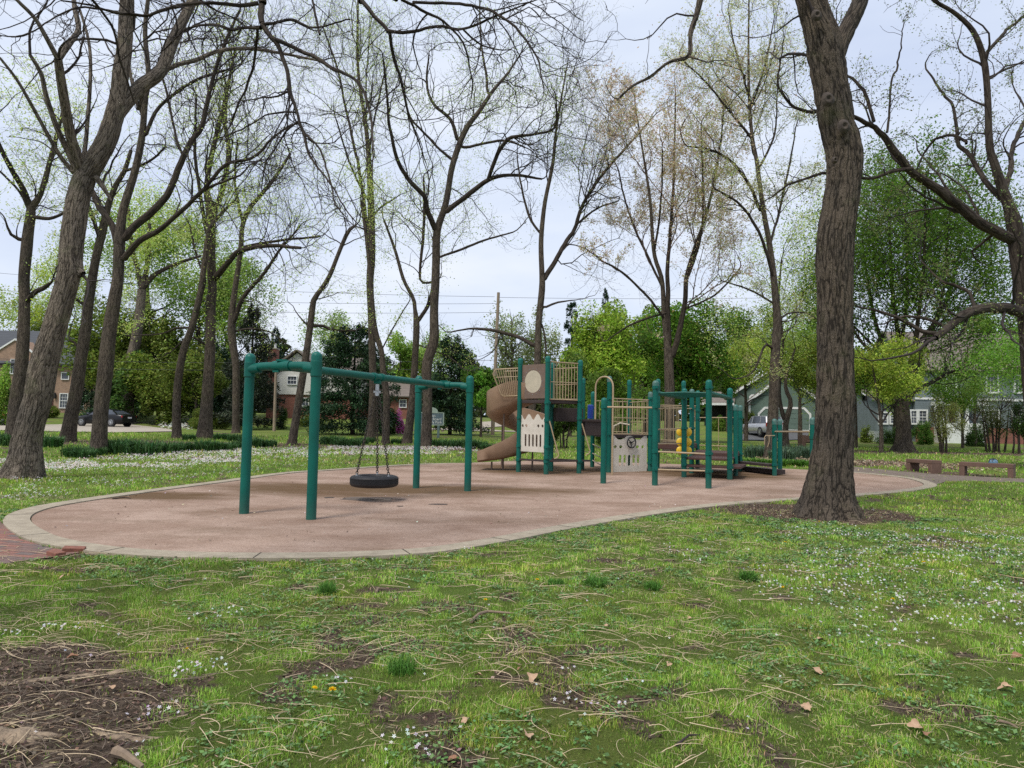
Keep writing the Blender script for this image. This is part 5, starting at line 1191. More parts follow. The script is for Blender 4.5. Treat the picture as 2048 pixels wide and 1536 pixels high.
leafy('background_tree', 'bright tree over the blue grey house gable end', 2010, 865, 600, 200, D=80, n=4800, leaf=.28, cols=BRIGHT, seed=86, crown_bottom=750, lumps=26)
leafy('park_maple', 'bright green leaning branches over the second bench', 2100, 925, 630, 330, D=27, n=7500, leaf=.085, cols=[(.12, .25, .03), (.17, .31, .045), (.08, .17, .02)], seed=87, crown_bottom=815, lumps=48, trunk_w=10)
leafy('shrub', 'open twiggy shrub with many stems before the blue grey house door', 1895, 906, 790, 95, n=2600, leaf=.07, cols=[(.20, .22, .06), (.14, .15, .05)], seed=88, cat='shrub', crown_bottom=895, stems=6)
leafy('shrub', 'brown green shrub with bare stems between the benches', 1992, 905, 785, 100, n=3000, leaf=.07, cols=[(.13, .12, .05), (.10, .14, .03)], seed=89, cat='shrub', crown_bottom=880, stems=6)
leafy('shrub', 'dark green shrub at the park edge behind the long bench', 2045, 908, 800, 70, n=4200, leaf=.08, cols=DARKG, seed=90, cat='shrub', crown_bottom=895, stems=4)
def bush(px, py, top, w, D, label, cols=DARKG, seed=1, n=3200, leaf=.10, name='bush', light=1.0):
    gy = G(px, py).y; D = gy if abs(gy - D) < 9 else D
    leafy(name, label, px, py, top, w * 1.12, D=D, ground=True, n=n, leaf=leaf, cols=cols, seed=seed, cat='bush', crown_bottom=py + (py - top) * .35, lumps=26, stems=1, tw=False, light=light)
bush(100, 836, 808, 32, 68, 'clipped bush by the brick house front door', OLIVE, 101)
bush(10, 852, 715, 60, 62, 'large light green bush hiding the red car', BRIGHT, 102, 5000, .16)
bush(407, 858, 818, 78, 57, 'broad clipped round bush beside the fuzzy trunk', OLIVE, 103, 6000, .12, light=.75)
bush(340, 848, 828, 30, 58, 'small dark bush behind the white daffodils', DARKG, 104)
bush(566, 858, 815, 22, 54, 'small cone shaped evergreen beside the pale post', DARKG, 105, 1800)
bush(620, 852, 832, 60, 60, 'low hedge under the white sided house', OLIVE, 106)
bush(797, 852, 818, 30, 54, 'pink azalea bush by the low brick house', [(.50, .16, .38), (.38, .10, .28)], 107, 1800)
bush(780, 858, 815, 26, 52, 'dark cone bush beside the azalea', DARKG, 108, 1800)
bush(1500, 861, 826, 31, 60, 'round clipped bush between the porch and the garage door', OLIVE, 109, 3200, light=.9)
bush(1438, 862, 826, 32, 60, 'rounder light bush in front of the dark porch', BRIGHT, 110, light=.8)
bush(1622, 862, 825, 26, 60, 'clipped bush at the far side of the garage door', OLIVE, 111)
bush(1790, 876, 848, 60, 52, 'dark low bushes in front of the blue grey house', DARKG, 112, 3800)
bush(1845, 876, 842, 46, 52, 'green bush between the maple trunk and the house door', [(.06, .12, .02), (.09, .17, .03)], 113)
bush(1955, 880, 846, 50, 50, 'dark bush under the porch of the blue grey house', DARKG, 114, 3000)
bush(1735, 872, 848, 24, 54, 'weedy olive bush beside the white picket fence', OLIVE, 115, 1500)
bush(1470, 866, 850, 24, 60, 'low olive bush beside the asphalt driveway', OLIVE, 116, 1200)

def conifer(px, base_py, top_py, wpx, D, label, n=9000, cols=((.03, .068, .028), (.05, .10, .04), (.018, .042, .02)), seed=1, pw=.8, name='conifer', size=.30, bottom=.04):
    rng = np.random.default_rng(seed)
    g = P(px, base_py, D); z0 = float(terr(D)); t = thing(name, label, 'tree', (g.x, D, z0))
    n = int(n * 2.4); size *= 1.05; wpx *= 1.3
    H = P(px, top_py, D).z - z0; Rm = wpx * D / FPX / 2
    nb = int(50 + wpx * .7); hb = bottom + (1 - bottom) * np.sort(rng.random(nb)) ** 1.0; az = rng.uniform(0, 6.28, nb); ln = Rm * (1 - hb) ** pw * rng.uniform(.6, 1.12, nb) + .12
    ln *= np.clip((hb + .12) * 5, .5, 1)
    k = rng.integers(0, nb, n); k = np.where(rng.random(n) < .5, k, rng.choice(nb, n, p=ln ** 2 / (ln ** 2).sum()))
    u = rng.random(n) ** .42; rr = u * ln[k]; wd = .22 * ln[k] * (1.15 - u)
    x = np.cos(az[k]) * rr - np.sin(az[k]) * rng.normal(size=n) * wd; y = np.sin(az[k]) * rr + np.cos(az[k]) * rng.normal(size=n) * wd
    z = hb[k] * H + rr * .10 - .16 * rr ** 2 / (Rm + .1) + rng.normal(size=n) * .16
    d = unit(np.stack([np.cos(az[k]), np.sin(az[k]), rng.normal(size=n) * .35], 1) + rng.normal(size=(n, 3)) * .45)
    sz = size * rng.uniform(.5, 1.2, n)
    V, F = leafquads(np.stack([x, y, z], 1), d, np.array([[0, 0, 1.0]]) + rng.normal(size=(n, 3)) * .5, sz, sz * .3)
    bt = rng.uniform(.6, 1.5, nb)[k][:, None]
    np_mesh('crown', V, [F], M['needle'], t, attrs={'tint': ('FLOAT_COLOR', cols4(tint_of(cols, [.4, .35, .25], n, .2, rng) * bt, 4))})
    MB().tube([(0, 0, -.1), (0, 0, H * .5), (0, 0, H * .97)], [H * .022, H * .014, .02], 8).build('trunk', M['bark_mid'], t)
conifer(705, 852, 655, 165, 50, 'dark rounded pine behind the tyre swing', 12000, seed=121, pw=.36, name='pine_tree')
conifer(900, 855, 676, 115, 54, 'dark pine behind the park name sign', 9000, seed=122, pw=.4, name='pine_tree')
conifer(498, 860, 610, 125, 58, 'dark ragged spruce beside the brick chimney', 9000, ((.03, .042, .026), (.045, .055, .03), (.02, .028, .018)), seed=123, pw=.75, name='spruce_tree')
conifer(245, 850, 700, 110, 68, 'near black evergreen behind the black sedan', 6000, seed=124, pw=.5)
conifer(430, 852, 690, 90, 64, 'dark evergreen behind the fuzzy trunk', 5500, seed=125, pw=.5)
conifer(180, 850, 715, 60, 70, 'dark evergreen at the corner of the brick house', 4000, seed=126, pw=.35)
conifer(545, 850, 655, 70, 84, 'blue green spruce rising behind the brick chimney', 4000, ((.03, .07, .05), (.02, .05, .035), (.04, .08, .06)), seed=127, name='spruce_tree')
conifer(1141, 862, 607, 32, 86, 'narrow dark cypress spire between two trees', 4200, seed=128, pw=.25, name='cypress', bottom=.3)
conifer(1208, 862, 578, 60, 96, 'dark spruce tip over the yellow green rounded tree', 3000, seed=129, name='spruce_tree', bottom=.4)

leafy('background_tree', 'dark olive tree right behind the rear of the sedan', 262, 850, 700, 120, D=63, n=6000, leaf=.26, cols=DARKG, seed=161, crown_bottom=858, lumps=24, light=1.2)
leafy('background_tree', 'low dark tree between the crooked tree and the fuzzy trunk', 345, 850, 730, 120, D=62.5, n=6000, leaf=.24, cols=OLIVE, seed=162, crown_bottom=862, lumps=24)
leafy('background_tree', 'low dark tree behind the ragged spruce', 460, 852, 730, 110, D=67, n=5000, leaf=.26, cols=DARKG, seed=163, crown_bottom=865, lumps=22, light=1.2)
leafy('background_tree', 'tall airy tree behind the fuzzy trunk', 455, 850, 470, 190, D=74, n=5500, leaf=.24, cols=[(.22, .31, .07), (.15, .23, .05)], seed=164, crown_bottom=700, lumps=30)
leafy('background_tree', 'tall airy tree at the far left behind the brick house', 20, 850, 560, 130, D=100, n=3000, leaf=.28, cols=YEL, seed=165, crown_bottom=720, lumps=24)
leafy('background_tree', 'green filler tree between the garage and the blue grey house', 1715, 865, 690, 120, D=76, n=3800, leaf=.26, cols=BRIGHT, seed=166, crown_bottom=862, lumps=26)
leafy('background_tree', 'yellow green tree in front of the blue grey house wing', 1790, 872, 700, 130, D=55, n=5000, leaf=.16, cols=YEL, seed=167, crown_bottom=835, lumps=26)
leafy('background_tree', 'leafy tree before the blue grey house upper windows', 1950, 872, 700, 170, D=50, n=1500, leaf=.14, cols=BRIGHT, seed=168, crown_bottom=810, lumps=30)
leafy('background_tree', 'deep green tree above the slide tower roofline gap', 1455, 866, 690, 90, D=66, n=4200, leaf=.22, cols=[(.12, .20, .03), (.08, .15, .02)], seed=169, crown_bottom=800, lumps=22)
leafy('background_tree', 'yellow green tree hanging over the green gable', 1492, 866, 650, 130, D=52, n=3600, leaf=.15, cols=YEL, seed=170, crown_bottom=790, lumps=28)
leafy('background_tree', 'light tree between the budding tree and the thick trunk', 1600, 868, 640, 110, D=54, n=3600, leaf=.15, cols=[(.16, .26, .04), (.22, .31, .05)], seed=171, crown_bottom=800, lumps=26)
leafy('background_tree', 'pale green tree behind the snapped tree', 650, 850, 610, 120, D=88, n=3000, leaf=.24, cols=[(.24, .33, .09), (.18, .26, .06)], seed=172, crown_bottom=780, lumps=26)
leafy('background_tree', 'wide pale green tree low behind the central tree', 860, 850, 650, 160, D=86, n=4200, leaf=.24, cols=[(.22, .31, .08), (.15, .23, .05)], seed=173, crown_bottom=790, lumps=26)
leafy('background_tree', 'tree screening the blue grey house door', 1925, 878, 740, 120, D=46, n=3000, leaf=.12, cols=BRIGHT, seed=174, crown_bottom=835, lumps=26)
# maple with many upright limbs behind the benches
traced_tree('spreading_maple', 'broad maple with a flared base and many upright limbs, behind the short bench', [(1807, 903, 30), (1807, 880, 26), (1807, 845, 26), (1805, 810, 24), (1803, 778, 26)],
            [[(1798, 775, 14), (1788, 745, 12), (1770, 700, 9), (1750, 640, 7), (1735, 560, 5), (1725, 480, 3)], [(1803, 772, 15), (1803, 720, 12), (1795, 660, 9), (1785, 580, 7), (1780, 480, 5), (1775, 400, 3)], [(1808, 772, 15), (1818, 740, 13), (1828, 700, 10), (1836, 640, 8), (1845, 560, 6), (1850, 470, 4), (1850, 380, 3)],
             [(1812, 776, 12), (1832, 740, 10), (1845, 700, 9), (1870, 650, 7), (1900, 580, 5), (1920, 500, 3)], [(1815, 812, 9), (1820, 795, 9), (1834, 781, 8), (1868, 762, 7), (1900, 745, 5), (1938, 731, 3)], [(1797, 770, 8), (1782, 775, 6), (1772, 772, 4)], [(1790, 750, 8), (1760, 720, 7), (1720, 680, 5), (1690, 620, 4), (1670, 560, 3)],
             [(1800, 700, 7), (1812, 620, 6), (1815, 520, 5), (1810, 420, 3)], [(1832, 690, 7), (1870, 640, 6), (1890, 560, 4), (1895, 440, 3)], [(1775, 710, 6), (1745, 690, 5), (1710, 655, 4), (1680, 640, 3)], [(1828, 705, 5), (1870, 700, 4), (1920, 680, 3), (1960, 670, 2)]],
            bark='bark_mid', seed=41, dens=(1.3, 2.2, 2.4), lens=(.5, .45, .5), up=.14, twig_r=.009, flare=1.9, roots=6, disp=(.014, 16, 4), leaf=dict(n=26000, size=.135, cols=[(.12, .23, .028), (.17, .30, .04), (.085, .17, .02)], spread=.28))
# daffodil clumps
def daffodil_clump(seed, col=((.045, .11, .03), (.07, .16, .045), (.12, .22, .09))):
    rng = np.random.default_rng(seed); n = 420
    a = rng.uniform(0, 6.28, n); r = .52 * np.sqrt(rng.random(n)); p = np.stack([np.cos(a) * r, np.sin(a) * r * .8], 1)
    base = np.stack([p[:, 0], p[:, 1], 0 * a], 1); la = a + rng.normal(size=n) * .7; h = rng.uniform(.28, .52, n); ln = h * rng.uniform(.1, .75, n)
    d = np.stack([np.cos(la), np.sin(la), 0 * a], 1) * ln[:, None]; side = np.stack([-np.sin(la), np.cos(la), 0 * a], 1) * .014
    up = np.array([0, 0, 1.0]); m = base + d * .35 + up * (h * .7)[:, None]; t_ = base + d * 1.1 + up * (h * np.clip(1.15 - ln / h * .8, .3, 1.1))[:, None]
    V = np.stack([base - side, base + side, m + side, m - side, t_], 1).reshape(-1, 3); k = np.arange(n)[:, None] * 5
    C = cols4(tint_of(col, [.4, .4, .2], n, .2, rng), 5)
    o = np_mesh('daffodil_clump', V, [k + np.array([0, 1, 2, 3]), k + np.array([3, 2, 4])], M['grassm'], attrs={'tint': ('FLOAT_COLOR', C)}); return o
protos = [daffodil_clump(s) for s in (1, 2, 3)]; used = [False] * 3
DC = [(-20, 892), (15, 891), (60, 893), (98, 893), (132, 911), (150, 913), (168, 914), (185, 910), (226, 904), (246, 907), (268, 909), (290, 908), (312, 906), (332, 905), (352, 903), (372, 902), (392, 899), (412, 901), (432, 902), (452, 901), (470, 897), (498, 895), (520, 894), (540, 893), (440, 880), (380, 880), (470, 882),
      (662, 890), (678, 896), (692, 892), (706, 894), (722, 889), (735, 885), (872, 893), (888, 894), (905, 896), (922, 895), (938, 897), (956, 898), (972, 899), (990, 898), (795, 888)]
for i, (px, py) in enumerate(DC):
    if i % 6 == 4: continue
    k = i % 3; o = protos[k] if not used[k] else protos[k].copy()
    if used[k]: link(o)
    used[k] = True; g = G(px + random.uniform(-3, 3), py + random.uniform(-1.5, 1.2)); s_ = random.uniform(.62, 1.25) * (1.1 if px < 500 else .95)
    o.location = (g.x, g.y, g.z - .01); o.rotation_euler = (0, 0, random.uniform(0, 6.28)); o.scale = (s_, s_, s_ * random.uniform(.9, 1.1))
    tag(o, 'dark green clump of daffodil leaves in the row under the park trees', 'daffodil clump', 'daffodil clumps in the bed under the trees')
BG_ = ((.10, .17, .10), (.07, .13, .07), (.15, .22, .14)); protos = [daffodil_clump(s, BG_) for s in (11, 12)]; used = [False] * 2
for i, (px, py) in enumerate([(1508, 916), (1524, 914), (1578, 918), (1596, 914), (1612, 915), (1628, 918), (1565, 922)]):
    k = i % 2; o = protos[k] if not used[k] else protos[k].copy()
    if used[k]: link(o)
    used[k] = True; g = G(px, py); o.location = (g.x, g.y, g.z - .01); o.rotation_euler = (0, 0, random.uniform(0, 6.28)); o.scale = (1, 1, 1.25)
    tag(o, 'blue green clump of iris like leaves beside the budding tree and exercise bar', 'leaf clump', 'blue green leaf clumps at the exercise bar')
protos = [daffodil_clump(s, ((.08, .19, .02), (.12, .26, .04), (.06, .14, .02))) for s in (21,)]
for i, (px, py) in enumerate([(1505, 928), (1530, 930), (1585, 930), (1610, 932), (1560, 931)]):
    o = protos[0] if i == 0 else protos[0].copy()
    if i: link(o)
    g = G(px, py); o.location = (g.x, g.y, g.z - .01); o.rotation_euler = (0, 0, random.uniform(0, 6.28)); o.scale = (1.1, .9, .55)
    tag(o, 'low bright green leaf clump at the edge of the rubber surface by the exercise bar', 'leaf clump', 'bright leaf clumps at the rubber edge')
# white daffodils in flower beyond the driveway
g0 = pxpoly([(315, 862), (385, 864), (375, 846), (325, 845)]); a = np.array(g0); lo, hi = a.min(0), a.max(0); p = RNG.uniform(lo, hi, (900, 2)); p = p[inpoly(p[:, 0], p[:, 1], g0)]
flowers('white_flowers', p, .35, .16, 3, ((.75, .75, .68), (.6, .62, .5)))
for (px, py) in ((275, 880), (292, 882), (640, 830), (250, 884)):
    pass
# distant woods closing the horizon
rng = np.random.default_rng(200); Vs, Fs, Cs, o_ = [], [], [], 0
for i in range(64):
    x = -170 + 340 * i / 63 + rng.normal() * 2; y = 112 + rng.uniform(-6, 22); h = rng.uniform(8, 12.5); z0 = float(terr(y))
    pts, k = blob_points(1500, (x, y, z0 + h * .5), (5.5, 4, h * .55), rng, 12); m = len(pts)
    V, F = leafquads(pts, randdir(m, .7), randdir(m), 1.0, .7); Vs.append(V); Fs.append(F + o_); o_ += len(V)
    Cs.append(cols4(tint_of([(.09, .13, .035), (.13, .17, .06), (.06, .09, .03)], [.4, .3, .3], m, .2, rng) * rng.uniform(.6, 1.2), 4))
m = 26000; pts = np.stack([rng.uniform(-170, 170, m), rng.uniform(104, 118, m), rng.random(m) ** 1.2 * 5.5 + 2.2], 1)
V, F = leafquads(pts, randdir(m, .7), randdir(m), 1.1, .8); Vs.append(V); Fs.append(F + o_); Cs.append(cols4(tint_of([(.07, .10, .03), (.10, .14, .045)], [.5, .5], m, .25, rng), 4))
tag(np_mesh('distant_woods', np.concatenate(Vs), [np.concatenate(Fs)], M['leaf'], attrs={'tint': ('FLOAT_COLOR', np.concatenate(Cs))}), kind='stuff')
# ---------------------------------------------------------------- tyre swing
def post_mesh(name, p, h, r, parent, cap='cap_clean', collars=(), z0=0.0):
    """one post as a part with its cap and collars as sub-parts; p is local xy"""
    mb = MB().lathe([(r, -.2), (r, h - r * 1.4)], (p[0], p[1], z0), 20)
    o = mb.build(name, M['green'], parent)
    rc = r * 1.09
    prof = [(rc, -.07), (rc, r * .6)] + [(rc * math.cos(a), r * .6 + rc * .95 * math.sin(a)) for a in [math.pi / 2 * i / 8 for i in range(1, 9)]]
    MB().lathe(prof, (p[0], p[1], z0 + h - r * 1.55), 20).build('post_cap', M[cap], o)
    for z in collars: collar(p, z, r, o)
    return o
def collar(p, z, r, parent):
    mb = MB().lathe([(r * 1.02, -.045), (r * 1.16, -.04), (r * 1.16, .04), (r * 1.02, .045)], (p[0], p[1], z), 20)
    mb.box((p[0], p[1] - r * 1.18, z), (.05, .05, .055)).box((p[0] + r * 1.1, p[1] + .02, z), (.05, .06, .05))
    mb.build('clamp', M['green'], parent)
PR = .075
NL, NR_, FL_, FR_ = G(488, 1028.6), G(622, 1040.3), G(832, 977.3), G(935, 983.2)
SWO = (NL + NR_ + FL_ + FR_) / 4
sw = thing('swing_frame', 'green tubular swing frame on four posts over the rubber surface', 'swing frame', (SWO.x, SWO.y, .012))
loc = lambda v: Vector((v.x - SWO.x, v.y - SWO.y, 0))
HS = 2.50
for q in (NL, NR_, FL_, FR_): post_mesh('post', loc(q), HS, PR, sw)
ZB = HS - .205
def bm_(a, b, z): return [Vector((a.x, a.y, z)), Vector((b.x, b.y, z))]
for a, b in ((NL, NR_), (FL_, FR_)):
    A, B = loc(a), loc(b); mid = (A + B) / 2
    mb = MB(); pts = []
    for i in range(13):
        t = i / 12; p = A.lerp(B, t); pts.append((p.x, p.y, ZB + .0 + .03 * math.sin(math.pi * t) * 0 - .05 * (abs(2 * t - 1) ** 6)))
    mb.tube(pts, [.066] * 13, 16); o = mb.build('end_beam', M['green'], sw)
    for c in (A, B):
        d = (mid - c).normalized()
        MB().tube([(c.x + d.x * .03, c.y + d.y * .03, ZB - .045), (c.x + d.x * .20, c.y + d.y * .20, ZB - .03)], [.085, .072], 16).lathe([(PR * 1.03, -.13), (PR * 1.14, -.12), (PR * 1.14, .10), (PR * 1.03, .11)], (c.x, c.y, ZB - .04), 20).build('end_fitting', M['green'], o)
    d = (B - A).normalized()
    MB().tube([mid - d * .16 + Vector((0, 0, ZB)), mid + d * .16 + Vector((0, 0, ZB))], .083, 16).box((mid.x - .09, mid.y, ZB - .085), (.09, .09, .03)).box((mid.x, mid.y, ZB + .085), (.16, .12, .03)).build('clamp', M['green'], o)
m1, m2 = (loc(NL) + loc(NR_)) / 2, (loc(FL_) + loc(FR_)) / 2
o = MB().tube([m1 + Vector((0, 0, ZB)), m2 + Vector((0, 0, ZB))], .066, 16).build('main_beam', M['green'], sw)
mm = (m1 + m2) / 2; dmb = (m2 - m1).normalized()
for s_ in (-.13, .13):
    MB().tube([mm + dmb * (s_ - .035) + Vector((0, 0, ZB)), mm + dmb * (s_ + .035) + Vector((0, 0, ZB))], .08, 16).build('clamp', M['green'], o)
MB().box((mm.x, mm.y, ZB - .09), (.12, .12, .06)).tube([(mm.x, mm.y, ZB - .10), (mm.x, mm.y, ZB - .16)], .03, 10).build('hanger', M['green'], o)
# the swing itself hangs from the frame
TW = Vector((SWO.x + mm.x, SWO.y + mm.y, 0)); ty = P(749, 947, TW.y)
TZ = ty.z - .24; TX = ty.x
ts = thing('tyre_swing', 'horizontal black tyre hanging on three chains under the green frame', 'tyre swing', (TW.x, TW.y, TZ))
Rt = 95.5 * TW.y / FPX / 2; Ht = .205; offx = TX - TW.x
prof = []
for r_, z_ in ((Rt - .20, .03), (Rt - .17, .0), (Rt - .08, -.002), (Rt - .03, .012), (Rt - .004, .045), (Rt, .07)): prof.append((r_, z_))
for k in range(5):
    z_ = .075 + k * .019; prof += [(Rt, z_), (Rt - .008, z_ + .003), (Rt - .008, z_ + .006), (Rt, z_ + .009)]
prof += [(Rt, Ht - .06), (Rt - .006, Ht - .035), (Rt - .03, Ht - .012), (Rt - .08, Ht + .002), (Rt - .13, Ht), (Rt - .145, Ht - .008), (Rt - .17, Ht - .002), (Rt - .20, Ht - .03), (Rt - .20, Ht - .05), (Rt - .03, Ht * .5)]
MB().lathe(prof, (offx, 0, 0), 64, closed=True).build('tyre', M['black'], ts, ang=50)
SWV = Vector((0, 0, ZB - .19 - TZ + .012))
MB().tube([SWV + Vector((0, 0, .06)), SWV - Vector((0, 0, .06))], .035, 12).box(tuple(SWV - Vector((0, 0, .085))), (.13, .05, .04)).tube([SWV - Vector((0, 0, .09)), SWV - Vector((0, 0, .16))], .04, 10).build('swivel', M['zinc'], ts)
def chain(p, q, parent, link_l=.058):
    p, q = Vector(p), Vector(q); d = q - p; L = d.length; d.normalize(); n = int(L / (link_l * .74)); mb = MB()
    u = d.cross(Vector((0, 1, 0))).normalized(); v = d.cross(u)
    for i in range(n):
        c = p + d * (L * (i + .5) / n); a, b = (u, v) if i % 2 else (v, u)
        pts = [c + d * (math.sin(t) * link_l * .5) + a * (math.cos(t) * .021) for t in [2 * math.pi * k / 8 for k in range(8)]]
        mb.tube(pts, .0085, 5, closed=True)
    mb.build('chain', M['chain'], parent)
for k, a in enumerate((200, 92, -28)):
    ax = offx + math.cos(R(a)) * (Rt - .12); ay = math.sin(R(a)) * (Rt - .12)
    chain(SWV + Vector((math.cos(R(a)) * .05, math.sin(R(a)) * .05, -.16)), (ax, ay, Ht + .03), ts)
    MB().lathe([(.012, 0), (.025, .0), (.025, .012), (.012, .014), (.012, .05)], (ax, ay, Ht - .006), 10).build('eye_bolt', M['zinc'], ts)

# ---------------------------------------------------------------- play structure
PS = {k: G(*v) for k, v in dict(A=(1092, 950.5), B=(1157.6, 949.2), C=(1036.7, 945.7), D=(1101.7, 944.8), E=(1164, 942), F=(1184.3, 937.8), G=(1217, 947.8), H=(1206.4, 968.2), J=(1299.6, 946),
                                K=(1309.6, 972.5), M=(1417, 978.4), N=(1367.9, 957.5), O=(1383, 949.7), P=(1395, 940), Q=(1459.5, 961.7), R=(1471.2, 954.7), S=(1480.5, 946), T=(1549, 954), U=(1560, 951)).items()}
def atY(px, Y): p = P(px, 900, Y); return Vector((p.x + (1.5 - p.z) * 0, Y, 0))
def pxat(px, z, Y):
    # x so that the point (x, Y, z) lies on pixel column px
    lo, hi = -60.0, 60.0
    for _ in range(50):
        m = (lo + hi) / 2
        if proj(m, Y, z)[0] < px: lo = m
        else: hi = m
    return m
def proj(x, y, z):
    dz = z - CAMH; f = y * _cp + dz * _sp; u = -y * _sp + dz * _cp
    xr, yr = x / f, u / f
    return CX + FPX * (xr * _cr + yr * _sr), CY - FPX * (-xr * _sr + yr * _cr)
PS['I'] = Vector((pxat(1258.8, 2.9, 24.5), 24.5, 0)); PS['L'] = Vector((pxat(1316.3, 2.9, 24.1), 24.1, 0)); PS['W'] = Vector((pxat(1367.3, 2.9, 24.8), 24.8, 0))
PS['V'] = Vector((pxat(1625.5, 1.4, 17.9), 17.9, 0))
topy = dict(A=712.9, B=720.8, C=717.2, D=726, E=756.8, F=784, G=753, H=796.6, J=784.5, K=762.3, M=760.8, N=778, O=779, P=782, Q=777, R=810, S=811.4, T=838.5, U=839, I=760.4, L=758.6, W=762.3, V=836)
def zat(key_or_v, py, px=None):
    v = PS[key_or_v] if isinstance(key_or_v, str) else key_or_v
    lo, hi = -2.0, 8.0
    for _ in range(50):
        m = (lo + hi) / 2
        if proj(v.x, v.y, m)[1] > py: lo = m
        else: hi = m
    return m
HT = {k: zat(k, v) for k, v in topy.items()}
O0 = Vector((PS['J'].x, PS['J'].y, 0))
ps = thing('climbing_frame', 'green posted climbing frame with spiral slide, cream panels and overhead ladder', 'climbing frame', (O0.x, O0.y, .012))
L_ = lambda v, z=0.0: Vector(((PS[v] if isinstance(v, str) else v).x - O0.x, (PS[v] if isinstance(v, str) else v).y - O0.y, z))
DZ1 = zat('A', 800); DZ2 = zat('G', 840); DZ3 = zat('G', 869); DZ4 = .62; DZ5 = .36
cl = dict(A=[zat('A', 917), zat('A', 842), zat('A', 895), zat('A', 806), .38], B=[zat('B', 802), zat('B', 838), .38], C=[zat('C', 836), zat('C', 893), .38], D=[DZ1], G=[zat('G', 869), zat('G', 798)], H=[zat('H', 815)], J=[zat('J', 869), zat('J', 798), .30],
          K=[zat('K', 776), zat('K', 815), zat('K', 904), zat('K', 939)], M=[zat('M', 776), zat('M', 908), zat('M', 943)], N=[zat('N', 857), zat('N', 912), zat('N', 930)], O=[zat('O', 818), zat('O', 857), .55], P=[zat('P', 822), zat('P', 838)], Q=[zat('Q', 804), .36], R=[.36], S=[zat('S', 836), .62], T=[zat('T', 864), .36], I=[zat('I', 808), 1.2], V=[zat('V', 876)])
for k in PS:
    post_mesh('post', L_(k), HT[k], .073 if k not in 'TUVRS' else .07, ps, 'cap' if k in 'GKORSTUVJ' else 'cap_clean', cl.get(k, ()))
def deck(keys, z, th=.09, mat='deck', rim='deck'):
    pts = [L_(k) for k in keys]; c = sum(pts, Vector()) / len(pts)
    vs = [(c + (p - c) * .97) for p in pts]; n = len(vs)
    mb = MB().add([(v.x, v.y, z) for v in vs] + [(v.x, v.y, z - th) for v in vs], [tuple(range(n)), tuple(range(n, 2 * n))[::-1]] + [(i, (i + 1) % n, (i + 1) % n + n, i + n) for i in range(n)])
    o = mb.build('deck', M[mat], ps, smooth=False, bevel=.012); return o
deck('ABDC', DZ1, .10); deck('BGFE', DZ2, .08); deck('GJIF', DZ3 - .02, .10); deck('JOPL', .92, .16, 'reddeck'); deck('NQRO', .60, .06, 'reddeck'); deck('ORSP', .70, .14, 'reddeck')
def rail(a, b, z, r=.021, mat='tan', name='rail', z2=None, over=0):
    A, B = L_(a, z), L_(b, z if z2 is None else z2); MB().tube([A, B], r, 10).build(name, M[mat], ps)
def barrier(a, b, z0, z1, n, mid=None, r=.0125, inset_=.1, mat='tan'):
    A, B = L_(a), L_(b); d = (B - A); A2, B2 = A + d * inset_ / d.length, B - d * inset_ / d.length
    mb = MB()
    mb.tube([Vector((A.x, A.y, z1)), Vector((B.x, B.y, z1))], r * 1.35, 8).tube([Vector((A.x, A.y, z0)), Vector((B.x, B.y, z0))], r * 1.35, 8)
    for i in range(n):
        p = A2.lerp(B2, i / (n - 1)); mb.tube([(p.x, p.y, z0), (p.x, p.y, z1)], r * .75, 6)
    if mid: mb.tube([(A2.x, A2.y, mid), (B2.x, B2.y, mid)], r * .9, 8)
    mb.build('barrier', M[mat], ps)
barrier('A', 'B', zat('A', 799), zat('A', 724), 10, zat('A', 764)); barrier('D', 'B', DZ1 + .05, DZ1 + 1.0, 9, DZ1 + .5)
barrier('G', 'J', zat('G', 868.5), zat('G', 797.5), 8, zat('G', 836)); barrier('I', 'J', 1.25, 2.28, 9, 1.6); barrier('F', 'I', 1.25, 2.3, 9, 1.6)
barrier('L', 'W', .95, 2.15, 9); barrier('J', 'L', .95, 2.1, 8, 1.4); barrier('L', 'P', 1.0, 2.2, 9, 1.35)
# dark step boxes between the tower deck and the middle deck
A_, B_ = L_('B'), L_('G')
MB().box(tuple((L_('B') + L_('G')) / 2 + Vector((0.0, .25, (DZ2 + DZ3) / 2 - .06))), (.85, .30, DZ2 - DZ3 - .02), rz=math.atan2((B_ - A_).y, (B_ - A_).x)).build('step_riser', M['deck'], ps, bevel=.01)
MB().box(tuple((L_('B') + L_('D')) / 2 + Vector((0.1, .45, DZ1 - .42))), (.95, .3, .42), rz=.4).build('step_riser', M['deck'], ps, bevel=.01)
# low dark beams
for a, b in (('C', 'A'), ('A', 'B'), ('D', 'B'), ('B', 'G')):
    p, q = L_(a, .40), L_(b, .40); q2 = p.lerp(q, .98 if b != 'G' else .35); MB().beam(p.lerp(q, .02), q2, .09, .055).build('low_beam', M['deck'], ps, bevel=.006)
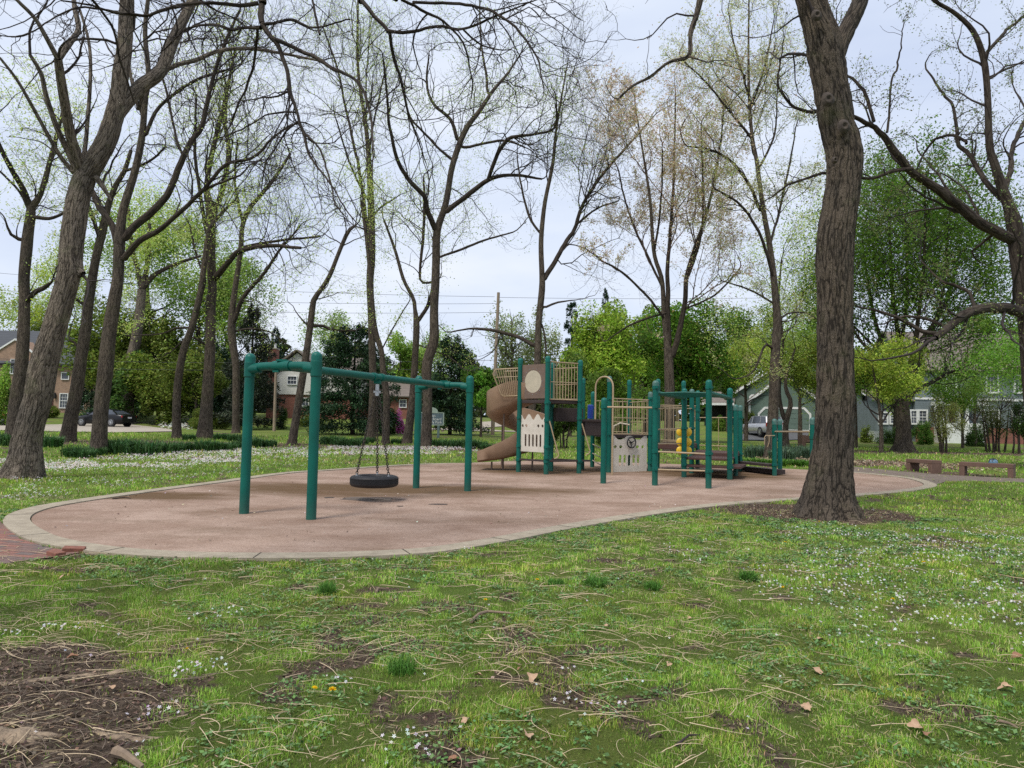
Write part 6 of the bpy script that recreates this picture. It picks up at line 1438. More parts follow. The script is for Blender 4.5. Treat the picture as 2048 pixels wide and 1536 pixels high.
# bench decks on the park side
def plank(a, b, z, w, th=.07, off=(0, 0), mat='reddeck', name='bench_deck'):
    p, q = L_(a, z) + Vector((*off, 0)), L_(b, z) + Vector((*off, 0)); MB().beam(p, q, w, th).build(name, M[mat], ps, bevel=.01)
plank('N', 'Q', .36, .42, .07, (0, .2)); plank('S', 'T', .34, .38, .08, (0, .1), 'deck'); plank('S', 'T', .13, .45, .14, (.25, .25), 'deck', 'step'); plank('Q', 'R', .36, .4, .07, (.1, 0))
for a, b, z in (('H', 'K', zat('H', 815)),): rail(a, b, z, .024)
for py in (818, 857): rail('K', 'O', zat('K', py if py == 818 else 860), .018, z2=zat('O', py))
rail('K', 'O', zat('K', 889), .018, z2=zat('O', 887))
rail('K', 'M', zat('K', 904), .022, z2=zat('M', 909)); rail('K', 'M', zat('K', 940), .022, z2=zat('M', 943))
rail('T', 'V', zat('T', 864), .024, z2=zat('V', 864.5)); rail('P', 'S', zat('P', 836), .018, z2=zat('S', 836)); rail('P', 'S', .85, .018)
for t in (.25, .5, .75):
    p = L_('P').lerp(L_('S'), t); MB().tube([(p.x, p.y, .72), (p.x, p.y, zat('P', 836))], .010, 6).build('rail_bar', M['yellow_rail'] if 'yellow_rail' in M else M['tan'], ps)
# panels
def panel(a, b, y_top, y_bot, outer, holes, mat, name, d=-.03, s0=.07):
    A, B = L_(a), L_(b); ux = (B - A); W = ux.length - 2 * s0; ux.normalize(); nrm = Vector((ux.y, -ux.x, 0))
    if nrm.y > 0: nrm = -nrm
    zt, zb = zat(a, y_top), zat(a, y_bot); H = zt - zb; og = A + ux * s0 + Vector((0, 0, zb)) + nrm * -d
    Mx = Matrix(((ux.x * 1, 0, nrm.x, og.x), (ux.y * 1, 0, nrm.y, og.y), (0, 1, 0, og.z), (0, 0, 0, 1)))
    sc = lambda L: [(p[0] * W, p[1] * H) for p in L]
    o = MB().plate(sc(outer), [sc(h) for h in holes], Mx, .022).build(name, M[mat], ps, ang=30)
    return o, Mx, W, H
def circ(cx, cy, rx, ry, n=14): return [(cx + rx * math.cos(2 * math.pi * i / n), cy + ry * math.sin(2 * math.pi * i / n)) for i in range(n)]
def slot(cx, cy, w, h, n=6):
    out = []
    for i in range(n + 1): a = math.pi * i / n; out.append((cx + w / 2 * math.cos(a), cy + h / 2 - w * .5 + w * .55 * math.sin(a)))
    for i in range(n + 1): a = math.pi + math.pi * i / n; out.append((cx + w / 2 * math.cos(a), cy - h / 2 + w * .5 + w * .55 * math.sin(a)))
    return out
def rrect(r=.06, top=None):
    pts = []
    for cx, cy, a0 in ((1 - r, r, -90), (1 - r, 1 - r, 0), (r, 1 - r, 90), (r, r, 180)):
        for i in range(5): a = R(a0 + 90 * i / 4); pts.append((cx + r * math.cos(a), cy + r * math.sin(a)))
    return pts
# tower upper panel: brown board with a pale round window
A_, C_ = 'C', 'A'
o, Mx, W, H = panel('C', 'A', 731, 798, rrect(.05), [circ(.46, .5, .315, .335, 28)], 'brown_pl', 'upper_panel', d=.04, s0=.02)
disc = MB().plate([(p[0] * W, p[1] * H) for p in circ(.46, .5, .335, .355, 32)], [], Mx @ Matrix.Translation((0, 0, .006)), .010).build('round_window', M['cream_pl'], o)
mbb = MB()
for i in range(16):
    a = 2 * math.pi * i / 16; c = Mx @ Vector(((.46 + .36 * math.cos(a)) * W, (.5 + .385 * math.sin(a)) * H, .028)); mbb.box(tuple(c), (.014, .014, .014))
mbb.build('bolt_ring', M['zinc'], o)
# scalloped lower panel
def scallop(lo=.90, n=3):
    pts = [(0, .03), (.03, 0), (.97, 0), (1, .03)]
    top = []
    for i in range(61):
        x = 1 - i / 60
        y = .925 + .075 * math.cos(x * 2 * math.pi * 3) if True else 1
        top.append((x, y))
    return pts + top
sl = [slot(.22 + .142 * i, .30, .07, .33) for i in range(5)]
panel('C', 'A', 829, 903, scallop(), sl + [circ(.10, .69, .042, .042), circ(.24, .69, .042, .042), circ(.70, .69, .042, .042), circ(.86, .69, .042, .042)], 'white_pl', 'lower_panel', d=.03, s0=.03)
# steering wheel panel
def wheel_outline():
    pts = [(.0, .03), (.03, 0), (.97, 0), (1, .03), (1, .93)]
    for i in range(49):
        x = .99 - .98 * i / 48; dx = abs(x - .5) / .5
        y = 1.0 if dx > .82 else (.985 if dx < .24 else .985 - .11 * math.sin(math.pi * (dx - .24) / .58) ** .8)
        if dx < .24: y = .93 + .075 * math.sqrt(max(0, 1 - (dx / .24) ** 2))
        if .24 <= dx <= .82: y = .93 - .035 * math.sin(math.pi * (dx - .24) / .58)+ .07*max(0,(dx-.62)/.2)
        pts.append((x, y))
    pts.append((0, .93)); return pts
hl = [slot(.255 + .125 * i, .33, .07, .30) for i in range(5)] + [circ(.12, .70, .045, .042), circ(.27, .70, .045, .042), circ(.73, .70, .045, .042), circ(.88, .70, .045, .042)]
o, Mx, W, H = panel('G', 'J', 872, 947, wheel_outline(), hl, 'white_pl', 'steering_panel', d=.05, s0=.10)
wc = Mx @ Vector((.52 * W, .82 * H, .10)); nrm = Vector((Mx[0][2], Mx[1][2], 0)); ux = Vector((Mx[0][0], Mx[1][0], 0)); mb = MB()
mb.tube([wc + ux * (.165 * math.cos(t)) + Vector((0, 0, .165 * math.sin(t))) for t in [2 * math.pi * i / 32 for i in range(32)]], .021, 8, closed=True)
for a in (90, 210, 330): mb.tube([wc, wc + ux * (.16 * math.cos(R(a + 55))) + Vector((0, 0, .16 * math.sin(R(a + 55))))], .016, 8)
mb.tube([wc - nrm * .10, wc + nrm * .01], .03, 10); mb.build('steering_wheel', M['black'], o)
# arched tan hoop (handhold down from the middle deck)
h0 = L_(Vector((pxat(1190.5, 1.7, 20.9), 20.9, 0))); h1 = L_(Vector((pxat(1225, 1.0, 20.5), 20.5, 0))); zt_ = zat(Vector((pxat(1207, 2.9, 20.7), 20.7, 0)), 754)
rr_ = (h1 - h0).length / 2; pts = [(h0.x, h0.y, DZ2)]
for i in range(13):
    a = math.pi * i / 12; p = h0.lerp(h1, .5 - .5 * math.cos(a)); pts.append((p.x, p.y, zt_ - rr_ + rr_ * math.sin(a)))
pts.append((h1.x, h1.y, .0)); MB().tube(pts, .026, 12).build('hoop_rail', M['tan'], ps)
# curved tan climbing rods
for k, (x0, y0, x1, y1, Y) in enumerate(((1099, 843, 1116, 907, 20.0), (1164, 848, 1179, 899, 20.4))):
    z0_, z1_ = zat(Vector((pxat(x0, 1.6, Y), Y, 0)), y0), zat(Vector((pxat(x1, .8, Y), Y, 0)), y1)
    a = L_(Vector((pxat(x0, z0_, Y), Y, 0)), z0_); b = L_(Vector((pxat(x1, z1_, Y), Y, 0)), z1_)
    MB().tube([a, a.lerp(b, .5), b, b + Vector((.02, 0, -.07)), b + Vector((-.03, 0, -.14)), b + Vector((-.10, 0, -.16))], .018, 8).build('climbing_rod', M['tan'], ps)
# blue talk tube and yellow discs
b_ = L_(Vector((pxat(1181, 1.9, 23.4), 23.4, 0))); z0_, z1_ = zat(Vector((2.6, 23.4, 0)), 838), zat(Vector((2.6, 23.4, 0)), 810)
MB().lathe([(.0, z0_), (.10, z0_), (.10, z1_ - .03), (.07, z1_), (0, z1_)], (b_.x, b_.y, 0), 16).box((b_.x + .12, b_.y, z1_ - .1), (.08, .06, .05)).build('blue_drum', M['blue'], ps)
yb = L_(Vector((pxat(1368, 1.0, 20.45), 20.45, 0)))
o = MB().tube([(yb.x, yb.y, .3), (yb.x, yb.y, zat(Vector((5, 20.45, 0)), 846))], .03, 10).build('disc_pole', M['cream_pl'], ps)
for py in (865, 885, 902):
    z = zat(Vector((5, 20.45, 0)), py); mbd = MB()
    for sx in (-.10, .10): mbd.lathe([(0, -.045), (.09, -.04), (.125, -.01), (.125, .02), (.09, .045), (0, .05)], (yb.x + sx, yb.y, z), 20, M=Matrix.Rotation(R(90), 4, 'X'))
    mbd.build('climbing_disc', M['yellow'], o)
# overhead ladder
zk = zat('K', 781); zn = zat('N', 803); zm = zat('M', 783); zq = zat('Q', 799); za = min(zk, zm, zn, zq); zL = (zk + zm + zn + zq) / 4
for a, b in (('K', 'N'), ('M', 'Q')):
    p, q = L_(a, zL), L_(b, zL); MB().tube([p, q], .055, 14).build('ladder_rail', M['green'], ps)
for i in range(9):
    t = .08 + .84 * i / 8; p, q = L_('K', zL).lerp(L_('N', zL), t), L_('M', zL).lerp(L_('Q', zL), t)
    pts = [p.lerp(q, s_) + Vector((0, 0, .03 * math.sin(math.pi * s_))) for s_ in (0, .15, .5, .85, 1)]
    MB().tube(pts, .017, 8).build('rung', M['green_dark'] if 'green_dark' in M else M['green'], ps)
# small gold handle on the bar post
t_ = L_('T'); zh = zat('T', 872)
MB().tube([(t_.x - .02, t_.y - .08, zh), (t_.x - .30, t_.y - .1, zh), (t_.x - .34, t_.y - .1, zh - .05), (t_.x - .34, t_.y - .1, zh - .28)], .014, 6).tube([(t_.x - .20, t_.y - .1, zh), (t_.x - .20, t_.y - .1, zh - .2), (t_.x - .25, t_.y - .1, zh - .35)], .012, 6).build('gold_handle', M['tan'], ps)
# spiral slide
ce = Vector((.2, 22.6)); Rs = .62; path = []
stt = (PS['C'] + PS['D']) / 2
ctl = [(stt.x, stt.y), (.52, 21.52), (.22, 21.84), (-.10, 22.04), (ce.x + Rs * math.cos(R(212)), ce.y + Rs * math.sin(R(212)))]
for q in catmull(ctl, 4, False)[:-1]: path.append(tuple(q))
for i in range(33):
    a = R(208 - 9.45 * i); path.append((ce.x + Rs * math.cos(a), ce.y + Rs * math.sin(a)))
lx, ly = path[-1]
for i in range(1, 7): path.append((lx - .185 * i, ly + .012 * i * i * .3))
path = np.array(path); dd = np.r_[0, np.cumsum(np.linalg.norm(np.diff(path, axis=0), axis=1))]; tt = dd / dd[-1]
zz = np.interp(tt, [0, .08, .76, .88, 1.0], [DZ1, DZ1 - .06, .62, .40, .27])
mbs = MB(); nP = len(path); prof = [(-.36, .42), (-.35, .10), (-.27, .02), (-.12, -.03), (.12, -.03), (.27, .02), (.35, .10), (.36, .42), (.395, .42), (.385, .06), (.29, -.035), (.12, -.075), (-.12, -.075), (-.29, -.035), (-.385, .06), (-.395, .42)]
tg = np.gradient(path, axis=0); tg /= np.linalg.norm(tg, axis=1, keepdims=True)
for i in range(nP):
    s2 = Vector((tg[i][1], -tg[i][0]))   # to the right of travel
    curved = 1 if 5 <= i < nP - 6 else .2
    for (u, w_) in prof:
        hgt = w_ * (1.0 + (.75 * min(1, i / 10)) if (u < -.3 and w_ > .2) else 1.0) * (1.0 if i < nP - 9 else max(.42, 1 - .075 * (i - nP + 9)))
        bank = -u * .12 * (1 if curved == 1 else .2)
        mbs.v.append((path[i][0] + s2.x * u - O0.x, path[i][1] + s2.y * u - O0.y, zz[i] + hgt + bank))
m = len(prof)
for i in range(nP - 1):
    for j in range(m): mbs.f.append((i * m + j, i * m + (j + 1) % m, (i + 1) * m + (j + 1) % m, (i + 1) * m + j))
mbs.f.append(tuple(range(m))); mbs.f.append(tuple((nP - 1) * m + j for j in range(m))[::-1])
slide = mbs.build('spiral_slide', M['tan_pl'], ps, ang=60)
for i, nm in ((nP - 3, 'slide_leg'), (nP - 8, 'slide_leg'), (nP - 13, 'slide_leg'), (14, 'slide_leg'), (22, 'slide_leg')):
    MB().tube([(path[i][0] - O0.x, path[i][1] - O0.y, 0), (path[i][0] - O0.x, path[i][1] - O0.y, zz[i] - .07)], .028, 8).build(nm, M['brown_pl'], slide)
# slide entry cage
c0 = L_('C'); e0 = L_(Vector((pxat(986, 2.6, 21.45), 21.45, 0))); zt1, zb1 = zat('C', 737), zat('C', 792)
mb = MB(); tl, tr = Vector((e0.x, e0.y, zt1 - .04)), Vector((c0.x, c0.y, zt1)); bl, br_ = Vector((e0.x + .28, e0.y + .12, zb1 - .02)), Vector((c0.x, c0.y, zb1))
mb.tube([br_, bl + Vector((.06, 0, 0)), bl + Vector((-.03, 0, .06)), tl + Vector((-.01, 0, -.14)), tl + Vector((.07, 0, 0)), tr], .02, 8)
for i in range(1, 11): t = i / 11; mb.tube([tl.lerp(tr, t), bl.lerp(br_, t)], .011, 6)
mb.tube([tl.lerp(bl, .3), tr.lerp(br_, .3)], .012, 6); mb.build('slide_cage', M['tan'], ps)
e1 = tl + Vector((.35, .75, 0)); mb = MB(); d1 = L_('D'); bl2 = bl + Vector((.2, .6, 0))
mb.tube([Vector((d1.x, d1.y, zb1)), bl2, e1, Vector((d1.x, d1.y, zt1))], .018, 8)
for i in range(1, 9): t = i / 9; mb.tube([e1.lerp(Vector((d1.x, d1.y, zt1)), t), bl2.lerp(Vector((d1.x, d1.y, zb1)), t)], .010, 6)
mb.build('slide_cage', M['tan'], ps)
# curved ladder rungs seen beyond the tower
for py in (889, 907, 921):
    z = zat('F', py); a, b = L_('F', z), L_('G', z); md = (a + b) / 2 - Vector((0, .25, .08)); MB().tube([a, a.lerp(md, .7), md, b.lerp(md, .6), b], .018, 8).build('curved_rung', M['cream_pl'], ps)
lp = L_(Vector((pxat(1240, 1.3, 22.8), 22.8, 0))); MB().tube([(lp.x - .25, lp.y, 1.15), (lp.x - .2, lp.y, 1.45), (lp.x, lp.y, 1.55), (lp.x + .3, lp.y, 1.5)], .03, 8).build('loop_handle', M['cream_pl'], ps)

# ---------------------------------------------------------------- benches and helmet
def bench(A, dirv, length, w, h, th, leg, label):
    u = Vector((dirv[0], dirv[1], 0)).normalized(); v = Vector((-u.y, u.x, 0)) if -u.y > 0 else Vector((u.y, -u.x, 0))
    t = thing('bench', label, 'bench', (A.x, A.y, float(terr(A.y)))); z = Matrix(((u.x, v.x, 0, 0), (u.y, v.y, 0, 0), (0, 0, 1, 0), (0, 0, 0, 1)))
    MB().box(z @ Vector((length / 2, w / 2, h - th / 2)), (length, w, th), M=z).build('seat', M['benchm'], t, bevel=.012)
    for s in (leg / 2 + .002, length - leg / 2 - .002): MB().box(z @ Vector((s, w / 2, (h - th) / 2 - .05)), (leg, w - .012, h - th + .1), M=z).build('leg', M['benchm'], t, bevel=.01)
    return t, z
pA = G(1812, 941.5); pB = G(1863, 947.5); bench(pA, pB - pA, (pB - pA).length, .46, .44, .13, .16, 'short red brown concrete bench beside the path')
pA = G(1918, 950.5); pB = G(2027, 957); bench(pA, pB - pA, (pB - pA).length, .46, .46, .14, .16, 'long red brown concrete bench carrying a cycle helmet')
hb = (pB - pA); hp = pA + hb * .62 + Vector((hb.y, -hb.x, 0)).normalized() * -.2
hb_t = thing('cycle_helmet', 'blue and black cycle helmet resting on the long bench', 'helmet', (hp.x, hp.y, .46), rz=.4)
mb = MB(); nu, nv = 20, 10
for i in range(nv + 1):
    el = math.pi / 2 * i / nv
    for j in range(nu):
        a = 2 * math.pi * j / nu; rr2 = 1 + .05 * math.cos(6 * a) * math.cos(el)
        mb.v.append((.165 * math.cos(a) * math.cos(el) * rr2 * (1.05 if math.cos(a) > 0 else .95), .115 * math.sin(a) * math.cos(el) * rr2, .01 + .145 * math.sin(el) ** .85))
for i in range(nv):
    for j in range(nu): mb.f.append((i * nu + j, i * nu + (j + 1) % nu, (i + 1) * nu + (j + 1) % nu, (i + 1) * nu + j))
sh = mb.build('shell', simple('helmet_blue', (.05, .12, .20), (.16, .26, .34), .35, 14, coords='pos'), hb_t, ang=80)
mb = MB()
for k in (-2, -1, 0, 1, 2):
    mb.tube([(.14 * math.cos(t), k * .038 * (1 - .1 * abs(k)), .02 + (.142 - .012 * abs(k)) * math.sin(t) ** .8 + .004) for t in [.25 + 2.6 * i / 8 for i in range(9)]], .009, 5)
mb.build('vents', M['black'], sh); MB().tube([(.06, -.10, .02), (.04, -.09, -.004), (-.05, -.10, -.002), (-.09, -.08, .03)], .007, 5).build('strap', M['black'], hb_t)
# brown seat with a back on the far lawn
pA = G(1604, 897); u = Vector((1, .1, 0)).normalized(); t = thing('park_bench', 'brown high sided concrete bench on grass between the bar posts and the big trunk', 'bench', tuple(pA))
MB().box((.12, .3, .36), (.24, .6, .8)).build('side_panel', M['benchm'], t, bevel=.01); MB().box((1.3, .3, .36), (.24, .6, .8)).build('side_panel', M['benchm'], t, bevel=.01)
MB().box((.71, .25, .42), (.93, .5, .1)).build('seat', M['benchm'], t, bevel=.01); MB().box((.71, .56, .52), (.93, .07, .42)).build('backrest', M['benchm'], t, bevel=.01)
# ---------------------------------------------------------------- houses
M['brick'] = brick_mat('house_brick', (.33, .20, .13), (.25, .145, .095), (.30, .24, .19), 2.2, (R(90), 0, 0), .5, .17, 'obj')
M['brickred'] = brick_mat('red_house_brick', (.26, .085, .055), (.19, .06, .042), (.2, .13, .1), 2.2, (R(90), 0, 0), .5, .17, 'obj')
def siding(name, c, step=5.2, dark=.55):
    m, nt, b, _ = newmat(name); v = objc(nt); sx = N(nt, 'ShaderNodeSeparateXYZ'); nt.links.new(v, sx.inputs[0])
    mu = N(nt, 'ShaderNodeMath', operation='MULTIPLY'); mu.inputs[1].default_value = step; nt.links.new(sx.outputs[2], mu.inputs[0])
    fr = N(nt, 'ShaderNodeMath', operation='FRACT'); nt.links.new(mu.outputs[0], fr.inputs[0])
    r = ramp(nt, fr.outputs[0], [(.0, tuple(dark * k for k in c)), (.16, c), (1.0, tuple(min(1, 1.08 * k) for k in c))])
    r2 = ramp(nt, noise(nt, v, 2, 5), [(.3, (.88, .88, .88)), (.7, (1.08, 1.08, 1.08))])
    nt.links.new(mixc(nt, 1.0, r.outputs[0], r2.outputs[0], 'MULTIPLY'), b.inputs['Base Color']); b.inputs['Roughness'].default_value = .8
    bump(nt, b, fr.outputs[0], .5, .02); return m
M['sage'] = siding('sage_clapboard', (.105, .155, .125)); M['blueg'] = siding('blue_grey_clapboard', (.15, .18, .19)); M['whites'] = siding('white_clapboard', (.62, .60, .55))
M['shing'] = siding('dark_shingles', (.055, .06, .07), 3.2, .6); M['shing2'] = siding('grey_brown_shingles', (.16, .13, .11), 3.2, .7)
M['doorred'] = simple('dark_red_door', (.09, .02, .015), (.06, .015, .012), .5, 3); M['garage'] = simple('garage_door_paint', (.115, .165, .135), (.095, .14, .115), .6, 3)
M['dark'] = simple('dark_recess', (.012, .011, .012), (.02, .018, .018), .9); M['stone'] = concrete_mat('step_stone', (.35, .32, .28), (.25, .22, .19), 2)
class House:
    """local frame: x along the front, y away from the viewer, z up; u(px), w(py) read sizes off the photograph at the facade depth"""
    def __init__(s, name, label, px0, D, cat='house'):
        s.D = D; s.x0 = P(px0, 850, D).x; s.z0 = float(terr(D)); s.t = thing(name, label, cat, (s.x0, D, s.z0))
    def X(s, px, py=820, dy=0): return P(px, py, s.D + dy).x - s.x0
    def Z(s, py, px, dy=0): return P(px, py, s.D + dy).z - s.z0
    def rect(s, px0, px1, py0, py1, dy=0): return s.X(px0, (py0 + py1) / 2, dy), s.X(px1, (py0 + py1) / 2, dy), s.Z(py1, (px0 + px1) / 2, dy), s.Z(py0, (px0 + px1) / 2, dy)
    def box(s, name, x0, x1, y0, y1, z0, z1, mat, parent=None, bevel=0):
        return MB().box(((x0 + x1) / 2, (y0 + y1) / 2, (z0 + z1) / 2), (x1 - x0, y1 - y0, z1 - z0)).build(name, M[mat], parent or s.t, smooth=False, bevel=bevel)
    def gable(s, name, x0, x1, y0, y1, ze, xr, zr, mat, thick=None):
        """gable wall prism facing the viewer"""
        return MB().add([(x0, y0, ze), (x1, y0, ze), (xr, y0, zr), (x0, y1, ze), (x1, y1, ze), (xr, y1, zr)], [(0, 1, 2), (5, 4, 3), (0, 2, 5, 3), (1, 4, 5, 2), (0, 3, 4, 1)]).build(name, M[mat], s.t, smooth=False)
    def slab(s, name, pts, th, mat):
        """roof plane from 4 corners with thickness"""
        a, b, c, d = [Vector(p) for p in pts]; n = (b - a).cross(d - a).normalized(); 
        if n.z < 0: n = -n
        up = [p + n * th for p in (a, b, c, d)]
        return MB().add([a, b, c, d] + up, [(0, 1, 2, 3), (4, 5, 6, 7), (0, 1, 5, 4), (1, 2, 6, 5), (2, 3, 7, 6), (3, 0, 4, 7)]).build(name, M[mat], s.t, smooth=False)
    def window(s, r, y=0, nx=2, nz=2, fw=.09, sash=True, mat='white', name='window'):
        x0, x1, z0, z1 = r; mb = MB()
        for a in ((x0 - fw, x0), (x1, x1 + fw)): mb.box(((a[0] + a[1]) / 2, y - .04, (z0 + z1) / 2), (fw, .10, z1 - z0 + 2 * fw))
        mb.box(((x0 + x1) / 2, y - .045, z1 + fw / 2), (x1 - x0, .10, fw)).box(((x0 + x1) / 2, y - .06, z0 - fw / 2), (x1 - x0, .14, fw))
        f = mb.build(name, M[mat], s.t, smooth=False)
        MB().box(((x0 + x1) / 2, y - .012, (z0 + z1) / 2), (x1 - x0, .016, z1 - z0)).build('pane', M['glass'], f, smooth=False)
        mm_ = MB()
        for i in range(1, nx): mm_.box((x0 + (x1 - x0) * i / nx, y - .03, (z0 + z1) / 2), (.025, .02, z1 - z0))
        for i in range(1, nz): mm_.box(((x0 + x1) / 2, y - .032, z0 + (z1 - z0) * i / nz), (x1 - x0, .02, .025))
        if sash: mm_.box(((x0 + x1) / 2, y - .035, (z0 + z1) / 2), (x1 - x0, .03, .06))
        if mm_.v: mm_.build('sash', M[mat], f, smooth=False)
        return f
# brick house at the left edge
h = House('brick_house', 'two storey tan brick house with dark shingled roof', 100, 76)
xl, xr = h.X(-260), h.X(172); ze = h.Z(729, 110); h.box('wall', xl, xr, 0, 9, -1.5, ze, 'brick')
zr = h.Z(664, 60, 4.5); h.slab('roof', [(xl - .4, -.5, ze - .1), (xr + .5, -.5, ze - .1), (xr - 2.2, 4.5, zr), (xl - .4, 4.5, zr)], .15, 'shing'); h.slab('roof', [(xl - .4, 9.5, ze - .1), (xr + .5, 9.5, ze - .1), (xr - 2.2, 4.5, zr), (xl - .4, 4.5, zr)], .15, 'shing')
MB().add([(xr + .5, -.5, ze - .08), (xr + .5, 9.5, ze - .08), (xr - 2.2, 4.5, zr + .1)], [(0, 1, 2)]).build('roof', M['shing'], h.t, smooth=False)
h.box('gutter', xl - .4, xr + .5, -.62, -.46, ze - .16, ze - .02, 'dark')
gx0, gx1, gxr = h.X(-8, 706), h.X(72, 708), h.X(35, 680); zg = h.Z(708, 35); h.gable('gable', gx0, gx1, -.25, 4, zg, gxr, h.Z(680, 35), 'brick')
for a, b in ((gx0, gxr), (gx1, gxr)): MB().beam((a + (a - gxr) * .08, -.32, zg - .05), (b, -.32, h.Z(679, 35)), .12, .16).build('bargeboard', M['white'], h.t)
h.box('wall', gx0, gx1 - .4, -.25, -.002, -1.5, zg, 'brick')
h.window(h.rect(124.5, 137.5, 746, 758), 0, 1, 1, sash=False); h.window(h.rect(121, 135, 788, 815), 0, 3, 4); h.window(h.rect(154, 167, 790, 817), 0, 3, 4); h.window(h.rect(26, 33, 720, 747), -.25, 2, 4); h.window(h.rect(96, 102.5, 752, 762), 0, 1, 1, sash=False)
x0, x1, z0, z1 = h.rect(91, 107, 778, 811); d_ = h.box('door', x0, x1, -.05, .02, z0, z1, 'doorred'); h.box('door_panel', x0 + .12, x0 + .38, -.07, -.052, z0 + .2, z1 - .25, 'dark', d_); h.box('door_panel', x0 + .5, x1 - .12, -.07, -.052, z0 + .2, z1 - .25, 'dark', d_)
x0, x1, z0, z1 = h.rect(109.5, 113, 787, 797); MB().box(((x0 + x1) / 2, -.13, (z0 + z1) / 2), (x1 - x0, .16, z1 - z0)).lathe([(.12, 0), (0, .14)], ((x0 + x1) / 2, -.13, z1), 4).build('wall_lantern', M['dark'], h.t)
h.box('front_step', h.X(100), h.X(128), -2.2, -.002, -.6, h.Z(829, 112), 'stone')
# chimney house, brick below and white boards above
h = House('white_sided_house', 'house with red brick chimney, white boards above red brick', 590, 72)
x0, x1 = h.X(545), h.X(700); zb_, ze = h.Z(789, 590), h.Z(742, 590); h.box('lower_wall', x0, x1, 0, 8, -1.5, zb_, 'brickred'); h.box('upper_wall', x0 - .0, x1, -.15, 8, zb_, ze, 'whites')
zr = h.Z(702, 592); h.gable('gable', x0, h.X(640), -.15, 8, ze, h.X(592), zr - .2, 'whites'); h.slab('roof', [(x0 - .4, -.6, ze - .1), (h.X(592), -.6, zr), (h.X(592), 8.3, zr), (x0 - .4, 8.3, ze - .1)], .14, 'shing2'); h.slab('roof', [(h.X(640) + .4, -.6, ze - .1), (h.X(592), -.6, zr), (h.X(592), 8.3, zr), (h.X(640) + .4, 8.3, ze - .1)], .14, 'shing2')
h.slab('roof', [(h.X(640), -.4, ze), (x1 + .4, -.4, ze), (x1 + .4, 4, ze + 1.7), (h.X(640), 4, ze + 1.7)], .14, 'shing2')
c0, c1, z0, z1 = h.rect(538, 553, 699, 832); ch = h.box('chimney', c0, c1, -.6, .5, -1.5, z1, 'brickred'); h.box('chimney_cap', c0 - .06, c1 + .06, -.66, .56, z1, z1 + .12, 'stone', ch); MB().lathe([(.14, 0), (.12, .5), (.10, .5)], (c1 - .22, -.1, z1 + .1), 12).build('chimney_pot', M['white'], ch)
h.window(h.rect(577, 594, 753.5, 768), -.15, 3, 2); h.window(h.rect(605, 617, 797, 811), 0, 2, 2); h.window(h.rect(640, 655, 755, 768), -.15, 2, 2)
# low brick house behind the pines
h = House('low_brick_house', 'low brick house mostly hidden behind the dark pines', 800, 78)
x0, x1 = h.X(672), h.X(842); ze = h.Z(793, 780); h.box('wall', x0, x1, 0, 8, -1.5, ze, 'brickred'); zr = h.Z(766, 780, 4); h.slab('roof', [(x0 - .4, -.5, ze - .1), (x1 + .4, -.5, ze - .1), (x1 + .4, 4, zr), (x0 - .4, 4, zr)], .14, 'shing2'); h.slab('roof', [(x0 - .4, 8.5, ze - .1), (x1 + .4, 8.5, ze - .1), (x1 + .4, 4, zr), (x0 - .4, 4, zr)], .14, 'shing2')
h.window(h.rect(660 + 30, 706, 802, 820), 0, 3, 2); h.window(h.rect(800, 812, 800, 814), 0, 2, 2)
# sage green house with garage
h = House('green_house', 'sage green clapboard house with octagonal window, white trim and wide garage door', 1567, 68)
h.t.rotation_euler = (0, 0, -R(21)); h.t.scale = (.93, 1, 1)
x0, x1 = h.X(1497), h.X(1642); ze = h.Z(803, 1500); xa = h.X(1568); za = h.Z(752, 1568)
h.box('garage_wall', x0, x1, 0, 7, -1.5, ze, 'sage'); h.gable('garage_gable', x0, x1, 0, 7, ze, xa, za, 'sage')
for a in (x0 - .35, x1 + .35):
    zt2 = ze - .22; MB().beam((a, -.3, zt2), (xa, -.3, za + .1), .10, .24).build('bargeboard', M['white'], h.t); h.slab('garage_roof', [(a, -.32, zt2 + .1), (xa, -.32, za + .22), (xa, 7.2, za + .22), (a, 7.2, zt2 + .1)], .12, 'shing2')
h.box('corner_trim', x0 - .06, x0 + .14, -.06, .1, -.4, ze - .1, 'white')
mx0, mx1 = h.X(1450, 820, 2.4), h.X(1700, 820, 2.4); mze = h.Z(783, 1460, 2.4); mza = h.Z(706, 1580, 2.4); mxa = h.X(1582, 710, 2.4)
h.box('main_wall', mx0, mx1, 2.4, 12, -1.5, mze, 'sage'); h.gable('main_gable', mx0, mx1, 2.4, 12, mze, mxa, mza, 'sage')
for a in (mx0 - .35, mx1 + .35): MB().beam((a, 2.1, mze - .22), (mxa, 2.1, mza + .1), .10, .24).build('bargeboard', M['white'], h.t); h.slab('main_roof', [(a, 2.08, mze - .1), (mxa, 2.08, mza + .22), (mxa, 12.2, mza + .22), (a, 12.2, mze - .1)], .12, 'shing2')
ox, oz = h.X(1486.4, 795, 2.4), h.Z(795, 1486.4, 2.4)
def ngon(r, n=8, o=22.5): return [(r * math.cos(R(o + 360 * i / n)), r * math.sin(R(o + 360 * i / n))) for i in range(n)]
Mo = Matrix(((1, 0, 0, ox), (0, 0, -1, 2.36), (0, 1, 0, oz), (0, 0, 0, 1)))
w_ = MB().plate(ngon(.40), [ngon(.22)], Mo, .06).build('octagon_window', M['white'], h.t, smooth=False); MB().plate(ngon(.225), [], Mo, .02).build('pane', M['dark'], w_, smooth=False)
